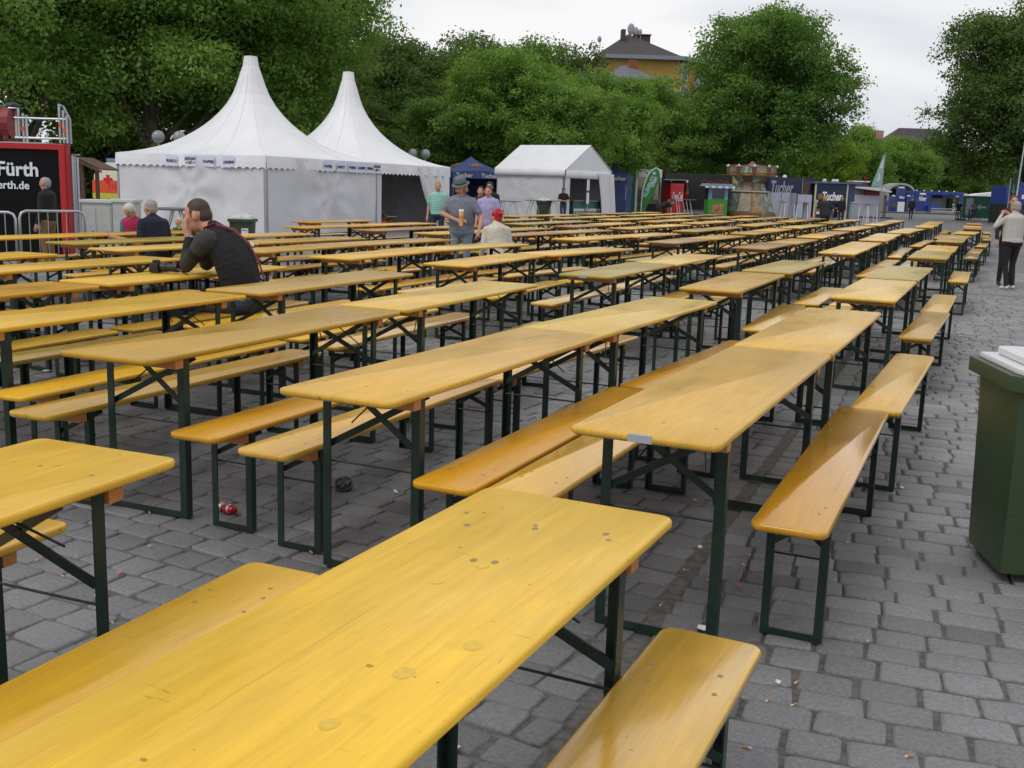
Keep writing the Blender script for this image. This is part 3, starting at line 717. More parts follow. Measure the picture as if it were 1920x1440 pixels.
# hedge belt closing the view under the crowns
def hedge(name, label, x0, x1, d, h, kind, seed, n):
    a, b = P(x0, 330, d), P(x1, 330, d); a.z = b.z = 0; m_ = (a+b)/2; Lh = (b-a).length/2
    k = max(3, int(Lh/2.2)); lobes = [((u, random.Random(seed*50+i).uniform(-1,1), h*.33), (2.6, 1.5, h*random.Random(seed*9+i).uniform(.45,.65)), 1) for i, u in enumerate(np.linspace(-Lh, Lh, k))]
    cm = crown_mesh(lobes, n, 12, .34, .4, seed); cm.materials.append(LEAF[kind]); o = bpy.data.objects.new(name, cm); link(o); o.location = m_; o.rotation_euler = (0,0,YAW)
    meta(o, label, 'hedge', kind='stuff')
hedge('undergrowth', 'dark undergrowth below the trees left of centre', -60, 690, 57, 5.0, 'dark', 41, 3600)
hedge('undergrowth', 'dark undergrowth below the trees behind the gable tent', 660, 1180, 82, 6.5, 'dark', 42, 1300)
hedge('undergrowth', 'green bushes along the far end of the square', 1280, 2020, 185, 8, 'mid', 43, 2600)
# ================================================================= people
SKIN = mat('skin', (.50,.26,.18), .55); HAIRS = {k: mat('hair_'+k, c, .6) for k, c in dict(brown=(.055,.030,.018), grey=(.30,.28,.26), white=(.55,.52,.46), blond=(.62,.50,.30), red=(.42,.012,.02), auburn=(.12,.025,.015), dark=(.012,.009,.008), sandy=(.30,.19,.10)).items()}
EYE = mat('eye_dark', (.02,.015,.012), .3); LIP = mat('lip', (.35,.12,.10), .5); SHOE = mat('shoe_leather', (.02,.018,.016), .5)
class Fig:
    """collects tapered limbs and rounded masses; they are fused into one skin, coloured by the nearest mass"""
    def __init__(s): s.p = []
    def cap(s, a, b, ra, rb, tag): s.p.append(('c', Vector(a), Vector(b), ra, rb, tag)); return s
    def ell(s, c, r, tag, M=None): s.p.append(('e', Vector(c), r, M if M is not None else Matrix.Identity(3), tag)); return s
    def build(s, name, tags, mats_, voxel, parent):
        mb = MB(); n = 12
        for q in s.p:
            if q[0] == 'c':
                _, a, b, ra, rb, tag = q; d = b-a; L = max(d.length, 1e-4)
                pts = [a.lerp(b, t) for t in (0, .33, .66, 1)]; rad = [ra+(rb-ra)*t for t in (0, .33, .66, 1)]
                d.normalize()
                P2 = [a-d*ra*.96, a-d*ra*.72]+pts+[b+d*rb*.72, b+d*rb*.96]; R2 = [ra*.25, ra*.70]+rad+[rb*.70, rb*.25]
                mb.tube(P2, R2, n)
            else: _, c, r, M, tag = q; mb.ell(c, r, 14, 10, M)
        o = bpy.data.objects.new(name, mb.mesh(name, [])); link(o)
        m = o.modifiers.new('r', 'REMESH'); m.mode = 'VOXEL'; m.voxel_size = voxel; m.adaptivity = 0
        m2 = o.modifiers.new('s', 'SMOOTH'); m2.factor = .5; m2.iterations = 5
        dg = bpy.context.evaluated_depsgraph_get(); me = bpy.data.meshes.new_from_object(o.evaluated_get(dg)); bpy.data.objects.remove(o)
        nf = len(me.polygons); cen = np.empty(nf*3); me.polygons.foreach_get('center', cen); cen = cen.reshape(-1,3)
        best = np.full(nf, 1e9); idx = np.zeros(nf, int)
        for q in s.p:
            tag = q[-1]
            if q[0] == 'c':
                a, b, ra, rb = np.array(q[1]), np.array(q[2]), q[3], q[4]; ab = b-a
                t = np.clip(((cen-a)@ab)/max(ab@ab, 1e-9), 0, 1); dd = np.linalg.norm(cen-a-t[:,None]*ab, axis=1)-(ra+(rb-ra)*t)
            else:
                M = np.array(q[3]); v = (cen-np.array(q[1]))@M; r = np.array(q[2]); k = np.linalg.norm(v/r, axis=1); dd = (k-1)*r.min()
            hit = dd < best; best[hit] = dd[hit]; idx[hit] = tags.index(tag)
        me.name = name
        me.materials.clear()
        for m in mats_: me.materials.append(m)
        me.polygons.foreach_set('material_index', idx.astype('int32')); me.polygons.foreach_set('use_smooth', np.ones(nf, bool)); me.update()
        b = bpy.data.objects.new(name, me); link(b); b.parent = parent; return b
def rot2(yaw=0, pitch=0, roll=0): return (Matrix.Rotation(yaw,3,'Z')@Matrix.Rotation(pitch,3,'X')@Matrix.Rotation(roll,3,'Y'))
def hand(F, wr, dirv, palm_n, side, s=1.0, curl=.35, fat=1.0):
    """palm and five fingers; dirv = where the fingers point, palm_n = out of the palm"""
    d = Vector(dirv).normalized(); n = Vector(palm_n); n = (n-d*n.dot(d)).normalized(); x = d.cross(n)*side
    wr = Vector(wr); F.cap(wr, wr+d*.075*s, .027*s*fat, .03*s*fat, 'skin'); 
    for k in (-1, 0, 1): F.cap(wr+d*.03*s, wr+d*.085*s+x*k*.024*s, .017*s*fat, .015*s*fat, 'skin')
    for i, (off, L) in enumerate(((-.034,.070),(-.012,.080),(.011,.074),(.032,.058))):
        b = wr+d*.092*s+x*off*s; m = b+(d*math.cos(curl)+n*math.sin(curl))*L*.5*s; e = m+(d*math.cos(curl*2.2)+n*math.sin(curl*2.2))*L*.5*s
        F.cap(b-d*.02*s, m, .0095*s*fat, .0088*s*fat, 'skin'); F.cap(m, e, .0088*s*fat, .0075*s*fat, 'skin')
    b = wr+d*.025*s-x*.028*s; m = b+(d*.55-x*.75+n*.35).normalized()*.042*s; e = m+(d*.85-x*.2+n*.45).normalized()*.036*s
    F.cap(b, m, .013*s*fat, .011*s*fat, 'skin'); F.cap(m, e, .011*s*fat, .009*s*fat, 'skin')
def head(F, c, M, s=1.0, neck=None, hair=None, ears=True):
    """face looks along +y of M"""
    def W(x, y, z): return Vector(c)+M@Vector((x*s, y*s, z*s))
    F.ell(W(0,-.008,.025), (.075*s,.094*s,.092*s), 'skin', M); F.ell(W(0,.022,-.045), (.055*s,.066*s,.070*s), 'skin', M)
    F.ell(W(0,.055,-.085), (.028*s,.026*s,.024*s), 'skin', M)
    F.cap(W(0,.083,.012), W(0,.106,-.026), .009*s, .014*s, 'skin')
    for k in (-1, 1):
        F.ell(W(k*.030,.081,.010), (.010*s,.006*s,.005*s), 'eye', M)
        F.cap(W(k*.018,.088,.028), W(k*.043,.080,.028), .006*s, .005*s, 'hair' if hair else 'skin')
        F.ell(W(k*.040,.062,-.022), (.024*s,.022*s,.024*s), 'skin', M)
        if ears: F.ell(W(k*.078,-.004,-.008), (.012*s,.020*s,.032*s), 'skin', M)
    F.cap(W(-.018,.083,-.055), W(.018,.083,-.055), .007*s, .007*s, 'lip')
    if neck is not None: F.cap(neck, W(0,-.025,-.06), .056*s, .052*s, 'skin')
def hair_obj(c, M, s, style, m, parent, bald=False):
    F = Fig()
    def W(x, y, z): return Vector(c)+M@Vector((x*s, y*s, z*s))
    if style == 'short':
        F.ell(W(0,-.020,.040), (.081*s,.094*s,.088*s), 'h', M); F.ell(W(0,-.048,-.012), (.073*s,.066*s,.070*s), 'h', M)
    elif style == 'receding':
        F.ell(W(0,-.036,.026), (.081*s,.082*s,.083*s), 'h', M); F.ell(W(0,-.050,-.018), (.076*s,.062*s,.066*s), 'h', M)
    elif style == 'bob':
        F.ell(W(0,-.022,.036), (.092*s,.100*s,.094*s), 'h', M); F.ell(W(0,-.045,-.03), (.092*s,.075*s,.085*s), 'h', M)
    elif style == 'spiky':
        F.ell(W(0,-.026,.036), (.090*s,.098*s,.092*s), 'h', M)
        r_ = random.Random(3)
        for i in range(26):
            a = r_.uniform(0,6.28); e = r_.uniform(.1,1.4); v = Vector((math.cos(a)*math.sin(e), math.sin(a)*math.sin(e)-.25, math.cos(e))); F.cap(W(*(v*.08+Vector((0,-.02,.03)))), W(*(v*.125+Vector((0,-.02,.03)))), .018*s, .006*s, 'h')
        F.ell(W(0,-.05,-.03), (.075*s,.06*s,.07*s), 'h', M)
    elif style == 'curly':
        r_ = random.Random(4)
        for i in range(34):
            a = r_.uniform(2.6,6.8); z = r_.uniform(-.07,.035); F.ell(W(math.cos(a)*.085, math.sin(a)*.085-.01, z), (.026*s,)*3, 'h')
        F.ell(W(0,-.03,.02), (.082*s,.085*s,.085*s), 'h', M)
    elif style == 'long':
        F.ell(W(0,-.022,.036), (.086*s,.098*s,.090*s), 'h', M); F.cap(W(0,-.06,-.02), W(0,-.075,-.13), .07*s, .06*s, 'h')
    return F.build('hair', ['h'], [m], .012*s if s > .9 else .012, parent)
def person(label, px=None, d=None, face=0, H=1.72, loc=None, shirt=(.2,.2,.2), legs=(.03,.04,.07), shoe=None, sleeve='long', hair='short', hcol='brown', lean=0, arms='down', sit=False, girth=1.0,
           headyaw=0, headpitch=0, vox=.016, shirtmat=None, pose=None, group='people on the square', bend=0, bust=0, skirt=False, step=0.0, cat='person', sleevemat=None, elbows=None, wrists=None, handdir=None, lift=0):
    """face: direction in which the person looks, 0 = away from the camera, pi = towards it, pi/2 = left"""
    s = H/1.75
    if loc is None: q = P(px, 330, d); loc = Vector((q.x, q.y, 0))
    t = thing('person', label, cat, loc, YAW+face, group)
    F = Fig(); tl = 'skin'
    hipz = (.93 if not sit else .56)*s; pel = Vector((0, 0, hipz+lift))
    Ml = Matrix.Rotation(-lean-bend, 3, 'X'); g = girth
    def T(x, y, z): return pel+Ml@Vector((x*s, y*s, z*s))     # torso space, z up the spine
    F.ell(pel+Vector((0,0,-.02*s)), (.17*s*g,.125*s*g,.12*s), 'legs')
    for q in range(9):
        zz = .04+.05*q; F.ell(T(0,.012*g*math.sin(q/8*3.1),zz), ((.163+.010*(q/8))*s*g,(.118+.012*math.sin(q/8*3.1)*(g**2-.5))*s*g,.105*s), 'shirt', Ml); F.cap(T(-.13,0,.455), T(.13,0,.455), .068*s, .068*s, 'shirt')
    for k in (-1,1): F.cap(T(k*.03,-.005,.53), T(k*.15,-.005,.465), .050*s, .052*s, 'shirt' if sleeve != 'none' else 'skin')
    if bust: F.ell(T(-.07,.09,.34), (.075*s,.065*s,.07*s), 'shirt', Ml); F.ell(T(.07,.09,.34), (.075*s,.065*s,.07*s), 'shirt', Ml)
    F.ell(T(0,0,.02), (.166*s*g,.13*s*g,.10*s), 'shirt', Ml)       # hem of the shirt
    F.cap(T(0,0,.50), T(0,0,.555), .062*s, .056*s, 'shirt' if sleeve != 'none' else 'skin')
    neck = T(0,.005,.53); Mh = rot2(headyaw, headpitch)
    hc = T(0,.0,.56)+(Ml@Vector((0,.03,.10)) if lean+bend < 1 else Ml@Vector((0,.02,.12)))*s
    head(F, hc, Mh, s, neck, True)
    for k in (-1, 1):
        sh = T(k*.180,0,.455)
        el = {'down': sh+Vector((k*.05*g,-.02,-.28))*s, 'hips': sh+Vector((k*.13,-.05,-.25))*s}.get(arms)
        wr = {'down': sh+Vector((k*.06*g,.06,-.52))*s, 'hips': sh+Vector((k*.02,.10,-.42))*s}.get(arms)
        if elbows and elbows.get(k): el = pel+Vector(elbows[k])*s
        if wrists and wrists.get(k): wr = pel+Vector(wrists[k])*s
        if el is None: el = sh+Vector((k*.05,-.02,-.28))*s
        if wr is None: wr = sh+Vector((k*.06,.06,-.52))*s
        if sleeve == 'long':
            F.cap(sh, el, .058*s, .047*s, 'sleeve'); F.cap(el, el.lerp(wr,.93), .047*s, .036*s, 'sleeve'); F.cap(el.lerp(wr,.8), wr, .03*s, .027*s, 'skin')
        elif sleeve == 'short':
            F.cap(sh, sh.lerp(el,.7), .066*s, .062*s, 'shirt'); F.cap(sh.lerp(el,.5), el, .047*s, .042*s, 'skin'); F.cap(el, wr, .042*s, .028*s, 'skin')
        else:
            F.cap(sh, el, .05*s, .042*s, 'skin'); F.cap(el, wr, .042*s, .027*s, 'skin')
        dv = (wr-el).normalized() if not (handdir and handdir.get(k)) else Vector(handdir[k])
        hand(F, wr, dv, Vector((-k,.2,0)), k, s*1.02, .35, 1.15)
        hip = pel+Vector((k*.095,0,-.03))*s
        if sit:
            kn = hip+Vector((k*.06,.43,-.03))*s; an = Vector((kn.x+k*.02*s, kn.y+.03*s-(.1 if k > 0 else 0)*s, .09*s))
        else:
            st = step*k; kn = Vector((hip.x+k*.005, hip.y+.22*st*s+.03*s, .50*s+lift)); an = Vector((hip.x+k*.01, hip.y+.42*st*s-(.05 if st else 0)*s, .09*s+lift))
        F.cap(hip, kn, .088*s*g**.5, .058*s, 'legs'); F.cap(kn, an, .057*s, .044*s, 'legs')
        F.cap(an+Vector((0,-.03,-.045))*s, an+Vector((k*.015,.14,-.055))*s, .035*s, .030*s, 'shoe')
    shm = shirtmat or mat('cloth_%d' % random.Random(label).randrange(10**6), shirt, .9, var=.14, vscale=8, bump=1.0, bscale=9)
    lgm = mat('trousers_%.3f_%.3f_%.3f' % legs, legs, .85, var=.15, vscale=8); shm2 = mat('shoe_%.2f' % shoe[0], shoe, .5) if shoe else SHOE
    tags = ['skin','shirt','legs','shoe','eye','lip','hair','sleeve']
    b = F.build('body', tags, [SKIN, shm, lgm, shm2, EYE, LIP, HAIRS[hcol], sleevemat or shm], vox, t)
    if hair: hair_obj(hc, Mh, s, hair, HAIRS[hcol], t)
    return t, hc, Mh, s, T
def check_mat(name, a, b_, scale=28):
    m = bpy.data.materials.new(name); m.use_nodes = True; t = m.node_tree; n = t.nodes.new
    tcn = n('ShaderNodeTexCoord'); ck = n('ShaderNodeTexBrick'); ck.inputs['Scale'].default_value = scale; ck.offset = 0; ck.inputs['Brick Width'].default_value = 1; ck.inputs['Row Height'].default_value = 1
    ck.inputs['Mortar Size'].default_value = .14; ck.inputs['Color1'].default_value = (*a,1); ck.inputs['Color2'].default_value = (*[c*.8 for c in a],1); ck.inputs['Mortar'].default_value = (*b_,1)
    mpn = n('ShaderNodeMapping'); mpn.inputs['Rotation'].default_value = (R(90),0,0)
    t.links.new(tcn.outputs['Object'], mpn.inputs[0]); t.links.new(mpn.outputs[0], ck.inputs['Vector']); t.links.new(ck.outputs[0], t.nodes['Principled BSDF'].inputs['Base Color']); t.nodes['Principled BSDF'].inputs['Roughness'].default_value = .85
    return m
def speckle_mat(name, a, b_, scale=60):
    m = bpy.data.materials.new(name); m.use_nodes = True; t = m.node_tree; n = t.nodes.new
    tcn = n('ShaderNodeTexCoord'); v = n('ShaderNodeTexVoronoi'); v.inputs['Scale'].default_value = scale; r = n('ShaderNodeValToRGB'); r.color_ramp.elements[0].position = .25; r.color_ramp.elements[0].color = (*b_,1); r.color_ramp.elements[1].position = .42; r.color_ramp.elements[1].color = (*a,1)
    t.links.new(tcn.outputs['Object'], v.inputs['Vector']); t.links.new(v.outputs['Distance'], r.inputs[0]); t.links.new(r.outputs[0], t.nodes['Principled BSDF'].inputs['Base Color']); t.nodes['Principled BSDF'].inputs['Roughness'].default_value = .85
    return m
JEANS = (.05,.08,.14)
# --- the man resting his face in his hands, nearest to the camera
def thinker():
    """local axes: y = where he faces"""
    el_w = G(362, 512, .79); hipw = Vector((-5.22, 6.93, 0))
    dirv = Vector((-1.0, -.16, 0)).normalized(); ang = math.atan2(-dirv.x, dirv.y)
    t = thing('person', 'seated man in black sweater resting his face in his hands, red strap across back', 'person', hipw, ang, 'people on the square')
    t.scale = (1.06,)*3
    F = Fig(); pel = Vector((0,0,.55)); lean = R(23)
    Ml = Matrix.Rotation(-lean, 3, 'X')
    def T(x, y, z): return pel+Ml@Vector((x, y, z))
    F.ell(pel+Vector((0,0,-.01)), (.185,.145,.12), 'legs'); F.ell(T(0,-.01,.0), (.185,.135,.09), 'hem', Ml)
    for q in range(11):
        u_ = q/10; F.ell(T(0,-.012-.036*math.sin(u_*3),.06+.41*u_), (.176+.028*math.sin(u_*2.6),.135+.012*math.sin(u_*3)-.022*u_**3,.10), 'shirt', Ml)
    shz = .50; nk = T(0,.02,.555); F.cap(T(0,-.01,.52), T(0,.012,.575), .082, .062, 'shirt')
    hc = T(0,.075,.70)+Vector((0,.03,-.005)); Mh = rot2(R(10), R(-12))
    head(F, hc, Mh, 1.05, nk)
    for k in (-1, 1):
        sh = T(k*.185,.01,.49); el = Vector((k*.13, .40 if k < 0 else .38, .79)); 
        wr = hc+Mh@Vector((k*.062, .075, -.155))
        up = sh.lerp(el,.5)
        F.cap(sh, sh.lerp(el,.34), .080, .068, 'band'); F.cap(sh.lerp(el,.34), sh.lerp(el,.55), .067, .062, 'shirt'); F.cap(sh.lerp(el,.55), el, .062, .052, 'grey')
        F.cap(el, el.lerp(wr,.5), .053, .047, 'grey'); F.cap(el.lerp(wr,.5), el.lerp(wr,.93), .047, .040, 'shirt'); F.cap(el.lerp(wr,.90), el.lerp(wr,.955), .037, .037, 'cuff'); F.cap(el.lerp(wr,.9), wr, .031, .030, 'skin')
        hand(F, wr, Mh@Vector((-k*.10, .18, 1.0)), Mh@Vector((-k*.55,-.85,0)), k, 1.05, .28, 1.05)
        hip = pel+Vector((k*.10,0,-.03)); kn = hip+Vector((k*.07,.44,.0)); an = Vector((kn.x+k*.02, kn.y+.02, .10))
        F.cap(hip, kn, .098, .065, 'legs'); F.cap(kn, an, .062, .047, 'legs'); F.cap(an+Vector((0,-.03,-.045)), an+Vector((0,.15,-.055)), .04, .034, 'shoe')
    tags = ['skin','shirt','legs','shoe','eye','lip','band','grey','cuff','hem']
    blk = mat('black_knit', (.012,.012,.015), .9, var=.25, vscale=7, bump=.5, bscale=18); band = mat('charcoal_band', (.045,.045,.048), .9, bump=.4, bscale=30); gr = mat('dark_grey_knit', (.028,.027,.027), .9, bump=.4, bscale=30)
    F.build('body', tags, [SKIN, blk, mat('dark_jeans', (.03,.045,.075), .85, var=.3, vscale=10), SHOE, EYE, LIP, band, gr, mat('white_cuff', (.7,.7,.7), .7), mat('camouflage_hem', (.16,.14,.10), .9, var=.7, vscale=22)], .010, t)
    H_ = Fig()
    def W(x, y, z): return hc+Mh@(Vector((x,y,z))*1.05)
    H_.ell(W(0,-.016,.044), (.079,.092,.084), 'h', Mh); H_.ell(W(0,-.052,-.005), (.072,.060,.072), 'h', Mh)
    for k in (-1,1): H_.cap(W(k*.070,.018,.03), W(k*.069,.020,-.005), .012, .009, 'h')
    H_.build('hair', ['h'], [HAIRS['brown']], .009, t)
    # strap: over the right shoulder (towards the camera side), down the back
    mb = MB(); pts = [T(-.10,.085,.50), T(-.105,.03,.585), T(-.09,-.06,.585), T(-.04,-.155,.50), T(.02,-.198,.38), T(.07,-.196,.22), T(.11,-.165,.08), T(.14,-.12,-.04)]
    for a, b in zip(pts, pts[1:]): mb.beam(a, b+(b-a)*.06, .026, .004, up=T(0,-1,0)-T(0,0,0))
    mb.build('shoulder_strap', mat('red_strap', (.20,.012,.028), .6), t)
    bk = MB(); bk.lathe([(.014,-.003),(.02,-.003),(.02,.003),(.014,.003)], (0,0,0), 10); q = bk.build('strap_buckle', mat('buckle_white', (.75,.75,.72), .3), t); q.location = T(.035,-.214,.36); q.rotation_euler = (R(90)-lean,0,0)
    # ring on the hand nearest the camera
    rg = MB(); rg.lathe([(.0095,-.003),(.0115,-.003),(.0115,.003),(.0095,.003)], (0,0,0), 10); q = rg.build('ring', mat('gold', (.8,.55,.2), .25, metal=1), t); w_ = hc+Mh@Vector((-.062-.012,.075+.02,-.155+.115)); q.location = w_
    return t
thinker()
# photo camera lying on the table in front of him
def camera_thing():
    a = G(286, 511, .772); b = G(328, 513, .772); d = (b-a); t = thing('photo_camera', 'black photo camera with long lens lying on the table before the seated man', 'camera', (a+b)/2, math.atan2(d.y, d.x))
    m = mat('camera_black', (.012,.014,.013), .4); k = MB(); k.box((-.06,0,.042), (.075,.11,.075)); k.box((-.06,0,.088), (.05,.045,.03)); bevel(k.build('camera_body', m, t), .008)
    k = MB(); k.tube([(-.02,0,.045),(.03,0,.045),(.032,0,.045),(.10,0,.047),(.102,0,.047),(.125,0,.048)], [.036,.036,.032,.034,.038,.038], 16); sharp(k.build('lens', m, t))
    k = MB(); k.tube([(.115,0,.048),(.128,0,.048)], .030, 16); k.build('lens_glass', mat('lens_glass', (.02,.02,.03), .05, coat=1), t)
    k = MB(); k.tube([(.10,.02,.03),(.15,.0,.02),(.20,-.03,.005),(.24,-.08,.004),(.26,-.13,-.005),(.262,-.16,-.07)], .0045, 6); k.build('neck_strap', m, t)
camera_thing()
# --- middle distance
person('grey haired man in a dark jacket and tan trousers walking before the red framed sign', 86, 16.6, R(80), 1.50, shirt=(.012,.012,.012), legs=(.22,.13,.06), hair='receding', hcol='grey', girth=1.12, headyaw=R(5))
p1 = person('older man in a navy polo shirt leaning his arm on a table', 290, 13.7, R(55), 1.62, shirt=(.010,.014,.032), legs=(.03,.03,.04), sleeve='short', hair='short', hcol='grey', sit=True, girth=1.15, lean=R(8), headyaw=R(12), elbows={1: None, -1: None}, wrists={-1: (-.42,.30,.24)}, vox=.014)
person('blonde woman in a pink top and denim jacket behind the man in navy', 256, 15.6, R(165), 1.52, shirt=(.42,.02,.09), legs=(.02,.02,.03), sleevemat=mat('denim', (.10,.16,.22), .85, var=.2), hair='bob', hcol='white', sit=True, lean=R(18), headpitch=R(-35), vox=.014)
person('small blond child in a green and black striped shirt', 334, 15.4, R(150), .98, shirtmat=check_mat('green_black_stripes', (.20,.38,.07), (.01,.013,.02), 14), legs=(.05,.07,.12), sleeve='short', hair='short', hcol='blond', vox=.012, headyaw=R(12))
person('man in a mint green checked short sleeved shirt beside the tent flap', 822, 24.6, R(172), 1.64, shirtmat=check_mat('mint_check', (.12,.42,.36), (.45,.68,.60)), legs=(.02,.035,.07), sleeve='short', hair='short', hcol='sandy', girth=1.08, headyaw=R(18))
hm, hc_, Mh_, s_, T_ = person('stout man in a grey hat and patterned shirt holding a tall glass of beer', 868, 16.2, R(168), 1.66, shirtmat=speckle_mat('speckled_shirt', (.20,.22,.27), (.06,.07,.10)), legs=(.22,.26,.32), sleeve='short', hair='curly', hcol='sandy', girth=1.28, lean=R(7), headpitch=R(-22), headyaw=R(-14),
      elbows={1: (.29,.14,.24), -1: (-.34,.06,.20)}, wrists={1: (-.02,.36,.15), -1: (-.36,.33,-.03)}, handdir={1: (-1,.25,.1)}, vox=.014)
def hat(t, c, M, s):
    k = MB(); k.lathe([(.140,-.004),(.143,.002),(.10,.012),(.098,.03)], n=20); k.lathe([(.099,.012),(.097,.03),(.092,.10),(.075,.118),(.03,.108)], n=20)
    o = sharp(k.build('hat', mat('grey_felt', (.13,.15,.16), .9, bump=.3), t), 60); o.matrix_local = Matrix.Translation(c+M@Vector((0,-.012,.060))*s)@M.to_4x4()@Matrix.Diagonal((s*.98,s*1.05,s,1))
    k = MB(); k.lathe([(.101,.014),(.100,.036)], n=20); b = k.build('hat_band', mat('dark_band', (.04,.045,.05), .8), o); return o
hat(hm, hc_, Mh_, s_)
def beer_glass():
    q = hm.matrix_basis@((Vector((-.02,.36,.15))+Vector((-1,.25,.1)).normalized()*.085)*s_+Vector((0,.045,.93*s_-.09))); t = thing('beer_glass', 'tall glass of wheat beer with white foam held by the man in the hat', 'beer glass', q, 0)
    k = MB(); k.lathe([(.030,0),(.030,.01),(.026,.02),(.033,.14),(.037,.20)], n=14); k.build('glass', mat('beer', (.62,.30,.03), .15, coat=.8), t, True)
    k = MB(); k.lathe([(.0375,.20),(.038,.235),(.03,.245)], n=14); k.build('foam', mat('foam', (.85,.82,.72), .8), t, True)
beer_glass()
person('woman with dark hair and dark cardigan between the hat man and the lilac blouse', 902, 22.4, R(178), 1.57, shirt=(.020,.022,.020), legs=(.02,.02,.02), hair='long', hcol='dark', bust=1)
person('woman in a lilac blouse with reddish hair and glasses', 917, 20.8, R(172), 1.58, shirt=(.38,.34,.60), legs=(.34,.31,.55), sleeve='short', hair='short', hcol='auburn', girth=1.18, bust=1, lean=R(2))
person('dark haired person in black right behind the lilac blouse', 919, 24.5, R(175), 1.68, shirt=(.015,.013,.013), legs=(.02,.02,.02), hair='bob', hcol='dark')
person('seated woman with bright red hair and cream jacket, seen from behind', 938, 15.4, R(20), 1.60, shirt=(.58,.55,.45), legs=(.05,.05,.06), hair='spiky', hcol='red', sit=True, lean=R(12), girth=1.1, headyaw=R(45), vox=.014)
person('barmaid in a black t-shirt inside the white gable tent', 1058, 47.5, R(200), 1.62, shirt=(.012,.012,.012), legs=(.04,.06,.10), sleeve='short', hair='bob', hcol='dark', vox=.022, wrists={1:(.0,.28,.16), -1:(-.05,.28,.16)}, elbows={1:(.28,.05,.2), -1:(-.28,.05,.2)})
person('worker in black with a cap bending over the tables by the red cooler', 1238, 45, R(-78), 1.72, shirt=(.012,.012,.012), legs=(.015,.015,.015), sleeve='short', hair='short', hcol='dark', bend=R(68), vox=.022, headpitch=R(-50), wrists={1:(.2,.52,-.30), -1:(-.2,.52,-.30)}, elbows={1:(.22,.48,-.02), -1:(-.22,.48,-.02)})
person('worker in a black t-shirt seen from behind, leaning over stacked benches', 1553, 40, R(-5), 1.66, shirt=(.014,.016,.018), legs=(.012,.012,.014), sleeve='short', hair='short', hcol='sandy', lean=R(22), headpitch=R(-25), girth=1.15, vox=.02, wrists={1:(.32,.30,-.02), -1:(-.32,.30,-.02)}, elbows={1:(.34,.15,.2), -1:(-.34,.15,.2)})
person('dark dressed person facing this way in front of the small beer wagon', 1583, 62, R(175), 1.66, shirt=(.012,.012,.014), legs=(.012,.012,.014), hair='short', hcol='dark', vox=.025)
person('person in a black coat walking across the empty end of the square', 1715, 84, R(170), 1.76, shirt=(.010,.011,.012), legs=(.010,.011,.014), hair='short', hcol='dark', vox=.03, step=.35, girth=1.1)
person('person in a bright blue jacket beside the blue shop column', 1666, 122, R(150), 1.7, shirt=(.02,.10,.45), legs=(.05,.07,.12), hair='short', hcol='sandy', vox=.04)
person('woman in a beige knitted jacket and black trousers, back to the camera', 1913, 19.15, R(12), 1.61, shirt=(.42,.39,.35), legs=(.012,.011,.012), shoe=(.65,.65,.68), hair='short', hcol='grey', girth=1.28, headyaw=R(20), elbows={1:(.30,.05,.30), -1:(-.33,.12,.28)}, wrists={1:(.06,.26,.52), -1:(-.10,.28,.50)}, vox=.014, shirtmat=mat('beige_knit', (.54,.51,.47), .95, var=.14, vscale=30, bump=.8, bscale=70), step=.12)
person('red haired woman facing this way, half hidden behind the beige jacket', 1906, 20.0, R(172), 1.72, shirt=(.03,.02,.03), legs=(.012,.010,.014), hair='long', hcol='auburn', vox=.016, headyaw=R(-8))
# ================================================================= tents and the left side
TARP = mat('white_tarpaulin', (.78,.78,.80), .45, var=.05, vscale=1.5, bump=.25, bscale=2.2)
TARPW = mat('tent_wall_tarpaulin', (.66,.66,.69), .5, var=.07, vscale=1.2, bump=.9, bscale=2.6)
ALU = mat('grey_aluminium', (.38,.39,.41), .35, metal=.6); STEEL = mat('galvanised_steel', (.45,.47,.48), .35, metal=.7, var=.15)
INK = mat('dark_blue_ink', (.02,.025,.07), .7); BLACKP = mat('black_plastic', (.012,.012,.013), .4); WHITE = mat('white_paint', (.75,.75,.75), .5)
PAPER = mat('lilac_white_paper', (.74,.76,.90), .7)
def scallop(mb, a, b, ztop, zbot, n, amp, th=.012, out=(0,0)):
    """hanging valance from a to b with a wavy lower edge"""
    a, b = Vector((*a[:2], 0)), Vector((*b[:2], 0)); d = (b-a); L = d.length; d.normalize(); nn = Vector((d.y, -d.x, 0)); k = n*6; vs = []; fs = []
    for i in range(k+1):
        t = i/k; z = zbot+amp*abs(math.sin(math.pi*t*n))*1.0; p = a+d*L*t; w_ = .010*math.sin(t*17)+.004*math.sin(t*41)
        for zz, o in ((ztop, 0), ((ztop+z)/2, .02+w_), (z, .03+w_*1.6)): vs += [p+nn*o+Vector((0,0,zz)), p+nn*(o-th)+Vector((0,0,zz))]
    for i in range(k):
        q = i*6; r = q+6
        fs += [(q, q+2, r+2, r), (q+2, q+4, r+4, r+2), (q+1, r+1, r+3, q+3), (q+3, r+3, r+5, q+5), (q+4, q+5, r+5, r+4), (q, r, r+1, q+1)]
    mb.add(vs, fs)
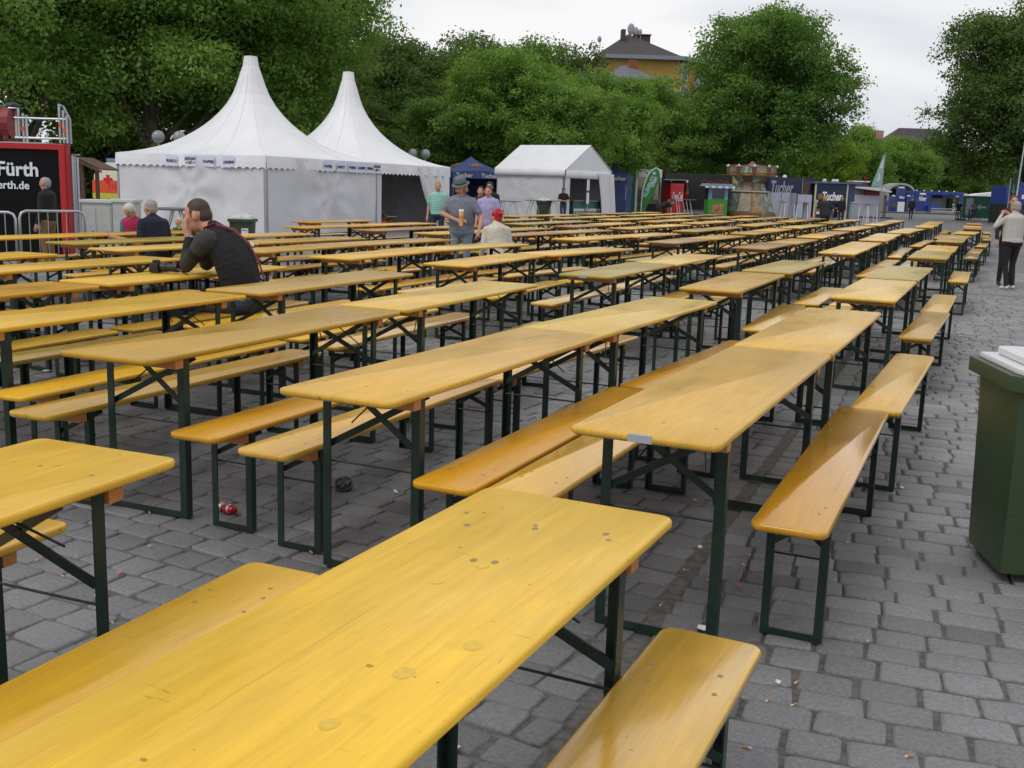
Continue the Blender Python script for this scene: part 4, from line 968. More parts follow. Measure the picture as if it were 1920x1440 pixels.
def wall_sheet(a, b, z0, z1, name, parent, seed=0, m=None, amp=.10, star=True, th=.01):
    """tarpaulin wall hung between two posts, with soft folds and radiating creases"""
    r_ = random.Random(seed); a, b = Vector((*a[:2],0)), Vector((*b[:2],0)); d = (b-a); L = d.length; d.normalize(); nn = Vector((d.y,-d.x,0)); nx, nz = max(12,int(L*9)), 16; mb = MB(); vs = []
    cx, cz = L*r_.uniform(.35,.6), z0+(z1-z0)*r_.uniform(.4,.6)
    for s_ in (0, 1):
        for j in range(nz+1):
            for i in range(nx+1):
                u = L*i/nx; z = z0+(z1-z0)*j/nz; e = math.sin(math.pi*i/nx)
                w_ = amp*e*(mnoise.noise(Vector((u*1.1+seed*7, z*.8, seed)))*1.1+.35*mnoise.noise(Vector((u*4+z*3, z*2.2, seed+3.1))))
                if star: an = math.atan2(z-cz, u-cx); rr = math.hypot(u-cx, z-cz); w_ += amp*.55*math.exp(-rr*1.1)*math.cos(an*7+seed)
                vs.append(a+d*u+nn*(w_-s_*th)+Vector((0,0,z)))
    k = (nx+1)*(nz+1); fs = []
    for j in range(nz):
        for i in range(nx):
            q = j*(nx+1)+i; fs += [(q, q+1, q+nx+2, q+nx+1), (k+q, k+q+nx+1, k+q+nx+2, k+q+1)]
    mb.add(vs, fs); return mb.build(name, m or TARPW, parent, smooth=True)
def pagoda(name, label, corner, S, walls, rz=0, H=5.4, ze=2.16, seed=1, alpha=R(25.7)):
    """corner = front corner; one side runs left and back, the other right and back"""
    t = thing(name, label, 'tent', (0,0,0)); t.location = corner
    # local frame: x along the right-hand face, y along the left-hand face
    r_dir = CRT*math.sin(alpha)+CFW*math.cos(alpha); l_dir = -CRT*math.cos(alpha)+CFW*math.sin(alpha)
    t.rotation_euler = (0,0,math.atan2(r_dir.y, r_dir.x))
    if abs((Matrix.Rotation(t.rotation_euler.z,3,'Z')@Vector((0,1,0))).dot(l_dir)-1) > .01: print('frame?', (Matrix.Rotation(t.rotation_euler.z,3,'Z')@Vector((0,1,0))).dot(l_dir))
    prof = [(1,0),(.9,.018),(.8,.046),(.7,.082),(.62,.122),(.53,.178),(.45,.238),(.38,.300),(.32,.362),(.26,.435),(.20,.522),(.15,.620),(.115,.720),(.088,.82),(.062,.91),(.050,1.0)]
    mb = MB(); n = 16; vs = []; k = len(prof); c0 = S/2
    sq = []
    for i in range(n*2):
        a = 2*math.pi*i/(n*2)-math.pi*3/4; c, s_ = math.cos(a), math.sin(a); m_ = max(abs(c), abs(s_)); sq.append(((c/m_, s_/m_), (c, s_)))
    for rr, h in prof:
        f = min(1, max(0,(1-rr)/.75))**1.1
        for (qx, qy), (cx, cy) in sq:
            x = qx*(1-f)+cx*f*1.32; y = qy*(1-f)+cy*f*1.32; sag = -.05*S/5*(1-abs(qx*qy))*(math.sin(math.pi*min(1,rr))**1) if rr < 1 else 0
            vs.append((c0+x*rr*c0, c0+y*rr*c0, ze+(H-ze)*h+sag*.6))
    nn = n*2; fs = [(i*nn+j, i*nn+(j+1)%nn, (i+1)*nn+(j+1)%nn, (i+1)*nn+j) for i in range(k-1) for j in range(nn)]
    fs.append(tuple(range((k-1)*nn, k*nn))); mb.add(vs, fs); roof = mb.build('roof', TARP, t)
    for p in roof.data.polygons: p.use_smooth = False
    # seams where the panels are welded
    sm = MB()
    for j in range(0, nn, 2):
        sm.tube([Vector(vs[i*nn+j])+Vector((0,0,.004)) for i in range(k)], [.010]*k, 4, False)
    sm.build('roof_seam', TARP, roof)
    cap_ = MB(); cap_.lathe([(.050*c0*1.36, H-.06), (.050*c0*1.38,H+.01), (.03,H+.03)], (c0,c0,0), 16); cap_.build('peak_cap', TARP, roof)
    v = MB()
    for a, b in (((0,0),(S,0)), ((S,0),(S,S)), ((S,S),(0,S)), ((0,S),(0,0))): scallop(v, a, b, ze+.002, ze-.36, 22, .055)
    v.build('valance', TARP, t)
    fr = MB()
    for a, b in (((0,0),(S,0)), ((S,0),(S,S)), ((S,S),(0,S)), ((0,S),(0,0))): fr.beam((a[0]*.99+.03, a[1]*.99+.03, ze-.06), (b[0]*.99+.03, b[1]*.99+.03, ze-.06), .06, .08)
    fr.build('eave_rail', ALU, t)
    for x, y in ((0,0),(S,0),(S,S),(0,S)):
        p = MB(); ix, iy = (.05 if x == 0 else -.05), (.05 if y == 0 else -.05); p.box((x+ix, y+iy, (ze-.1)/2), (.07,.07,ze-.1)); p.box((x+ix, y+iy, .01), (.2,.2,.02)); p.build('post', ALU, t)
    for w_ in walls:
        a, b = {'right': ((.1,.02),(S-.1,.02)), 'left': ((.02,.1),(.02,S-.1)), 'back': ((.1,S-.02),(S-.1,S-.02)), 'far': ((S-.02,.1),(S-.02,S-.1))}[w_]
        if w_ in ('left','back'): a, b = b, a
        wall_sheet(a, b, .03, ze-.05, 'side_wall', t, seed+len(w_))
    return t
TF_ = Vector((0,0,0)); _c1 = CFW*29+CRT*(-6.83)
S1 = 5.5
pg1 = pagoda('pagoda_tent', 'white pagoda tent with drink signs on its valance, nearer of the two', _c1, S1, ['right','left','back','far'], seed=1, H=5.12)
_rd = CRT*math.sin(R(25.7))+CFW*math.cos(R(25.7))
_c2 = _c1+_rd*(S1-.12)-CRT*.22
pg2 = pagoda('pagoda_tent', 'white pagoda tent with open front, farther of the two, dark inside', _c2, 5.2, ['back','left','far'], seed=5, H=5.22, ze=2.16)
# front of the second tent: curtain at the left, a flap drawn aside at the right
wall_sheet((.08,.02),(.75,.02), .03, 2.1, 'curtain', pg2, 11, amp=.09, star=False)
fl = MB(); vs = []; nx, nz = 14, 14
for s_ in (0,1):
    for j in range(nz+1):
        for i in range(nx+1):
            z = .03+2.07*j/nz; xl = 2.95+1.35*(1-j/nz)**1.15; x = xl+(5.0-xl)*i/nx; vs.append((x, .0+.07*math.sin(i*1.5+j*.25)-s_*.012-.05*(1-j/nz), z))
k = (nx+1)*(nz+1); fs = [f for j in range(nz) for i in range(nx) for q in (j*(nx+1)+i,) for f in ((q,q+1,q+nx+2,q+nx+1),(k+q,k+q+nx+1,k+q+nx+2,k+q+1))]
fl.add(vs, fs); fl.build('door_flap', TARP, pg2, smooth=True)
# signs taped to the valance of the first tent
def sign(parent, x, y, z, w_, h, lines, rot, tilt=0, flags=False, big=.1):
    s_ = MB(); s_.box((0,0,0), (w_,.006,h)); o = s_.build('paper_sign', PAPER, parent); o.location = (x,y,z); o.rotation_euler = (R(4),tilt,rot)
    for i, ln in enumerate(lines):
        zz = (0 if len(lines) == 1 else (.05 if i == 0 else -.055)); sz = big if i == 0 or len(lines) == 1 else big*1.0
        q = text('lettering', ln, sz, INK, o, (0,-.006,zz-.02*(len(lines) == 1)), (R(90),0,0), bold=.004, depth=.001); 
        wd = max(v.co.x for v in q.data.vertices)-min(v.co.x for v in q.data.vertices); q.scale = (w_*.92*(1 if ln != 'SHOT' else .36)/wd, 1.25, 1)
    if flags:
        for sx in (-1,1):
            for j, c in enumerate((('black_stripe',(.02,.02,.02)),('red_stripe',(.6,.02,.02)),('gold_stripe',(.75,.5,.03)))):
                f = MB(); f.box((sx*w_*.33,-.005,-.045-.014*j), (w_*.2,.003,.0135)); f.build('flag_stripe', mat(*c, .7), o)
zs = 2.16-.175
for k_, (u, ln, fg) in enumerate((((305-217)/278, ['PROSECCO'], 0),((350-217)/278,['DEUTSCHLAND','SHOT'],1),((380-217)/278,['KAFFEE'],0),((418-217)/278,['LONGDRINKS'],0))):
    u_ = {0:.60,1:.475,2:.355,3:.225}[k_]; sign(pg1, -.055, S1*u_, zs, .41, .31, ln, R(-90), .03*(-1)**k_, fg, .085)
for k_, (u_, ln, fg) in enumerate(((.50,['KAFFEE'],0),(.62,['PROSECCO'],0),(.725,['WEINE'],0),(.815,['LONGDRINKS'],0),(.90,['CAIPIRINHA'],0),(.972,['DEUTSCHLAND','SHOT'],1))):
    sign(pg1, S1*u_, -.055, zs, .41, .31, ln, 0, .03*(-1)**k_, fg, .085)
# things inside the second tent
def deck_chair():
    t = thing('deck_chair', 'deck chair with dark blue canvas just inside the open pagoda tent', 'deck chair', pg2.matrix_basis@Vector((1.9,.9,0)), pg2.rotation_euler.z)
    wd = mat('beech_wood', (.45,.27,.12), .5)
    for x in (-.3,.3):
        k = MB(); k.beam((x,-.45,.12),(x,.5,1.0), .03,.045); k.build('side_rail', wd, t); k = MB(); k.beam((x*.92,.5,.03),(x*.92,-.55,.45), .03,.045); k.build('side_rail', wd, t)
    k = MB(); k.beam((-.3,.47,.97),(.3,.47,.97), .03,.03); k.beam((-.3,-.52,.44),(.3,-.52,.44), .03,.03); k.build('cross_rail', wd, t)
    vs = []; 
    for i in range(9):
        u = i/8; vs += [(-.27, .45-.95*u, .96-.55*u-.22*math.sin(math.pi*u)), (.27, .45-.95*u, .96-.55*u-.22*math.sin(math.pi*u))]
    k = MB(); k.add(vs+[(x,y,z-.006) for x,y,z in vs], [(2*i,2*i+1,2*i+3,2*i+2) for i in range(8)]+[(18+2*i,18+2*i+2,18+2*i+3,18+2*i+1) for i in range(8)]); k.build('canvas', mat('navy_canvas', (.012,.015,.035), .9), t, True)
deck_chair()
def rack():
    t = thing('storage_rack', 'dark shelf rack against the back of the open pagoda tent', 'shelf', pg2.matrix_basis@Vector((2.6,3.6,0)), pg2.rotation_euler.z)
    m = mat('dark_rack', (.03,.03,.028), .7)
    for x in (-.9,.9): k = MB(); k.box((x,0,.95),(.05,.5,1.9)); k.build('upright', m, t)
    for z in (.3,.8,1.3,1.8): k = MB(); k.box((0,0,z),(1.8,.5,.03)); k.build('shelf', m, t)
rack()
def crate(x, y, c, lab, sz=(.5,.36,.3)):
    t = thing('drinks_crate', lab, 'crate', pg2.matrix_basis@Vector((x,y,0)), pg2.rotation_euler.z+rng.uniform(-.2,.2)); m = mat('crate_%.2f' % c[0], c, .5)
    for sx in (-1,1):
        k = MB(); k.box((sx*sz[0]/2,0,sz[2]/2),(.02,sz[1],sz[2])); k.build('side_panel', m, t); k = MB(); k.box((0,sx*sz[1]/2,sz[2]/2),(sz[0]-.022,.02,sz[2])); k.build('side_panel', m, t)
    k = MB(); k.box((0,0,.012),(sz[0]-.03,sz[1]-.03,.02)); k.build('base', m, t)
crate(.95,.55,(.75,.07,.02),'orange red crate on the ground inside the open tent, left one'); crate(1.5,.6,(.70,.06,.02),'orange red crate beside the deck chair in the open tent'); 
k = MB(); k.box((0,0,.36),(1.1,.6,.72)); k.box((0,-.02,.74),(1.2,.7,.03)); o = bevel(k.build('cloth_covered_table', mat('black_cloth', (.015,.015,.016), .8), None), .02); o.location = pg2.matrix_basis@Vector((1.0,1.5,0)); o.rotation_euler = (0,0,pg2.rotation_euler.z); meta(o, 'black covered serving table in the dark of the open tent', 'table')
# --- gable tent
def gable():
    t = thing('gable_tent', 'small white gable tent with a green beer counter in its open front', 'tent'); al = R(36.4); S = 3.85; ze = 2.42; zr = 3.55
    c = CFW*48+CRT*((1045-960)/FPX*48); r_d = CRT*math.sin(al)+CFW*math.cos(al); t.location = c; t.rotation_euler = (0,0,math.atan2(r_d.y, r_d.x))
    # x along the gable face, y along the long side
    o_ = .08; mb = MB(); h = S/2
    for s_ in (0,1):
        x0, x1 = (-o_, h) if s_ == 0 else (h, S+o_); z0, z1 = (ze-.03, zr) if s_ == 0 else (zr, ze-.03)
        mb.add([(x0,-o_,z0),(x1,-o_,z1),(x1,S+o_,z1),(x0,S+o_,z0),(x0,-o_,z0-.02),(x1,-o_,z1-.02),(x1,S+o_,z1-.02),(x0,S+o_,z0-.02)], [(0,1,2,3),(7,6,5,4),(0,4,5,1),(2,6,7,3),(0,3,7,4)] if s_ == 0 else [(0,1,2,3),(7,6,5,4),(0,4,5,1),(2,6,7,3),(1,5,6,2)])
    mb.build('roof', TARP, t)
    g = MB(); g.prism([(-.02,ze-.05),(S+.02,ze-.05),(h,zr-.03)], -.05, -.03, 'y'); g.build('gable_panel', TARP, t); g = MB(); g.prism([(-.02,ze-.05),(S+.02,ze-.05),(h,zr-.03)], S+.03, S+.05, 'y'); g.build('gable_panel', TARP, t)
    v = MB(); scallop(v, (0,-.05),(S,-.05), ze-.02, ze-.42, 26, .045); scallop(v, (-o_,S+.05),(-o_,-.05), ze-.03, ze-.33, 1, .0); v.build('valance', TARP, t, True)
    for x, y in ((.04,.04),(S-.04,.04),(S-.04,S-.04),(.04,S-.04)): k = MB(); k.box((x,y,(ze-.03)/2),(.06,.06,ze-.06)); k.build('post', ALU, t)
    k = MB(); k.box((h,-.01,(ze+.6)/2),(.05,.03,ze+.55)); k.build('centre_pole', ALU, t)
    wall_sheet((.0,S-.05),(.0,.1), .02, ze-.05, 'side_wall', t, 21, amp=.05); wall_sheet((S,.1),(S,S-.05), .02, ze-.05, 'side_wall', t, 22); wall_sheet((S-.05,S),(.05,S), .02, ze-.05, 'side_wall', t, 23, m=mat('navy_backdrop', (.02,.03,.10), .8))
    # curtains
    wall_sheet((.02,-.02),(.42,-.02), .02, ze-.1, 'curtain', t, 24, amp=.10, star=False)
    k = MB(); vs = []; nx, nz = 12, 10
    for s_ in (0,1):
        for j in range(nz+1):
            for i in range(nx+1):
                z = .02+(ze-.15)*j/nz; xl = S-.75-.5*(j/nz)**1.6; xr = S+.45-.40*(j/nz); vs.append((xl+(xr-xl)*i/nx, -.10+.09*math.sin(i*1.9)-s_*.01, z))
    kk = (nx+1)*(nz+1); k.add(vs, [f for j in range(nz) for i in range(nx) for q in (j*(nx+1)+i,) for f in ((q,q+1,q+nx+2,q+nx+1),(kk+q,kk+q+nx+1,kk+q+nx+2,kk+q+1))]); k.build('curtain', TARP, t, True)
    b = thing('beer_counter', 'dark green beer counter with white lettered panels under the gable tent', 'counter', t.matrix_basis@Vector((h+.25,.35,0)), t.rotation_euler.z)
    gm = mat('counter_green', (.02,.10,.085), .5); k = MB(); k.box((0,0,.5),(2.5,.5,1.0)); bevel(k.build('cabinet', gm, b), .01); k = MB(); k.box((0,-.02,1.02),(2.6,.6,.045)); k.build('counter_top', mat('counter_top', (.18,.20,.19), .4), b)
    cr_ = mat('cream_panel', (.62,.62,.56), .6)
    for i, s_ in enumerate(('DE','GRÜNER','DE','GRÜNER','DE')):
        x = (-1.08,-.62,-.08,.42,.98)[i]; w_ = .62 if s_ == 'GRÜNER' else .26; q = MB(); q.box((x,-.256,.42),(w_,.008,.5)); q = q.build('sign_panel', cr_, b)
        tt = text('lettering', s_, .2, gm, q, (x,-.264,.40), depth=.002, bold=.006); wd = max(v.co.x for v in tt.data.vertices)-min(v.co.x for v in tt.data.vertices); tt.scale = (w_*.9/wd, 1.9, 1)
    m = thing('menu_boards', 'white price lists hanging on the pole of the gable tent', 'menu board', t.matrix_basis@Vector((h-.06,-.06,0)), t.rotation_euler.z)
    for z in (1.15,1.75): k = MB(); k.box((0,0,z),(.22,.015,.5)); k.build('price_list', WHITE, m)
    r = thing('umbrella', 'closed dark red parasol standing inside the gable tent', 'parasol', t.matrix_basis@Vector((h-.05,1.2,0)), 0); k = MB(); k.lathe([(.04,.5),(.22,.75),(.20,1.5),(.10,2.0),(.02,2.15)], n=12); k.build('canopy', mat('dark_red', (.35,.02,.03), .7), r, True); k = MB(); k.tube([(0,0,0),(0,0,.6)], .025); k.lathe([(.25,0),(.25,.06),(.05,.1)], n=12); k.build('base', STEEL, r)
    s2 = thing('blue_banner', 'blue banner with big white letters across the back of the gable tent', 'banner', t.matrix_basis@Vector((h+.5,S-.25,0)), t.rotation_euler.z); k = MB(); k.box((0,0,1.9),(2.4,.02,.6)); k.build('cloth', mat('banner_blue', (.02,.05,.22), .7), s2); text('lettering', 'Tucher', .6, WHITE, s2, (0,-.02,1.9), bold=.02)
    bx = thing('fridge', 'steel fridge with shelves behind the barmaid', 'fridge', t.matrix_basis@Vector((.95,2.2,0)), t.rotation_euler.z); k = MB(); k.box((0,.3,.95),(.8,.05,1.9)); k.box((-.38,0,.95),(.04,.6,1.9)); k.box((.38,0,.95),(.04,.6,1.9)); k.build('housing', STEEL, bx)
    for z in (.1,.5,.9,1.3,1.7): k = MB(); k.box((0,0,z),(.72,.5,.02)); k.build('shelf', STEEL, bx)
    return t
gable()
# --- blue pop-up canopies
NAVY = mat('navy_canopy', (.055,.085,.23), .6, var=.08, vscale=2, bump=.3, bscale=4); CREAM = mat('cream_print', (.75,.70,.58), .7); ORNG = mat('orange_print', (.65,.30,.12), .7)
def canopy(lab, x0, x1, d, S, rz, zc, ze, walls, texts):
    a, b = P(x0,345,d), P(x1,345,d); c = (a+b)/2; c.z = 0; t = thing('canopy_tent', lab, 'canopy', c, YAW+rz)
    h = S/2; mb = MB(); v8 = [(-h,-h,ze),(h,-h,ze),(h,h,ze),(-h,h,ze)]; m4 = [(0,-h,ze+.12),(h,0,ze+.12),(0,h,ze+.12),(-h,0,ze+.12)]; r = .30; top = [(-r,-r,zc-.25),(r,-r,zc-.25),(r,r,zc-.25),(-r,r,zc-.25),(0,0,zc)]
    vs = v8+m4+top; fs = [(0,4,9,8),(4,1,9),(1,5,10,9),(5,2,10),(2,6,11,10),(6,3,11),(3,7,8,11),(7,0,8),(8,9,12),(9,10,12),(10,11,12),(11,8,12)]
    mb.add(vs, fs); mb.build('roof', NAVY, t)
    v = MB(); 
    for p, q in zip(v8, v8[1:]+v8[:1]):
        mid = ((p[0]+q[0])/2,(p[1]+q[1])/2)
        for e, f in ((p, (*mid,ze+.12)), ((*mid,ze+.12), q)):
            v.add([(e[0]*1.004,e[1]*1.004,e[2]),(f[0]*1.004,f[1]*1.004,f[2]),(f[0]*1.01,f[1]*1.01,ze-.30),(e[0]*1.01,e[1]*1.01,ze-.30)], [(0,1,2,3)])
    v.build('valance', NAVY, t)
    for x, y, _ in v8: k = MB(); k.box((x*.97,y*.97,(ze-.02)/2),(.045,.045,ze-.02)); k.build('leg', ALU, t)
    W = {'front': ((-h,-h),(h,-h)), 'right': ((h,-h),(h,h)), 'back': ((h,h),(-h,h)), 'left': ((-h,h),(-h,-h))}
    for w_ in walls: wall_sheet(*[(q[0]*.985,q[1]*.985) for q in W[w_]], .03, ze-.1, 'side_wall', t, int(x0)+len(w_), m=NAVY)
    for face, s_, u, sz in texts:
        rzz = {'front': 0, 'left': R(-90), 'right': R(90)}[face]; Mx = Matrix.Rotation(rzz,3,'Z'); p = Mx@Vector((u,-h*1.016,ze-.16)); text('lettering', s_, sz, CREAM, t, p, (R(90),0,rzz), bold=.006)
    # printed emblem on the roof
    for rzz in (0, R(-90)):
        e = MB(); Mx = Matrix.Rotation(rzz,3,'Z')
        def on(u, w__, lift=.012): # point on the front slope
            f = w__; y = -h+(h-r)*f; z = ze+.08+(zc-.25-ze-.08)*f; return Mx@Vector((u,y-.01,z+lift+.03))
        ring = [(.30*math.cos(a_)+.03*math.cos(3*a_), .48+.20*math.sin(a_)) for a_ in [i*2*math.pi/22 for i in range(23)]]
        for (u0,w0),(u1,w1) in zip(ring, ring[1:]): e.beam(on(u0,w0), on(u1,w1), .035,.01)
        e.tube([on(-.2,.42), on(-.1,.47), on(0,.43), on(.1,.48), on(.22,.44)], .022, 5); e.tube([on(-.16,.54), on(-.02,.60), on(.1,.55), on(.17,.52)], .018, 5); e.build('emblem', ORNG, t)
    return t
canopy('dark blue pop-up canopy between the second pagoda and the gable tent', 838, 925, 56, 2.7, R(20), 3.05, 2.22, ['back','right','left'], [('front','Tucher',-.75,.30),('front','Tucher',.6,.30)])
canopy('dark blue pop-up canopy with closed wall right of the gable tent', 1090, 1178, 65, 3.0, R(-12), 3.40, 2.40, ['front','right','back','left'], [('front','Tucher',-.55,.34),('front','Tucher',.95,.34)])
# --- red framed sign box with stage rail on top
def signbox():
    a, b = P(-70,300,20), P(122,300,20); W_ = (b-a).length; H_ = P(122,271,20).z; t = thing('sign_box', 'big black sign box with a red frame and white lettering at the left edge', 'sign', Vector((b.x,b.y,0)), YAW)
    red = mat('red_paint', (.46,.010,.012), .4, var=.08); blk = mat('black_board', (.004,.004,.005), .45, spec=.15)
    k = MB(); k.box((-W_/2,.12,H_/2),(W_-.02,.20,H_-.02)); k.build('housing', blk, t)
    k = MB(); k.box((-W_/2,-.012,H_-.05),(W_,.06,.10)); k.build('frame_rail', red, t)
    k = MB(); k.box((-.05,-.0125,(H_-.101)/2),(.10,.06,H_-.101)); k.build('frame_rail', red, t); k = MB(); k.box((.004,.12,H_/2),(.012,.20,H_)); k.build('side_panel', red, t)
    k = MB(); k.box((-W_/2,.5,H_+.012),(W_-.6,1.0,.02)); k.build('deck', STEEL, t)
    px = 20/FPX; wt = mat('white_letters', (.72,.80,.82), .5)
    x1 = -(122-73)*px; z1 = P(60,321,20).z; o = text('lettering', 'Fürth', .36, wt, t, (x1, -.004, z1+.02), align='RIGHT', bold=.008, depth=.006)
    x2 = -(122-54)*px; z2 = P(40,350,20).z; text('lettering', 'fuerth.de', .205, wt, t, (x2, -.004, z2+.02), align='RIGHT', bold=.004, depth=.006)
    r_ = thing('stage_railing', 'galvanised scaffold railing with orange clips on top of the sign box', 'railing', t.location+Vector((0,0,H_+.022)), YAW)
    def X(p): return -(122-p)*px
    def Z(p): return P(80,p,20).z-H_-.022
    for p, z in ((44,213),(50,216),(111,193),(118,205),(124,215)): k = MB(); k.tube([(X(p),.1,0),(X(p),.1,Z(z))], .024, 8); k.build('post', STEEL, r_)
    for z in (222,259): k = MB(); k.tube([(X(28),.1,Z(z)),(X(122),.1,Z(z))], .022, 8); k.build('rail', STEEL, r_)
    k = MB(); k.tube([(X(18),.1,Z(204)),(X(36),.1,Z(204)),(X(36),.1,Z(258))], .022, 8); k.tube([(X(30),.12,Z(218)),(X(30),.12,Z(258))], .022, 8); k.build('gate_frame', STEEL, r_)
    k = MB(); k.tube([(X(111),.1,Z(195)),(X(114),.2,Z(197)),(X(124),.25,Z(222)),(X(124),.25,0)], .022, 8); k.build('brace', STEEL, r_)
    oc = mat('orange_clip', (.75,.10,.02), .5)
    for p, z in ((43,242),(112,233),(120,243)): k = MB(); k.tube([(X(p),.1,Z(z)-.04),(X(p),.1,Z(z)+.04)], .034, 8); k.build('clip', oc, r_)
    mch = thing('stage_motor', 'dark red and grey drum shaped machine at the left end of the deck', 'machine', t.location, YAW); mch.location += CRT*X(2)+CFW*.35+Vector((0,0,H_+.022))
    k = MB(); k.tube([(-.28,0,.34),(-.05,0,.34)], .33, 20); k.build('drum', mat('drum_grey', (.16,.16,.17), .4), mch); k = MB(); k.tube([(-.05,0,.34),(.14,0,.34)], [.30,.30], 16); k.box((.05,0,.28),(.10,.4,.5)); k.build('housing', mat('dull_red', (.22,.02,.025), .5), mch)
    k = MB(); k.ell((.13,0,.66),(.13,.13,.075)); k.tube([(.13,0,.4),(.13,0,.62)],.03); k.build('knob', BLACKP, mch, True)
    k = MB(); 
    for x in (-.2,.12): k.box((x,0,.03),(.04,.5,.06))
    k.build('foot', BLACKP, mch)
    return H_
signbox()
def column():
    a = P(136,300,20.3); t = thing('roll_column', 'silver ribbed metal column right of the red framed sign box', 'column', (a.x,a.y,0), YAW); H_ = P(136,291,20.3).z
    for i, x in enumerate((-.09,-.045,0,.045,.09)):
        k = MB(); k.tube([(x,0,0),(x,0,H_-.02*abs(i-2))], .026 if i != 2 else .04, 8); k.build('tube', mat('silver_blue', (.50,.53,.58), .3, metal=.5), t)
    k = MB(); k.box((0,.02,H_+.01),(.24,.12,.03)); k.build('cap', STEEL, t)
column()
def barrier(x0, x1, d0, d1, lab):
    a, b = P(x0,395,d0), P(x1,395,d1); z = P((x0+x1)/2,396,(d0+d1)/2).z; a.z = b.z = 0; L = (b-a).length; t = thing('crowd_barrier', lab, 'barrier', a, math.atan2((b-a).y,(b-a).x), 'crowd barriers by the sign')
    k = MB(); c = .09; k.tube([(0,0,.12),(0,0,z-c),(c*.3,0,z-c*.3),(c,0,z),(L-c,0,z),(L-c*.3,0,z-c*.3),(L,0,z-c),(L,0,.12)], .020, 8); k.tube([(0,0,.14),(L,0,.14)], .016, 6); k.build('frame', STEEL, t, True)
    n = int(L/.13)
    for i in range(1, n): m_ = MB(); m_.tube([(L*i/n,0,.14),(L*i/n,0,z-.01)], .007, 5); m_.build('bar', STEEL, t)
    for x in (.12, L-.12): m_ = MB(); m_.beam((x,-.25,.02),(x,.25,.02), .05,.02); m_.beam((x,0,.02),(x,0,.14), .03,.03); m_.build('foot', STEEL, t)
barrier(-150, 28, 15, 15.1, 'low crowd barrier cut off by the left edge of the photo'); barrier(36, 158, 15.2, 15.8, 'crowd barrier behind the man in the dark jacket')
def cabinet(x0, x1, d, ytop, lab, ndoor, dark):
    c, W_, H_ = place(x0, x1, ytop, d); t = thing('utility_cabinet', lab, 'cabinet', c, YAW); m = mat('cabinet_grey', (.48,.48,.46), .6, var=.12, vscale=3, bump=.2)
    k = MB(); k.box((0,.2,H_/2-.02),(W_,.4,H_-.05)); bevel(k.build('housing', m, t), .01); k = MB(); k.box((0,.2,H_-.02),(W_+.05,.46,.05)); bevel(k.build('lid', mat('cabinet_lid', (.60,.60,.58), .6), t), .01)
    for i in range(ndoor):
        w_ = W_/ndoor; x = -W_/2+w_*(i+.5); k = MB(); k.box((x,-.006,H_*.48),(w_-.04,.012,H_-.2)); q = k.build('door', m, t); h = MB(); h.box((x+w_*.22,-.02,H_*.5),(.02,.02,.12)); h.build('handle', BLACKP, q)
cabinet(150, 207, 17.2, 375, 'grey utility cabinet with scratched doors left of the pair', 2, 1); cabinet(208.5, 246, 17.0, 374, 'pale grey utility cabinet behind the blonde woman', 1, 0)
def stall_roof():
    a = P(152,320,25); t = thing('wooden_shelter', 'small wooden shelter with a sloping brown corrugated roof', 'shelter', (a.x,a.y,0), YAW-R(8)); m = mat('brown_board', (.10,.055,.035), .8, var=.3)
    zl, zr = P(152,298,25).z, P(212,322,25).z; 
    n = 7
    for i in range(n): k = MB(); y = i*.11; k.beam((-.1,y,zl+.03),(.55,y,zr+.04), .108,.028); k.build('roof_board', m, t)
    for x, z in ((0,zl-.05),(0,zl-.05),(.62,zr+.02)): pass
    for x, y, z in ((.0,.05,zl-.06),(.0,.7,zl-.06)): k = MB(); k.box((x,y,z/2),(.07,.07,z)); k.build('post', m, t)
    k = MB(); k.prism([(-.1,zl+.01),(.55,zr+.02),(.55,zr-.04),(-.1,zl-.06)], -.09,-.065,'y'); k.build('fascia', m, t)
stall_roof()
def ambulance():
    d = 36; a, b = P(176,345,d), P(290,345,d); W_ = (b-a).length; H_ = P(200,304,d).z; t = thing('ambulance', 'cream ambulance with red cross and orange stripe half behind the pagoda tent', 'ambulance', Vector((a.x,a.y,0)), YAW)
    cr_ = mat('ambulance_cream', (.72,.68,.50), .35, coat=.4); og = mat('signal_orange', (.85,.08,.015), .4); yl = mat('signal_yellow', (.55,.60,.05), .4)
    k = MB(); k.prism([(0,.45),(0,H_-.45),(.15,H_-.08),(.5,H_),(W_+2.2,H_),(W_+2.2,.45)], 0, 1.9, 'y'); bevel(k.build('body', cr_, t), .05)
    z = P(200,350,d).z; k = MB(); k.box((W_/2+.9,-.006,z),(W_+1.9,.012,.42)); k.build('stripe', og, t); k = MB(); k.box((W_/2+.9,-.006,z-.31),(W_+1.9,.012,.18)); k.build('stripe', yl, t)
    zc = P(195,336,d).z; rc = mat('cross_red', (.60,.01,.02), .5)
    k = MB(); k.box((.48,-.01,zc),(.30,.014,.10)); k.box((.48,-.0102,zc),(.10,.0145,.30)); k.build('red_cross', rc, t)
    text('lettering', '112', .2, mat('dark_blue', (.02,.03,.2), .5), t, (.62,-.014,z)); text('lettering', 'FE', .2, mat('dark_blue', (.02,.03,.2), .5), t, (.88,-.014,P(195,328,d).z))
    k = MB(); k.tube([(.25,.6,H_+.06),(1.0,.6,H_+.06)], .085, 10); k.build('light_bar', mat('beacon_blue', (.10,.20,.35), .2, coat=.5), t)
    for x in (.55, W_+1.5): k = MB(); k.tube([(x,-.02,.36),(x,.2,.36)], .36, 20); k.build('wheel', BLACKP, t)
ambulance()
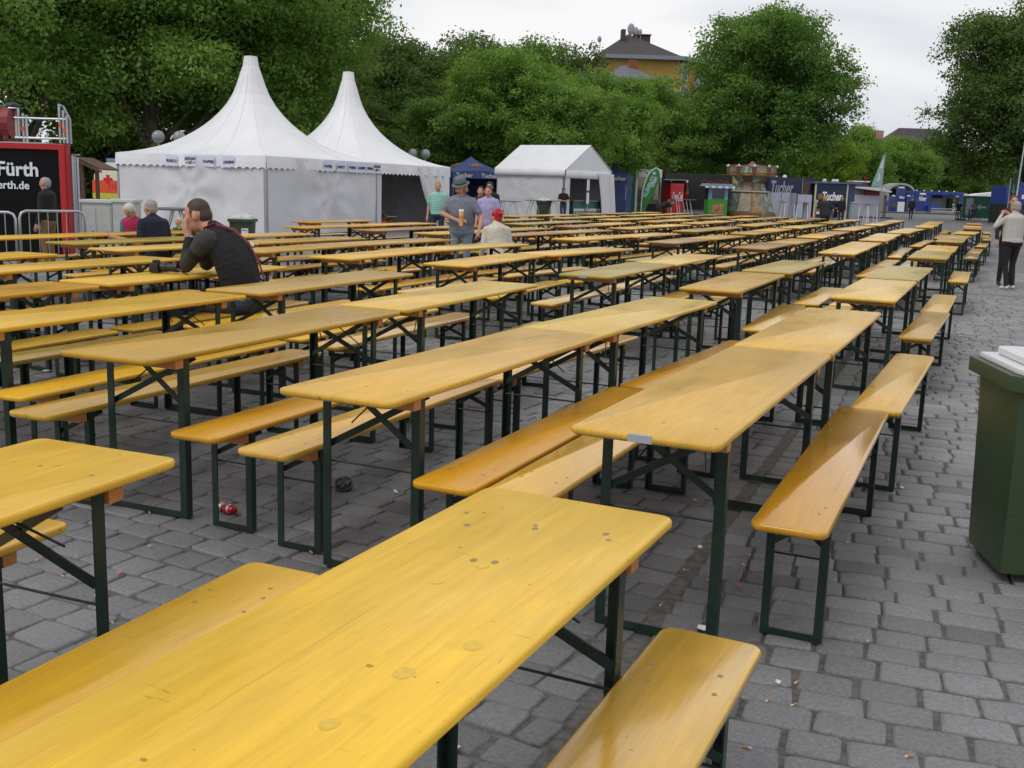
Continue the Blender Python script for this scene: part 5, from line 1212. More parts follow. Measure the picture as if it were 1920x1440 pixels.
# --- wheelie bins
GREENP = mat('bin_green', (.032,.058,.024), .45, var=.12, vscale=3, bump=.1, bscale=50); 
def bin_(lab, loc, rz, s_=1.0, label=None, lid='white', grp='green wheelie bins'):
    t = thing('wheelie_bin', lab, 'bin', loc, rz, grp); t.scale = (s_,)*3
    k = MB(); H_ = .90; b0, b1 = (.222,.215), (.245,.255)
    vs = []
    for z, (a, b) in ((.05,b0),(.10,(b0[0]+.003,b0[1]+.003)),(.62,(.236,.24)),(.86,b1)): 
        for c, e in ((-1,-1),(-.85,-1.03),(.85,-1.03),(1,-1),(1.03,-.85),(1.03,.85),(1,1),(-1,1),(-1.03,.85),(-1.03,-.85)): vs.append((a*c,b*e,z))
    fs = [tuple(range(10))[::-1]]+[(i*10+j,i*10+(j+1)%10,(i+1)*10+(j+1)%10,(i+1)*10+j) for i in range(3) for j in range(10)]+[tuple(range(30,40))]
    k.add(vs, fs); sharp(k.build('body', GREENP, t), 30)
    k = MB(); 
    for (a,b,z0,z1) in ((.285,.295,.835,.90),): 
        pts = [(-a,-b+.05),(-a+.05,-b),(a-.05,-b),(a,-b+.05),(a,b),(-a,b)]; k.prism(pts, z0, z1)
    for x in (-.17,.17): k.prism([(-.30,.835),(-.255,.835),(-.235,.74),(-.252,.76)], x-.012, x+.012, 'x')
    bevel(k.build('rim', GREENP, t), .008)
    k = MB(); k.prism([(-.24,-.25),(.24,-.25),(.25,-.2),(.25,.27),(-.25,.27),(-.25,-.2)], .9005, .925); q = bevel(k.build('lid', mat('lid_white', (.68,.69,.70), .4), t), .01)
    k = MB(); k.prism([(-.20,-.19),(.0,-.19),(.0,.2),(-.20,.2)], .9255, .965); k.prism([(.03,-.19),(.21,-.19),(.21,.2),(.03,.2)], .9256, .972); bevel(k.build('lid_bulge', mat('lid_white', (.7,.7,.7)), t), .02, 3)
    for y in (-.10,.10): k = MB(); k.tube([(-.10,y,.93),(-.10,y,.985),(-.085,y,1.0),(.085,y,1.0),(.10,y,.985),(.10,y,.93)], .010, 6); k.build('lid_handle', mat('lid_white', (.7,.7,.7)), t, True)
    for x in (-.16,.16): k = MB(); k.tube([(x-.02,.22,.10),(x+.025,.22,.10)], .10, 16); k.build('wheel', BLACKP, t)
    k = MB(); k.tube([(-.2,.31,.84),(.2,.31,.84)], .014, 8); k.build('handle_bar', GREENP, t)
    for x in (-.06,.06): k = MB(); k.box((x,-.25,.72),(.006,.012,.18)); k.build('rib', GREENP, t)
    if label: 
        k = MB(); k.box((.10,-.262,.60),(.15,.006,.20)); q = k.build('sticker', WHITE, t); text('lettering', label, .055, BLACKP, q, (.10,-.267,.66), bold=.001, depth=.001)
bin_('big green wheelie bin with white lid cut by the right edge of the photo', G(1832,1090)+CRT*.315+CFW*.16, YAW-R(6), .965)
c_ = P(455,430,20.5); bin_('green wheelie bin with a small white sticker before the first pagoda tent', Vector((c_.x,c_.y,0)), YAW+R(3), .86, 'Küno')
c_ = P(1019,400,44); bin_('green wheelie bin between the high tables beside the gable tent', Vector((c_.x,c_.y,0)), YAW, 1.15)
# --- high tables and globe lamps
def high_table(x, y, d, lab, r=.35, metalc=None):
    p = P(x, y, d); z = p.z; t = thing('high_table', lab, 'table', (p.x,p.y,0), YAW+rng.uniform(-.4,.4), 'folding high tables'); k = MB(); k.lathe([(r-.01,z-.03),(r,z-.02),(r,z-.005),(r-.01,z)], n=20); k.build('tabletop', mat('grey_green_top', (.10,.14,.14), .4), t)
    for sx in (-1,1):
        for sy in (-1,1): k = MB(); k.tube([(sx*.26,sy*.24,0),(sx*.20,sy*.22,z*.5),(-sx*.16*0+sx*.05,sy*.20,z-.03)], .014, 6); k.build('leg', metalc or STEEL, t)
high_table(331, 390, 15.8, 'dark high table behind the blond child')
for i, (x, y, d, lab) in enumerate(((940,376,43,'high table left of the green bin by the gable tent'),(1000,375,43,'high table directly before the wall of the gable tent'),(1040,376,43.5,'high table at the corner post of the gable tent'),(962,377,46,'high table half hidden behind its neighbour near the lilac blouse'))): high_table(x, y, d, lab)
def lamp(x, yt, d, gap, lab):
    p = P(x, yt, d); t = thing('street_lamp', lab, 'lamp', (p.x,p.y,0), YAW, 'twin globe lamps'); z = p.z; gm = mat('frosted_globe', (.24,.27,.27), .25, coat=.4)
    k = MB(); k.tube([(0,0,0),(0,0,z-.5)], [.07,.045], 10); k.tube([(-gap/2,0,z-.35),(-gap/2,0,z-.5),(0,0,z-.62),(gap/2,0,z-.5),(gap/2,0,z-.35)], .03, 8); k.build('pole', ALU, t)
    for s_ in (-1,1): k = MB(); k.ell((s_*gap/2,0,z-.22),(.21,.21,.21),20,14); k.build('globe', gm, t, True)
lamp(316, 244, 36, .70, 'twin globe lamp showing above the left slope of the first pagoda tent'); lamp(786, 279, 48, .58, 'twin globe lamp above the right slope of the second pagoda tent')
# ================================================================= stands, rides, wagons and houses beyond the tables
def stand(name, lab, cat, xl, xr, yt, d, rz=0, group=None):
    c, W_, H_ = place(xl, xr, yt, d); t = thing(name, lab, cat, c, YAW+rz, group); return t, W_, H_
def bx(name, m, t, lo, hi, bv=0):
    k = MB(); k.b2(lo, hi); o = k.build(name, m, t); return bevel(o, bv) if bv else o
def fit(o, w_, sz=None):
    xs = [v.co.x for v in o.data.vertices]; wd = max(xs)-min(xs); o.scale = (w_/wd, sz or w_/wd, 1); return o
DB = mat('deep_blue', (.009,.016,.058), .45, var=.1, vscale=1); RB = mat('royal_blue', (.015,.045,.23), .4); GRN = mat('stand_green', (.008,.16,.06), .6); RED = mat('cooler_red', (.50,.010,.018), .4); BLK = mat('matt_black', (.012,.012,.013), .6)
LW = mat('lettering_white', (.80,.80,.76), .5); GLS = mat('dark_glass', (.02,.025,.03), .08, coat=.5); FENCE = mat('white_fence_cloth', (.42,.44,.56), .7, var=.1, vscale=3, bump=.3, bscale=6)
# green open stand with shelves behind the feather flag
def green_stand():
    t, W_, H_ = stand('food_stand', 'green walled stand with a white awning behind the feather flag', 'stand', 1155, 1242, 316, 70)
    h = W_/2; s = W_/87
    bx('side_wall', GRN, t, (-h,0,0), (-h+36*s,.06,H_), 0); bx('door_post', WHITE, t, (-h+36*s+.003,-.03,0), (-h+40*s,.09,H_-.02)); bx('awning', WHITE, t, (-h+40*s+.003,-.25,H_-.55), (h-3*s,1.2,H_-.03), .02)
    bx('back_wall', mat('beige_wall', (.40,.34,.27), .8), t, (-h+36*s,1.9,0), (h,2.0,H_-.1)); bx('counter', mat('olive_counter', (.16,.17,.06), .6), t, (-h+52*s,-.05,0), (h-6*s,.5,1.05)); bx('counter_base', BLK, t, (-h+52*s,-.06,.0), (h-6*s,-.051,.75))
    for i in range(4): bx('shelf', mat('grey_goods', (.14,.15,.16), .6), t, (-h+44*s,1.4,.5+.42*i), (h-8*s,1.85,.53+.42*i))
    for i in range(9):
        o = bx('goods_box', mat('goods_%d' % (i%4), [(.30,.28,.26),(.10,.12,.14),(.42,.40,.36),(.12,.04,.04)][i%4], .6), t, (-h+(45+3.8*i)*s,1.35,.53+.42*(i%3)), (-h+(48+3.8*i)*s,1.7,.80+.42*(i%3)))
    bx('post', ALU, t, (h-5*s,-.2,0), (h-3.6*s,-.1,H_-.5))
green_stand()
def feather_flag():
    d = 62; p = P(1206,400,d); t = thing('feather_flag', 'green rounded feather flag with white edge and lettering', 'flag', (p.x,p.y,0), YAW-R(4)); s = d/FPX
    def X(x): return (x-1206)*s
    def Z(y): return 1.531-(y-359.5)*s
    Lp = [(1204,402),(1203,380),(1204,362),(1207,345),(1212,331),(1218,322),(1225,318),(1231,321),(1233,331),(1231,343),(1226,356),(1219,370),(1213,384),(1209,398)]
    k = MB(); k.prism([(X(x),Z(y)) for x, y in Lp], -.01, .01, 'y'); k.build('cloth', mat('flag_green', (.03,.20,.035), .7, var=.2, vscale=2), t)
    k = MB(); k.tube([(X(x),-.0,Z(y)) for x, y in ((1201.5,425),(1201.5,380),(1202.5,360),(1206,342),(1211,329),(1217.5,320),(1225,316),(1232,319),(1235,330),(1234,342))], .035, 6); k.build('pole', WHITE, t, True)
    o = text('lettering', 'KLEMENTS', .3, mat('flag_lettering', (.45,.58,.62), .6), t, (X(1214.5),-.02,Z(350)), (R(90),R(-68),0), bold=.01); fit(o, 1.25, 1.1)
    o = text('lettering', 'GMBH', .26, mat('flag_lettering', (.45,.58,.62)), t, (X(1223),-.02,Z(342)), (R(90),R(-66),0), bold=.01); fit(o, .62, 1.1)
    k = MB(); k.lathe([(.09,0),(.10,.03),(.09,.06)], n=12); o = k.build('emblem', mat('flag_lettering', (.45,.58,.62)), t); o.location = (X(1222),-.015,Z(326)); o.rotation_euler = (R(90),0,0)
feather_flag()
def cola():
    t, W_, H_ = stand('drinks_truck', 'black drinks truck printed with bottles behind the red cooler', 'truck', 1245, 1372, 326, 78); h = W_/2; s = W_/127
    bx('body', BLK, t, (-h,0,.35), (h,2.3,H_), .04); bx('roof_hatch', mat('pale_hatch', (.22,.30,.27), .4), t, (-h-.1,-1.0,H_-.52), (-h+36*s,-.02,H_-.46))
    for x in (-h+.8, h-.8): k = MB(); k.tube([(x,-.03,.42),(x,.3,.42)], .42, 18); k.build('wheel', BLACKP, t)
    for i, x in enumerate((1257,1287)):
        k = MB(); X_ = -h+(x-1245)*s; k.lathe([(.14,.55),(.17,.8),(.15,1.25),(.17,1.6),(.13,1.95),(.06,2.2),(.06,2.35)], n=14); b = k.build('bottle_relief', mat('bottle_dark', (.10,.012,.010), .15, coat=.6), t, True); b.location = (X_,-.1,0)
        k = MB(); k.lathe([(.155,1.25),(.178,1.42),(.172,1.6)], n=14); q = k.build('bottle_label', mat('label_red', (.45,.01,.015), .4), b, True); k = MB(); k.lathe([(.068,2.28),(.068,2.42),(.05,2.44)], n=12); k.build('bottle_cap', WHITE, b)
    o = text('lettering', 'Coca-Cola', .8, mat('faded_red', (.38,.05,.05), .5), t, (h-1.3,-.012,2.35), shear=.35); fit(o, 2.0); 
    o = text('lettering', 'zero', .8, mat('grey_white', (.42,.42,.42), .5), t, (h-1.15,-.012,1.45)); fit(o, 1.1)
    t, W_, H_ = stand('drinks_cooler', 'red drinks cooler cabinet with white script lettering', 'cooler', 1246, 1282, 344, 66); h = W_/2
    bx('cabinet', RED, t, (-h*.4,0,0), (h,.9,H_), .02); k = MB(); k.add([(-h*.4-.004,0,.01),(-h*.4-.004,0,H_),(-h,.7,H_),(-h,.7,.01),(-h*.4-.06,.06,.01),(-h*.4-.06,.06,H_),(-h+.03,.76,H_),(-h+.03,.76,.01)], [(0,1,2,3),(7,6,5,4),(1,5,6,2),(0,3,7,4)]); k.build('door', mat('door_red', (.40,.010,.016), .4), t)
    o = text('lettering', 'Coca-Cola', .5, LW, t, (h*.35,-.01,1.28), shear=.4, bold=.012); fit(o, h*1.1, 1.5)
    # folded high tables stacked in front
    t2, W_, H_ = stand('folded_tables', 'white folded high tables leaning together before the red cooler', 'tables', 1262, 1306, 374, 58); h = W_/2
    k = MB(); k.box((0,0,H_),(W_,.6,.03)); k.build('tabletop', mat('grey_green_top', (.10,.14,.14)), t2)
    for x in (-h*.9,-h*.3,-h*.1,h*.3,h*.6,h*.9): k = MB(); k.tube([(x,rng.uniform(-.3,.3),0),(x-.28,0,H_-.02)], .018, 6); k.build('leg', WHITE, t2)
cola()
def kiosk():
    t, W_, H_ = stand('ticket_kiosk', 'small green and blue kiosk with striped awning left of the carousel', 'kiosk', 1329, 1365, 346, 72); h = W_/2; lb = mat('light_blue_paint', (.20,.38,.52), .5); lg = mat('bright_green_paint', (.05,.30,.03), .5)
    bx('base', lg, t, (-h,0,0), (h,1.6,1.15), .02); bx('base_picture', mat('painted_picture', (.35,.18,.08), .6, var=.8, vscale=3), t, (-h+.25,-.02,.2), (h-.25,-.001,.85), .01)
    for x in (-h+.12, h-.12): bx('corner_post', lb, t, (x-.12,-.01,1.153), (x+.12,.2,H_-.12))
    bx('window', GLS, t, (-h+.25,.06,1.16), (h-.25,.12,H_-.15)); bx('back', BLK, t, (-h+.02,.4,1.16), (h-.02,1.58,H_-.14)); bx('frame', lg, t, (-h+.24,-.02,1.153), (h-.24,.05,1.25))
    k = MB(); k.prism([(-h-.35,H_-.12),(h+.35,H_-.12),(h+.2,H_+.05),(-h-.2,H_+.05)], -.5, 1.8, 'y'); k.build('roof', mat('roof_grey_blue', (.22,.30,.36), .5), t)
    for i in range(9): bx('awning_strip', lb if i%2 else WHITE, t, (-h-.35+(2*h+.7)*i/9,-.53,H_-.24), (-h-.35+(2*h+.7)*(i+.96)/9,-.505,H_-.11))
    t, W_, H_ = stand('blue_hut', 'plain royal blue hut roof between kiosk and carousel', 'hut', 1336, 1354, 330, 92); bx('body', RB, t, (-W_/2,0,0), (W_/2,2,H_), .03)
    t, W_, H_ = stand('white_cabin', 'navy cabin with a white window frame beside the carousel', 'cabin', 1362, 1378, 344, 82); bx('body', DB, t, (-W_/2,0,0), (W_/2,2,H_), .02); bx('window_frame', WHITE, t, (-W_/2+.05,-.02,1.1), (W_/2-.05,-.001,2.2)); bx('pane', GLS, t, (-W_/2+.15,-.03,1.2), (W_/2-.15,-.0205,2.1))
kiosk()
def paint_mat(name, cols, scale):
    m = bpy.data.materials.new(name); m.use_nodes = True; t = m.node_tree; n = t.nodes.new; tcn = n('ShaderNodeTexCoord'); nz = n('ShaderNodeTexNoise'); nz.inputs['Scale'].default_value = scale; nz.inputs['Detail'].default_value = 3
    r = n('ShaderNodeValToRGB'); r.color_ramp.interpolation = 'EASE'; e = r.color_ramp.elements; e[0].position = .28; e[0].color = (*cols[0],1); e[1].position = .72; e[1].color = (*cols[-1],1)
    for i, c in enumerate(cols[1:-1]): q = e.new(.28+.44*(i+1)/(len(cols)-1)); q.color = (*c,1)
    t.links.new(tcn.outputs['Object'], nz.inputs['Vector']); t.links.new(nz.outputs[0], r.inputs[0]); t.links.new(r.outputs[0], t.nodes['Principled BSDF'].inputs['Base Color']); t.nodes['Principled BSDF'].inputs['Roughness'].default_value = .5; return m
def carousel():
    d = 72; p = P(1404,400,d+1.6); t = thing('carousel', 'closed chain carousel with painted panels and a scalloped crown', 'carousel', (p.x,p.y,0), YAW+R(11)); s = d/FPX
    def Z(y): return 1.531-(y-366)*s
    gold = mat('carousel_gold', (.30,.17,.03), .4, var=.4, vscale=6); rd = mat('carousel_red', (.16,.055,.035), .5, var=.3, vscale=6)
    pics = [paint_mat('painting_a', [(.36,.32,.29),(.33,.22,.22),(.22,.24,.10),(.40,.36,.33)], 3.0), paint_mat('painting_b', [(.30,.14,.04),(.38,.24,.08),(.10,.15,.18),(.35,.22,.15)], 3.4), paint_mat('painting_c', [(.15,.25,.35),(.4,.4,.38),(.10,.22,.12),(.35,.12,.08)], 2.6)]
    n = 10
    def ring(r0, z0, r1, z1, nm, mats_, inset=.0, frame=None, off=0):
        for i in range(n):
            a0, a1 = 2*math.pi*i/n, 2*math.pi*(i+1)/n; k = MB()
            def V(a, r, z): return Vector((r*math.cos(a), r*math.sin(a), z))
            f0, f1 = a0+(a1-a0)*inset, a1-(a1-a0)*inset
            q = [V(f0,r0,z0), V(f1,r0,z0), V(f1,r1,z1), V(f0,r1,z1)]; c = sum(q, Vector())/4; nrm = Vector((c.x,c.y,0)).normalized()*.03
            if frame:
                w_ = [V(a0,r0,z0), V(a1,r0,z0), V(a1,r1,z1), V(a0,r1,z1)]; fr = MB(); fr.add([v-nrm*.3 for v in w_]+[v-nrm*2 for v in w_], [(0,1,2,3),(7,6,5,4),(0,4,5,1),(1,5,6,2),(2,6,7,3),(3,7,4,0)]); fb = fr.build(nm+'_frame', frame[i%len(frame)], t)
                for v in q: pass
                q = [c+(v-c)*.86 for v in q]
            k.add([v+nrm*.5 for v in q]+[v-nrm*.2 for v in q], [(0,1,2,3),(7,6,5,4),(0,4,5,1),(1,5,6,2),(2,6,7,3),(3,7,4,0)]); k.build(nm, mats_[(i+off)%len(mats_)], fb if frame else t)
    ring(48*s, .35, 34*s, Z(360), 'lower_panel', pics, .0, [rd, gold]); ring(30*s, Z(358), 24*s, Z(343), 'middle_panel', [pics[2], pics[0], pics[1]], 0, [mat('carousel_brown', (.16,.09,.05), .6)], 1); ring(25*s, Z(342), 34*s, Z(331), 'under_panel', [mat('carousel_brown', (.16,.09,.05)), pics[2]])
    k = MB(); k.lathe([(50*s,.05),(50*s,.33),(46*s,.36)], n=30); k.build('platform', mat('carousel_brown', (.16,.09,.05)), t)
    k = MB(); k.lathe([(36*s,Z(361)),(37*s,Z(359.5)),(34*s,Z(358))], n=30); k.build('cornice', mat('cream_trim', (.55,.45,.35), .5), t); k = MB(); k.lathe([(45*s,Z(331)),(46*s,Z(329)),(44*s,Z(327))], n=30); k.build('cornice', gold, t)
    for i in range(n):
        a0, a1 = 2*math.pi*i/n, 2*math.pi*(i+1)/n; v0 = Vector((46*s*math.cos(a0),46*s*math.sin(a0),0)); v1 = Vector((46*s*math.cos(a1),46*s*math.sin(a1),0)); dd = (v1-v0); L = dd.length; zb, zt = Z(328), Z(317)
        pts = [(0,zb),(L,zb),(L,zt+.10),(L*.96,zt+.25),(L*.88,zt+.05),(L*.72,zt+.10),(L*.5,zt+.24),(L*.28,zt+.10),(L*.12,zt+.05),(L*.04,zt+.25),(0,zt+.10)]
        k = MB(); k.prism(pts, -.03, .03, 'y'); o = k.build('crown_board', rd, t); o.location = v0; o.rotation_euler = (0,0,math.atan2(dd.y,dd.x))
        for sgn in (-1,): k = MB(); k.prism([(L*.14,zb+.08),(L*.86,zb+.08),(L*.84,zt-.02),(L*.5,zt+.15),(L*.16,zt-.02)], -.045,-.0305,'y'); k.build('crown_picture', pics[(i+2)%3], o)
        k = MB(); k.ell((46.5*s*math.cos(a0),46.5*s*math.sin(a0),Z(313)),(.09,.09,.09),10,8); k.build('bulb', WHITE, t, True)
    k = MB(); k.lathe([(45*s,Z(318)),(30*s,Z(314)),(6*s,Z(309)),(2*s,Z(304))], n=20); k.build('roof', mat('carousel_roof', (.20,.10,.08), .6), t)
carousel()
def wagon(lab, xl, xr, yt, d, rz=0):
    t, W_, H_ = stand('beer_wagon', lab, 'wagon', xl, xr, yt, d, rz); return t, W_, H_
# long navy hall behind the fence
t, W_, H_ = wagon('long navy beer wagon with big pale letters behind the white fence', 1440, 1530, 333, 88); h = W_/2; s = W_/90
bx('body', DB, t, (-h,0,.3), (h,2.4,H_), .03); o = text('lettering', 'Tucher', 1.3, mat('faded_letter', (.34,.35,.38), .6), t, (-h+24*s,-.015,P(1460,353,88).z), shear=.2, bold=.03); fit(o, 42*s, 1.15)
bx('door', mat('rust_brown', (.12,.05,.03), .7), t, (h-26*s,-.03,.8), (h-15*s,-.002,H_-.4)); bx('pole', ALU, t, (h-28*s,-.12,0), (h-27*s,-.06,H_-.1))
for i, x in enumerate((13,32)): k = MB(); k.ell((-h+x*s,.6,H_+.02),(.20,.20,.20),14,10); k.build('roof_vent', WHITE, t, True)
def fence_run(lab, xs, yt, d0, d1):
    n = len(xs)-1; a, b = P(xs[0],360,d0), P(xs[-1],360,d1); a.z = b.z = 0; t = thing('cloth_fence', lab, 'fence', a, math.atan2((b-a).y,(b-a).x)); L = (b-a).length; H_ = P((xs[0]+xs[-1])/2,yt,(d0+d1)/2).z
    for i in range(n):
        x0, x1 = L*(xs[i]-xs[0])/(xs[-1]-xs[0]), L*(xs[i+1]-xs[0])/(xs[-1]-xs[0]); bx('fence_panel', FENCE, t, (x0+.03,-.02,.05), (x1-.03,.02,H_)); bx('post', ALU, t, (x0-.025,-.03,0), (x0+.025,.03,H_+.05))
fence_run('white cloth fence between the carousel and the beer wagon', [1426,1446,1466,1482], 361, 80, 78); fence_run('short white cloth fence turning away left of the beer wagon', [1482,1494], 362, 78, 84); fence_run('pale cloth fence panel directly left of the beer wagon', [1497,1511,1524], 365, 76, 76)
# small wagon with open front
t, W_, H_ = wagon('small navy beer wagon with white lettering and cream corner posts', 1527, 1589, 342, 76); h = W_/2; s = W_/62; cp = mat('cream_post', (.52,.50,.32), .5)
bx('front_panel', DB, t, (-h+3*s,0,H_*.44), (h-3*s,.06,H_-.08)); bx('lower_panel', DB, t, (-h+3*s,.08,.1), (h-22*s,.14,H_*.43)); bx('interior', BLK, t, (-h+3*s,1.6,.1), (h-3*s,1.7,H_-.1)); bx('roof', mat('wagon_roof', (.10,.13,.20), .5), t, (-h-.1,-.15,H_-.075), (h+.9,2.4,H_+.03))
bx('corner_post', cp, t, (-h,-.04,0), (-h+2.6*s,.1,H_-.08)); bx('corner_post', cp, t, (h-2.6*s,-.04,0), (h,.1,H_-.08)); bx('side_wall', mat('side_blue', (.03,.05,.12), .5), t, (h+.003,.1,0), (h+14*s,.16,H_-.08)); bx('counter', mat('wagon_counter', (.25,.27,.3), .4), t, (h-21*s,.0,H_*.30), (h-3*s,.5,H_*.33))
o = text('lettering', 'Tucher', .6, LW, t, (1.5*s,-.012,P(1560,369,76).z), shear=.15, bold=.02); fit(o, 38*s, 1.35); k = MB(); k.lathe([(.19,0),(.20,.02),(.19,.04)], n=18); o = k.build('emblem', mat('emblem_brown', (.25,.12,.04), .5), t); o.location = (-h+11*s,-.005,P(1560,369,76).z); o.rotation_euler = (R(90),0,0)
for i in range(3): bx('notice', [WHITE,mat('notice_red',(.3,.1,.1)),WHITE][i], t, (-h+4*s,.06,.35+.22*i), (-h+12*s,.075,.53+.22*i))
k = MB(); k.prism([(-h-2*s,1.35),(-h+7*s,1.35),(-h+1*s,.75)], -.2,-.17,'y'); k.build('pennant', mat('pennant_cream', (.42,.42,.26), .7), t)
for x in (21,38,44): k = MB(); k.ell((-h+x*s,.6,H_+.10),(.16,.16,.16),12,9); k.build('roof_vent', mat('vent_pale', (.5,.55,.55), .4), t, True)
# stack of folded benches where the worker stands
def bench_stack():
    p = P(1560,400,41.3); t = thing('bench_stack', 'stack of folded yellow benches where the worker leans over', 'stack', (p.x,p.y,0), YAW+R(3)); r_ = random.Random(2)
    for j in range(2):
        for i in range(5):
            o = bpy.data.objects.new('folded_bench', BEN_FAR); k = MB(); k.box((0,0,0),(2.2,.24,.03)); o = k.build('folded_bench', WOOD, t); c = PAL[r_.choice(['yellow','ochre','olive'])]; o.color = (*c,.3); o.location = (-.55+1.1*j*0+r_.uniform(-.06,.06)-.3, -.3+j*.30, .14+.13*i); k = MB(); k.box((0,0,-.045),(1.9,.20,.05)); k.build('folded_legs', IRON, o)
bench_stack()
def pillar(xl, xr, yt, d, lab, m=None):
    t, W_, H_ = stand('metal_pillar', lab, 'pillar', xl, xr, yt, d); bx('shaft', m or mat('pillar_grey', (.26,.28,.32), .45), t, (-W_/2,0,0), (W_/2,W_,H_), .02); bx('cap', STEEL, t, (-W_/2-.02,-.02,H_+.002), (W_/2+.02,W_+.02,H_+.05))
pillar(1598, 1611, 381, 44, 'grey metal pillar in front of the white wine stall'); pillar(1509, 1518, 381, 60, 'grey metal pillar left of the beer wagon')
# bar tables with white legs
def bar_table(x, d, yt, lab):
    p = P(x, yt, d); t = thing('bar_table', lab, 'table', (p.x,p.y,0), YAW+rng.uniform(-.3,.3), 'bar tables with white legs'); z = p.z; bx('tabletop', mat('bar_top', (.20,.22,.24), .5), t, (-.36,-.3,z-.04), (.36,.3,z), .01)
    for sx in (-1,1):
        for sy in (-1,1): k = MB(); k.tube([(sx*.32,sy*.24,0),(sx*.27,sy*.2,z-.04)], .022, 6); k.build('leg', WHITE, t)
        k = MB(); k.tube([(sx*.31,-.23,.3),(sx*.31,.23,.3)], .014, 5); k.build('stretcher', WHITE, t)
for x, d, yt, lab in ((1478,60,377,'bar table before the white cloth fence'),(1505,60,379,'bar table at the left post of the beer wagon'),(1618,62,383,'bar table left of the pair before the wine stall'),(1634,62,382,'bar table right of the pair before the wine stall')): bar_table(x, d, yt, lab)
# crowd barriers stacked beside the carousel
def stacked_barriers():
    t, W_, H_ = stand('stacked_barriers', 'thin grey barriers stacked in a row beside the carousel', 'barriers', 1432, 1478, 375, 68); h = W_/2
    for j in range(4):
        y = j*.12; k = MB(); k.tube([(-h+j*.05,y,.05),(-h+j*.05,y,H_),(h-.4+j*.1,y,H_),(h-.4+j*.1,y,.05)], .016, 5); k.build('barrier_frame', STEEL, t)
    for i in range(14): k = MB(); x = -h+.06+i*(2*h-.3)/14; k.tube([(x,.05,.1),(x+(.0 if i < 7 else .25),.05,H_)], .009, 4); k.build('bar', STEEL, t)
stacked_barriers()
# wine stall
t, W_, H_ = stand('wine_stall', 'white wine stall with a small raised roof and red fascia', 'stall', 1600, 1650, 352, 88); h = W_/2; s = W_/50
gw = mat('stall_lilac', (.40,.41,.50), .7); wr = mat('white_roof', (.72,.73,.74), .5)
bx('front_cloth', gw, t, (-h,-.05,0), (h-2*s,.02,P(1620,365.5,88).z)); bx('wall', mat('stall_wall', (.30,.29,.29), .7), t, (-h,.4,0), (h,2.4,H_-.12)); bx('fascia', mat('dark_red_fascia', (.20,.015,.02), .6), t, (-h+22*s,-.08,P(1620,366,88).z), (h-2*s,.3,P(1620,357,88).z))
k = MB(); k.prism([(-h-1*s,H_-.05),(h+17*s,H_-.33),(h+17*s,H_-.22),(h-3*s,H_+.06),(-h-1*s,H_+.06)], -.5, 2.6, 'y'); k.build('roof', wr, t)
bx('lantern', mat('lantern_dark', (.06,.07,.12), .3), t, (-h+1*s,.5,H_+.065), (-h+28*s,1.8,H_+10*s)); bx('lantern_roof', wr, t, (-h-1*s,.3,H_+10*s+.003), (-h+31*s,2.0,H_+12.5*s))
bx('banner', mat('stall_banner', (.14,.11,.06), .7, var=.5, vscale=2), t, (h+.3,-.1,.1), (h+12*s,-.05,P(1655,366,88).z)); k = MB(); k.tube([(-h+22*s,-.2,H_-.6),(-h+16*s,-.2,H_+20*s)], .03, 5); k.prism([(-h+16*s,H_+20*s),(-h+26*s,H_+19*s),(-h+18*s,H_+14*s)], -.22,-.19,'y'); k.build('pennant', mat('pennant_red', (.25,.02,.03), .7), t)
bx('boardwalk', mat('boardwalk', (.06,.06,.06), .8), t, (-h-1,-1.2,0), (h+18*s,-.2,.10))
def arrow_flag():
    d = 84; p = P(1648,400,d); t = thing('pointed_flag', 'tall pointed green flag with a white arrow above the wine stall', 'flag', (p.x,p.y,0), YAW); s = d/FPX
    def X(x): return (x-1648)*s
    def Z(y): return 1.531-(y-373.5)*s
    k = MB(); k.prism([(X(1629),Z(351)),(X(1648.2),Z(351)),(X(1649.5),Z(291)),(X(1645.5),Z(297))], -.012, .012, 'y'); k.build('cloth', mat('pale_green_cloth', (.26,.44,.40), .7, var=.15, vscale=1.5), t)
    k = MB(); k.tube([(X(1648.8),0,0),(X(1648.8),0,Z(340)),(X(1650),0,Z(290))], [.04,.035,.02], 6); k.build('pole', ALU, t)
    k = MB(); k.prism([(X(1636.5),Z(337)),(X(1640.5),Z(343)),(X(1646),Z(334.5)),(X(1643.5),Z(336)),(X(1643),Z(326)),(X(1640.5),Z(327)),(X(1640),Z(338))], -.03,-.0125,'y'); k.build('arrow', mat('arrow_white', (.60,.66,.70), .6), t)
    k = MB(); k.prism([(X(1641),Z(318)),(X(1647),Z(318)),(X(1647.5),Z(300)),(X(1645.5),Z(303))], -.03,-.0125,'y'); k.build('figure_print', mat('arrow_white', (.60,.66,.70)), t)
arrow_flag()
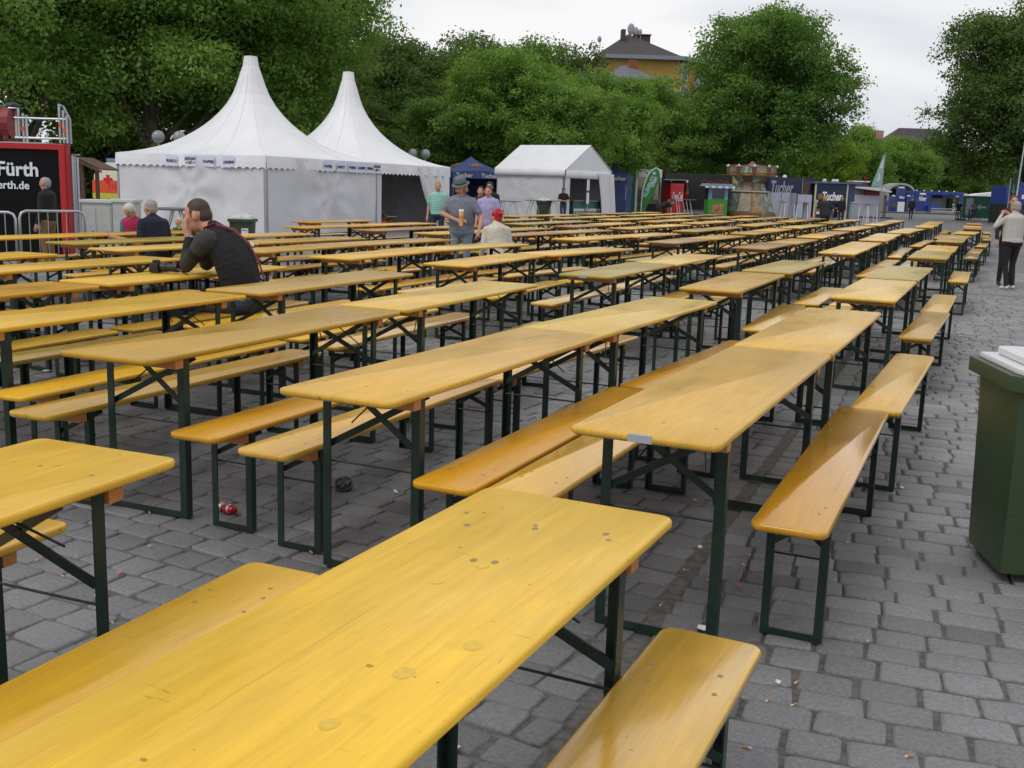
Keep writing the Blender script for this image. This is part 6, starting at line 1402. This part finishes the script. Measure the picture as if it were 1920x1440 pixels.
# arched tent, blue shop row
def arch():
    t, W_, H_ = stand('arched_tent', 'grey arched tent roof behind the blue shop row', 'tent', 1662, 1716, 343, 140); r = W_/2
    for q, (ra, rb, y0, y1, m) in enumerate(((r, r*.88, 0, 4, mat('arch_grey', (.36,.38,.38), .6)),)):
        n = 20; pts = [(ra*math.cos(math.pi*i/n), H_-r*.75+ra*.75*math.sin(math.pi*i/n)) for i in range(n+1)]+[(rb*math.cos(math.pi*i/n), H_-r*.75+rb*.70*math.sin(math.pi*i/n)) for i in range(n,-1,-1)]
        for i in range(n): k = MB(); k.prism([pts[i], pts[i+1], pts[-2-i], pts[-1-i]], y0, y1, 'y'); k.build('roof_segment', m, t)
    for x in (-r*.94, r*.94): bx('side_wall', mat('arch_grey', (.36,.38,.38)), t, (x-.2,0,0), (x+.2,4,H_-r*.75))
    bx('back_wall', mat('arch_dark', (.06,.07,.07), .8), t, (-r*.9,3.6,0), (r*.9,3.8,H_-r*.4))
arch()
def blue_row():
    d = 132
    t, W_, H_ = stand('shop_column', 'tall blue and white advertising column left of the walking person', 'column', 1684, 1697, 353, d); h = W_/2; bx('shaft', RB, t, (-h,0,1.3), (h,1,H_), .03); bx('shaft_foot', WHITE, t, (-h,0,0), (h,1,1.297)); bx('top', WHITE, t, (-h*.6,.1,H_+.003), (h*.6,.9,H_+.2)); o = text('lettering', 'Neu', .4, LW, t, (0,-.02,H_-1.1), bold=.02); fit(o, h*1.5)
    for x, lab in ((1677,'blue counter left of the advertising column'),(1705,'blue counter right of the advertising column')):
        t, W_, H_ = stand('blue_counter', lab, 'counter', x-6, x+6, 368, d); bx('cabinet', RB, t, (-W_/2,0,.15), (W_/2,1,H_), .03); bx('picture', mat('counter_picture', (.10,.06,.06), .6, var=.8, vscale=3), t, (-W_/2+.1,-.02,.6), (W_/2-.1,-.001,1.3)); k = MB(); k.ell((0,.4,H_+.02),(.25,.2,.12),10,6); k.build('emblem', LW, t, True)
    t, W_, H_ = stand('shop_trailer', 'long royal blue sales trailer with an open front, far end', 'trailer', 1708, 1806, 359, 134); h = W_/2; s = W_/98
    bx('roof', RB, t, (-h,0,H_-.45), (h,2.6,H_), .04); bx('left_panel', RB, t, (-h+4*s,.0,.25), (-h+36*s,.1,H_-.453)); bx('right_panel', RB, t, (h-8*s,0,.25), (h,.1,H_-.453)); bx('interior', mat('pale_interior', (.30,.31,.31), .7), t, (-h+36*s,2.2,.3), (h-8*s,2.3,H_-.453)); bx('floor', STEEL, t, (-h+36*s,-.2,.25), (h-8*s,2.2,.35)); bx('screen', BLK, t, (-h+53*s,2.0,1.9), (-h+71*s,2.1,2.4)); bx('counter', mat('counter_blue', (.03,.07,.22), .5), t, (-h+38*s,.2,.36), (-h+58*s,.7,1.3)); bx('fridge', BLK, t, (h-18*s,1.5,.36), (h-10*s,2.1,1.9)); bx('bin', RB, t, (-h+30*s,-.6,0), (-h+35*s,-.2,.9))
    o = text('lettering', 'Höver', .5, LW, t, (-h+21*s,-.02,1.75), shear=.2, bold=.015); fit(o, 14*s, 1.6); k = MB(); k.ell((-h+21*s,-.02,2.35),(.45,.02,.12),12,6); k.build('emblem', LW, t)
    for z in (.05,.32,.6): k = MB(); k.beam((-h+36*s,-.5,z),(h-8*s,-.5,z),.06,.06); k.build('step_rail', WHITE, t)
    for i in range(6): k = MB(); k.ell((-h+(12+14*i)*s,.5,H_+.03),(.12,.12,.10),8,6); k.build('roof_light', WHITE, t, True)
    t, W_, H_ = stand('white_stall', 'white and red roofed stall behind the green banner', 'stall', 1806, 1890, 362, 138); h = W_/2; bx('body', mat('stall_dark', (.05,.05,.06), .7), t, (-h,.3,0), (h,2.5,H_-.6)); k = MB(); k.prism([(-h,H_-.6),(h,H_-.6),(h-.6,H_+.25),(h-3.5,H_-.1),(h-5,H_-.35),(-h,H_-.1)], -.3, 2.6, 'y'); k.build('roof', wr, t); bx('valance', mat('valance_red', (.45,.04,.05), .6), t, (h-2.8,-.35,H_-.95), (h,-.31,H_-.55))
    t, W_, H_ = stand('kerb', 'low kerb step in front of the blue shop row', 'kerb', 1660, 1815, 396, 124); bx('kerb_stone', mat('kerb_stone', (.10,.085,.075), .8), t, (-W_/2,0,0), (W_/2,.4,.16), .02); bx('kerb_top', mat('kerb_top', (.22,.21,.20), .8), t, (-W_/2,.402,0), (W_/2,6,.12))
blue_row()
def exit_banner():
    d = 90; a, b = P(1805,380,d), P(1883,380,d); c = (a+b)/2; c.z = 0; t = thing('exit_banner', 'green fence banner with white arrow and running figure', 'banner', c, YAW); W_ = (b-a).length; h = W_/2; zt, zb = P(1844,368,d).z, .22
    bx('cloth', mat('exit_green', (.035,.17,.095), .7, var=.08, vscale=1.5, bump=.2, bscale=3), t, (-h,-.015,zb), (h,.015,zt)); wt = mat('banner_white', (.46,.54,.56), .6); s = W_/78
    def X(x): return (x-1844)*s
    def Z(y): return zt-(y-368)*(zt-zb)/41
    bx('door_sign', wt, t, (X(1811.5),-.03,Z(404)), (X(1825),-.0155,Z(372.5)))
    k = MB(); k.prism([(X(1832),Z(388.5)),(X(1840),Z(382)),(X(1838.5),Z(386.5)),(X(1850),Z(387)),(X(1850),Z(390.5)),(X(1838.5),Z(390)),(X(1840),Z(395))], -.03,-.0155,'y'); k.build('arrow', wt, t)
    k = MB()
    def limb(*p, w_=2.6):
        for q, r in zip(p, p[1:]): k.beam((X(q[0]),-.0225,Z(q[1])),(X(r[0]),-.0225,Z(r[1])), .013, w_*s)
    limb((1866,384),(1863,391.5), w_=5); limb((1866,383),(1871,382),(1874.5,386)); limb((1865,383),(1859,384),(1855,387.5)); limb((1863.5,391),(1869,394.5),(1876,396.5), w_=3); limb((1863,391),(1861,396),(1858.5,403), w_=3); k.build('running_figure', wt, t)
    k = MB(); k.ell((X(1862),-.022,Z(379)),(2.4*s,.008,2.4*s),12,8); k.build('figure_head', wt, t)
    for x in (-h, 0, h): k = MB(); k.tube([(x,.04,0),(x,.04,zt+.05)], .03, 6); k.build('post', ALU, t)
    for x in (-h, h): bx('foot', mat('foot_block', (.10,.03,.03), .7), t, (x-.3,-.2,0), (x+.3,.25,.14))
    k = MB(); k.beam((-h,.02,zb-.04),(h,.02,zb-.04),.03,.05); k.build('bottom_rail', STEEL, t)
exit_banner()
def bicycle(t, m):
    for y in (-.52,.52):
        w_ = MB(); n = 20; w_.tube([(0,y+.33*math.cos(2*math.pi*i/n),.34+.33*math.sin(2*math.pi*i/n)) for i in range(n+1)], .022, 6, False); w_.build('wheel', BLACKP, t, True)
    f = MB(); P_ = dict(bb=(0,-.08,.30), seat=(0,-.24,.82), head=(0,.36,.80), rear=(0,-.52,.34), fr=(0,.52,.34))
    for a, b in (('bb','seat'),('bb','head'),('seat','head'),('rear','seat'),('rear','bb'),('head','fr')): f.tube([P_[a],P_[b]], .020, 6)
    f.build('frame', m, t); f = MB(); f.tube([(0,.36,.80),(0,.32,.98)], .015, 6); f.tube([(-.26,.24,1.0),(-.1,.33,.98),(.1,.33,.98),(.26,.24,1.0)], .015, 6); f.build('handlebar', BLACKP, t); f = MB(); f.box((0,-.27,.87),(.14,.24,.06)); f.build('saddle', BLACKP, t)
def cyclist(x, d, face, shirt, lab, blab):
    p = P(x, 400, d); loc = Vector((p.x,p.y,0)); b = thing('bicycle', blab, 'bicycle', loc, YAW+face, 'bicycles before the green banner'); bicycle(b, mat('bike_dark', (.03,.03,.035), .4))
    person(lab, face=face, H=1.72, loc=loc-Matrix.Rotation(YAW+face,3,'Z')@Vector((0,.22,0)), shirt=shirt, legs=(.03,.04,.07), hair='short', hcol='dark', sit=True, lift=.34, lean=R(18), vox=.03, wrists={1:(.24,.48,.10),-1:(-.24,.48,.10)}, elbows={1:(.28,.22,.22),-1:(-.28,.22,.22)}, sleeve='short')
cyclist(1797, 88, R(160), (.015,.015,.018), 'cyclist in black riding this way, left of the green banner', 'bicycle of the rider in black')
cyclist(1823, 89, R(115), (.22,.18,.24), 'cyclist in a pale patterned top in front of the green banner', 'bicycle of the rider in the pale top')
# right edge: dark wing, blue truck, lamp mast
t, W_, H_ = stand('blue_truck', 'royal blue truck box with dark lower half at the right edge', 'truck', 1884, 1960, 349, 76); h = W_/2; s = W_/76; bx('upper_box', RB, t, (-h,0,1.45), (h,2.4,H_), .03); bx('lower_box', BLK, t, (-h,.02,.1), (h,2.4,1.447)); bx('notice', WHITE, t, (-h+30*s,-.02,H_-.9), (-h+44*s,-.001,H_-.6)); bx('roof_rail', RB, t, (-h+24*s,-.05,H_+.003), (h,.6,H_+.25))
t, W_, H_ = stand('dark_pennant', 'dark flag with a faint arrow beside the lamp mast', 'flag', 1890, 1904, 312, 74); k = MB(); k.prism([(-W_/2,1.6),(W_/2,1.6),(W_/2,H_),(-W_/2+.1,H_-.9)], -.01,.01,'y'); k.build('cloth', mat('dark_green_cloth', (.015,.035,.03), .8), t); k = MB(); k.tube([(-W_/2,0,0),(-W_/2,0,H_-.8)], .03, 6); k.build('pole', ALU, t); k = MB(); k.prism([(-.18,2.4),(0,2.15),(.18,2.4),(.07,2.4),(.07,2.8),(-.07,2.8),(-.07,2.4)], -.03,-.0105,'y'); k.build('arrow', mat('faint_grey', (.10,.12,.12), .7), t)
p = P(1913,340,70); t = thing('lamp_mast', 'slim pale lamp mast leaning at the right edge of the photo', 'lamp', (p.x,p.y,0), YAW); ht = P(1914,246,70).z; k = MB(); k.tube([(-.2,0,0),(.02,0,ht)], [.06,.035], 8); k.build('mast', mat('mast_pale', (.45,.50,.50), .5), t); k = MB(); k.box((.0,0,ht+.05),(.35,.2,.18)); bevel(k.build('lamp_head', STEEL, t), .02)
# yellow box of beer in front ...: loudspeaker cases and other small things are left to the stands
# --- houses
def window(parent, x, y, z, w_, h, frame, glass, depth=.12, cross=True, sill=True, name='window'):
    k = MB(); k.b2((x-w_/2,y-.03,z-h/2),(x-w_/2+.07,y+.06,z+h/2)); k.b2((x+w_/2-.07,y-.03,z-h/2),(x+w_/2,y+.06,z+h/2)); k.b2((x-w_/2+.071,y-.03,z+h/2-.07),(x+w_/2-.071,y+.06,z+h/2)); k.b2((x-w_/2+.071,y-.03,z-h/2),(x+w_/2-.071,y+.06,z-h/2+.07))
    if cross: k.b2((x-.03,y-.028,z-h/2+.071),(x+.03,y+.05,z+h/2-.071))
    o = k.build(name, frame, parent); g = MB(); g.b2((x-w_/2+.06,y+.0,z-h/2+.06),(x+w_/2-.06,y+.02,z+h/2-.06)); g.build('pane', glass, o)
    if sill: q = MB(); q.b2((x-w_/2-.08,y-.14,z-h/2-.09),(x+w_/2+.08,y-.031,z-h/2-.004)); q.build('sill', frame, o)
    return o
ROOFM = mat('dark_tiles', (.055,.045,.045), .8, var=.25, vscale=1.5, bump=.6, bscale=8); SLATE = mat('grey_slate', (.11,.12,.14), .7, var=.2, vscale=1.2, bump=.4, bscale=7); WFR = mat('window_white', (.70,.70,.70), .5); WGL = mat('window_glass', (.05,.06,.07), .08, coat=.6)
def yellow_house():
    d = 132; s = d/FPX; p = P(1262,330,d); t = thing('yellow_house', 'tall yellow house with dark hipped roof, big chimney and satellite dishes', 'house', (p.x,p.y,0), YAW)
    def Z(y): return 1.531-(y-361)*s
    def X(x): return (x-1262)*s
    ye = mat('ochre_plaster', (.46,.29,.075), .85, var=.08, vscale=.5); gr = mat('green_plaster', (.26,.30,.09), .85)
    # gable-side wall faces us, street front runs back to the right
    W_ = X(1262)-X(1122); top = Z(124); dep = 22; al = R(38)
    bx('wall', ye, t, (-W_,0,0), (0,11,top))
    # front turned away to the right
    fr = bpy.data.objects.new('street_front', None); 
    k = MB(); a = Vector((0.003,0,0)); dirv = Vector((math.sin(al),math.cos(al),0)); 
    k.add([a, a+dirv*dep, a+dirv*dep+Vector((0,0,top-.4)), a+Vector((0,0,top-.4)), a+Vector((-.5,.8,0)), a+dirv*dep+Vector((-.5,.8,0)), a+dirv*dep+Vector((-.5,.8,top-.4)), a+Vector((-.5,.8,top-.4))], [(0,1,2,3),(7,6,5,4),(0,4,5,1),(1,5,6,2),(2,6,7,3),(3,7,4,0)]); f = k.build('street_wall', ye, t)
    nrm = Vector((dirv.y,-dirv.x,0))
    def on(u, z, o_=.0): return a+dirv*u+nrm*o_+Vector((0,0,z))
    def box_on(nm, m, u0, u1, z0, z1, o0, o1, par):
        k = MB(); v = [on(u,z,o_) for o_ in (o0,o1) for u, z in ((u0,z0),(u1,z0),(u1,z1),(u0,z1))]; k.add(v, [(0,1,2,3),(7,6,5,4),(0,4,5,1),(1,5,6,2),(2,6,7,3),(3,7,4,0)]); return k.build(nm, m, par)
    zs_ = [Z(146), Z(186), Z(226), Z(262), Z(298)]
    for zi, z in enumerate(zs_):
        for ui, u in enumerate((1.2, 8.5, 10.5, 16.5, 18.5)):
            w_ = box_on('window', WFR, u-.75, u+.75, z-.95, z+.95, .01, .09, f); g_ = box_on('pane', WGL, u-.62, u+.62, z-.82, z+.82, .091, .10, w_); box_on('shutter_box', mat('shutter_grey', (.42,.42,.42), .6), u-.75, u+.75, z+.96, z+1.25, .01, .12, w_)
        box_on('plaster_field', gr, .4, 2.2, z-3.3+.35, z-1.35, .005, .03, f)
        b = box_on('balcony', mat('balcony_white', (.50,.49,.44), .6), 3.4, 7.2, z-1.5, z-.25, 1.2, 1.3, t); box_on('balcony_floor', mat('balcony_white', (.50,.49,.44)), 3.4, 7.2, z-1.62, z-1.51, .01, 1.3, b); box_on('balcony_side', mat('balcony_white', (.50,.49,.44)), 3.4, 3.5, z-1.5, z-.25, .01, 1.19, b); box_on('balcony_side', mat('balcony_white', (.50,.49,.44)), 7.1, 7.2, z-1.5, z-.25, .01, 1.19, b)
        if zi < 2: k = MB(); M_ = Matrix.Rotation(R(90),3,'X'); k.ell(on(4.3,z+.2,1.6),(.45,.12,.45),14,8); k.build('satellite_dish', WHITE, b, True)
    # hipped roof
    e = .9; rz_ = Z(70); zt = top
    L = [(-W_-e,-e,zt),(0+.6,-e,zt),(0+dirv.x*dep*.75+1.2,dirv.y*dep*.75,zt),(-W_-e,dirv.y*dep*.75,zt)]; apex1 = (X(1176),6.5,rz_); apex2 = (X(1200),14,rz_-.2)
    k = MB(); k.add([*L,apex1,apex2], [(0,1,4),(1,2,5,4),(2,3,5),(3,0,4,5),(3,2,1,0)]); roof = k.build('roof', ROOFM, t)
    k = MB(); k.beam((L[0][0],L[0][1],zt-.02),(L[1][0],L[1][1],zt-.02), .5,.45); k.beam((L[1][0],L[1][1],zt-.02),(L[2][0],L[2][1],zt-.02), .5,.45); k.build('gutter', mat('gutter_grey', (.20,.24,.27), .5), roof)
    br = mat('brown_chimney', (.07,.05,.045), .85); rb = mat('brick_chimney', (.25,.07,.045), .85)
    for x0, x1, y0, y1, yy, m in ((1160,1168,67,88,4,br),(1186,1193,66,88,6,br),(1195,1219,72,110,7,br),(1256,1267,109,120,9,rb),(1249,1255,111,120,10,rb)):
        q = bx('chimney', m, roof, (X(x0),yy,Z(y1)-.6), (X(x1),yy+1.4,Z(y0)))
    bx('chimney_cap', mat('gutter_grey', (.20,.24,.27)), roof, (X(1194),6.8,Z(70)), (X(1221),8.6,Z(68.5)))
    for x, y, r_ in ((1179,64,.70),(1188,67,.50),(1196,69,.40),(1121,84,.4)):
        k = MB(); k.ell((X(x),5.2,Z(y)),(r_*.65,.18,r_),16,10); k.build('satellite_dish', mat('dish_pale', (.30,.33,.36), .5), roof, True); k = MB(); k.tube([(X(x)+.1,5.4,Z(y)-r_),(X(x)+.1,5.4,Z(y)-3.2)], .05, 5); k.build('dish_mast', STEEL, roof)
yellow_house()
def grey_house(lab, x0, x1, yr, ye_, d, ridge, hip, m_roof, m_wall, chim=(), wins=True, nrow=4, rz=0, dep=10, cat='house'):
    c, W_, H_ = place(x0, x1, yr, d); t = thing('grey_roofed_house' if m_roof is SLATE else 'house', lab, cat, c, YAW+rz); h = W_/2; ze = P((x0+x1)/2, ye_, d).z
    bx('wall', m_wall, t, (-h,0,0), (h,dep,ze)); k = MB(); k.add([(-h-.4,-.4,ze),(h+.4,-.4,ze),(h+.4,dep+.4,ze),(-h-.4,dep+.4,ze),(-h+hip*W_,dep/2,H_),(h-hip*W_*ridge,dep/2,H_)], [(0,1,5,4),(1,2,5),(2,3,4,5),(3,0,4),(3,2,1,0)]); r_ = k.build('roof', m_roof, t)
    for u, w_, hh, m in chim: q = bx('chimney', m, r_, (u*W_-w_/2,dep*.4,H_-1.5), (u*W_+w_/2,dep*.4+.9,H_+hh))
    if wins:
        n = max(2, int(W_/2.6)); rows = max(1, int(ze/3.0))
        for j in range(rows):
            for i in range(n): window(t, -h+W_*(i+.5)/n, -.02, ze-1.6-3.0*j, 1.1, 1.6, WFR, WGL)
    return t
grey_house('steep grey slate roof between the trees below the yellow house', 1128, 1212, 112, 148, 112, 1, .42, SLATE, mat('pink_plaster', (.34,.27,.25), .85), [(.16,.9,.5,mat('brick_chimney', (.25,.07,.045)))], wins=True)
grey_house('second grey roof sloping down right of the slate roof', 1178, 1262, 134, 188, 118, 1, .2, SLATE, mat('pink_plaster', (.34,.27,.25)), wins=True)
grey_house('pale beige house front seen under the trees right of the blue canopies', 1170, 1262, 262, 268, 112, 1, .3, SLATE, mat('beige_stripe', (.38,.32,.27), .85, var=.25, vscale=1.2), wins=True)
grey_house('yellowish house front between the tree trunks left of the carousel', 1264, 1420, 268, 274, 124, 1, .3, ROOFM, mat('yellow_plaster', (.46,.40,.16), .85, var=.15, vscale=.8), wins=True)
grey_house('far dark hipped roof above the trees right of the pointed flag', 1652, 1792, 238, 274, 240, 1, .25, ROOFM, mat('cream_plaster', (.45,.42,.38), .85), wins=True)
grey_house('far flat grey roof with a pink chimney block left of the hipped roof', 1608, 1665, 258, 262, 250, 1, .1, SLATE, mat('grey_plaster', (.28,.29,.31), .85), [(.05,4.2,1.9,mat('pink_chimney', (.42,.20,.17), .85))], wins=False)
p = P(1648,250,250); t = thing('roof_aerial', 'thin aerial on the pink chimney block', 'aerial', (p.x,p.y,0), YAW); k = MB(); zt = P(1648,225,250).z; k.tube([(0,4.4,zt-5),(0,4.4,zt)], .07, 5); k.tube([(-.8,4.4,zt-1.2),(.8,4.4,zt-1.2)], .05, 4); k.tube([(-.6,4.4,zt-.5),(.6,4.4,zt-.5)], .05, 4); k.build('mast', STEEL, t)
grey_house('brick coloured house glimpsed behind the trees at the left', 120, 240, 225, 250, 90, 1, .2, mat('orange_tiles', (.30,.10,.05), .8), mat('pale_plaster', (.42,.40,.38), .85), wins=True)
# ================================================================= litter and small marks
def at(px, py, z=.006): v = G(px, py); v.z = z; return v
BUTT = mat('cigarette_filter', (.45,.20,.06), .9); BPAP = mat('cigarette_paper', (.62,.58,.52), .9)
k = MB(); k.tube([(-.012,0,.005),(.012,0,.005)], .0042, 6); k.mi = 1; k.tube([(.0121,0,.005),(.022,0,.005)], .004, 6); butt = k.mesh('cigarette_butt', [BUTT, BPAP])
r_ = random.Random(8)
spots = [(1364,1047),(1585,1018),(1662,1016),(1400,1043),(1632,1205),(1442,1317),(1495,1282),(1490,1325),(1707,1422),(1388,1062),(1288,1072),(1326,1092),(1240,1136),(1260,1190),(280,963),(305,905),(75,1053),(115,1082),(285,1027),(100,1055),(620,1330),(210,1170),(195,1178),(1145,1300),(345,868),(640,1120),(1680,905),(1590,880),(1750,860),(1530,900),(1420,900)]
spots += [(r_.uniform(1250,1900), r_.uniform(780,1430)) for _ in range(3)]+[(r_.uniform(20,900), r_.uniform(860,1250)) for _ in range(5)]
for x, y in spots:
    o = bpy.data.objects.new('cigarette_butt', butt); link(o); o.location = at(x, y, .004); o.rotation_euler = (0,r_.uniform(-.1,.1),r_.uniform(0,6.28)); o.scale = (.75,.8,.8); meta(o, 'orange cigarette butt lying on the grey cobbles', 'litter', 'cigarette butts scattered on the cobbles')
def scrap(px, py, w_, h, c, lab, seed=0):
    rr = random.Random(seed+int(px)); n = 8; vs = []; 
    for i in range(n): a = 2*math.pi*i/n; vs.append((w_/2*math.cos(a)*rr.uniform(.6,1.1), h/2*math.sin(a)*rr.uniform(.6,1.1), rr.uniform(.002,.014)))
    k = MB(); k.add(vs+[(0,0,.016)]+[(x,y,z-.0015) for x, y, z in vs], [(i,(i+1)%n,n) for i in range(n)]+[tuple(range(n+1,2*n+1))[::-1]]+[(i,n+1+i,n+1+(i+1)%n,(i+1)%n) for i in range(n)])
    o = k.build('paper_scrap', mat('paper_%.2f_%.2f' % (c[0],c[1]), c, .8), None); o.location = at(px, py, .004); o.rotation_euler = (0,0,rr.uniform(0,3)); return meta(o, lab, 'litter', 'paper scraps on the cobbles')
W_P = (.68,.68,.66)
for px, py, w_, h, c, lab in ((1384,1104,.075,.014,(.50,.12,.15),'pink strip of paper between table leg and bench leg'),(1320,1182,.07,.05,W_P,'torn white paper at the foot of the middle right table'),(742,925,.045,.022,W_P,'white paper tag on the cobbles beneath the middle tables'),(186,1121,.04,.02,W_P,'white crumpled scrap in the lower left cobbles'),(852,1408,.035,.025,W_P,'white scrap beside the leg of the big front table'),
  (1458,1285,.03,.02,W_P,'tiny white scrap left of the lowest cobble rows'),(1690,918,.035,.025,W_P,'white scrap behind the foot of the glossy orange bench'),(1822,775,.10,.03,(.40,.40,.38),'flattened grey paper left of the big bin'),(1812,800,.03,.02,(.55,.20,.22),'small pink scrap left of the big bin'),(1800,632,.06,.04,W_P,'white scrap beside the last cobbles at right middle'),(670,1062,.05,.02,W_P,'white scrap on the foot bar of the long middle table'),(90,697,.12,.08,(.5,.5,.5),'pale crumpled napkin under the left tables'),(1312,1030,.03,.02,W_P,'small white scrap in the dark channel between stones'),(225,1078,.03,.014,(.5,.2,.2),'reddish strip of paper in the lower left cobbles')): scrap(px, py, w_, h, c, lab)
# crushed red can under the bench
t = thing('drink_can', 'crushed red and white drink can lying under a bench end', 'can', at(424,962,.024), R(-12)); k = MB(); k.tube([(-.06,0,0),(-.052,0,.0),(-.02,.004,.002),(.01,-.004,-.002),(.05,.003,0),(.058,0,0)], [.016,.026,.017,.024,.019,.015], 14); k.build('can_body', mat('can_red', (.42,.012,.02), .3, metal=.3), t, True)
k = MB(); k.tube([(-.035,0,.0),(-.020,.004,.002),(-.008,.0,0)], [.0245,.0185,.0215], 14, False); k.build('can_band', mat('can_silver', (.6,.6,.62), .3, metal=.6), t, True); k = MB(); k.tube([(.022,0,0),(.034,0,0)], [.0240,.0222], 14, False); k.build('can_band', mat('can_silver', (.6,.6,.62)), t, True)
t = thing('cup_lid', 'dark squashed cup lying on the cobbles beneath the long middle table', 'cup', at(645,918,.012), R(20)); k = MB(); k.lathe([(.045,0),(.048,.03),(.04,.034),(.038,.004)], n=16); o = k.build('cup_wall', mat('cup_dark', (.03,.04,.04), .25, coat=.5), t, True); o.rotation_euler = (R(35),0,0)
o = scrap(608, 928, .04, .04, (.10,.11,.06), 'olive coloured crumb of rubbish near the squashed cup')
# beer spilt on the far end of the long middle table
for i, (px, py, w_, h, lab) in enumerate(((1002,634,.24,.10,'long amber beer puddle on the far end of the long middle table'),(1042,622,.20,.09,'amber beer puddle farthest back on the long middle table'),(1066,636,.11,.06,'small amber beer puddle nearest the table edge'))):
    v = G(px, py, .7703+LONGT.location.z); n = 26; rr = random.Random(i); ph = [rr.uniform(0,6) for _ in range(3)]
    vs = []
    for j in range(n): a = 2*math.pi*j/n; q = 1+.22*math.sin(2*a+ph[0])+.16*math.sin(3*a+ph[1])+.10*math.sin(5*a+ph[2]); vs.append((h/2*q*math.cos(a), w_/2*q*math.sin(a), 0))
    k = MB(); k.add(vs+[(x*.9,y*.92,.0004) for x, y, z in vs], [(j,(j+1)%n,n+(j+1)%n,n+j) for j in range(n)]+[tuple(range(n,2*n))]); o = k.build('beer_puddle', mat('spilt_beer', (.52,.27,.012), .3, coat=.1), None, True); o.location = v; meta(o, lab, 'puddle', 'beer puddles on the table')
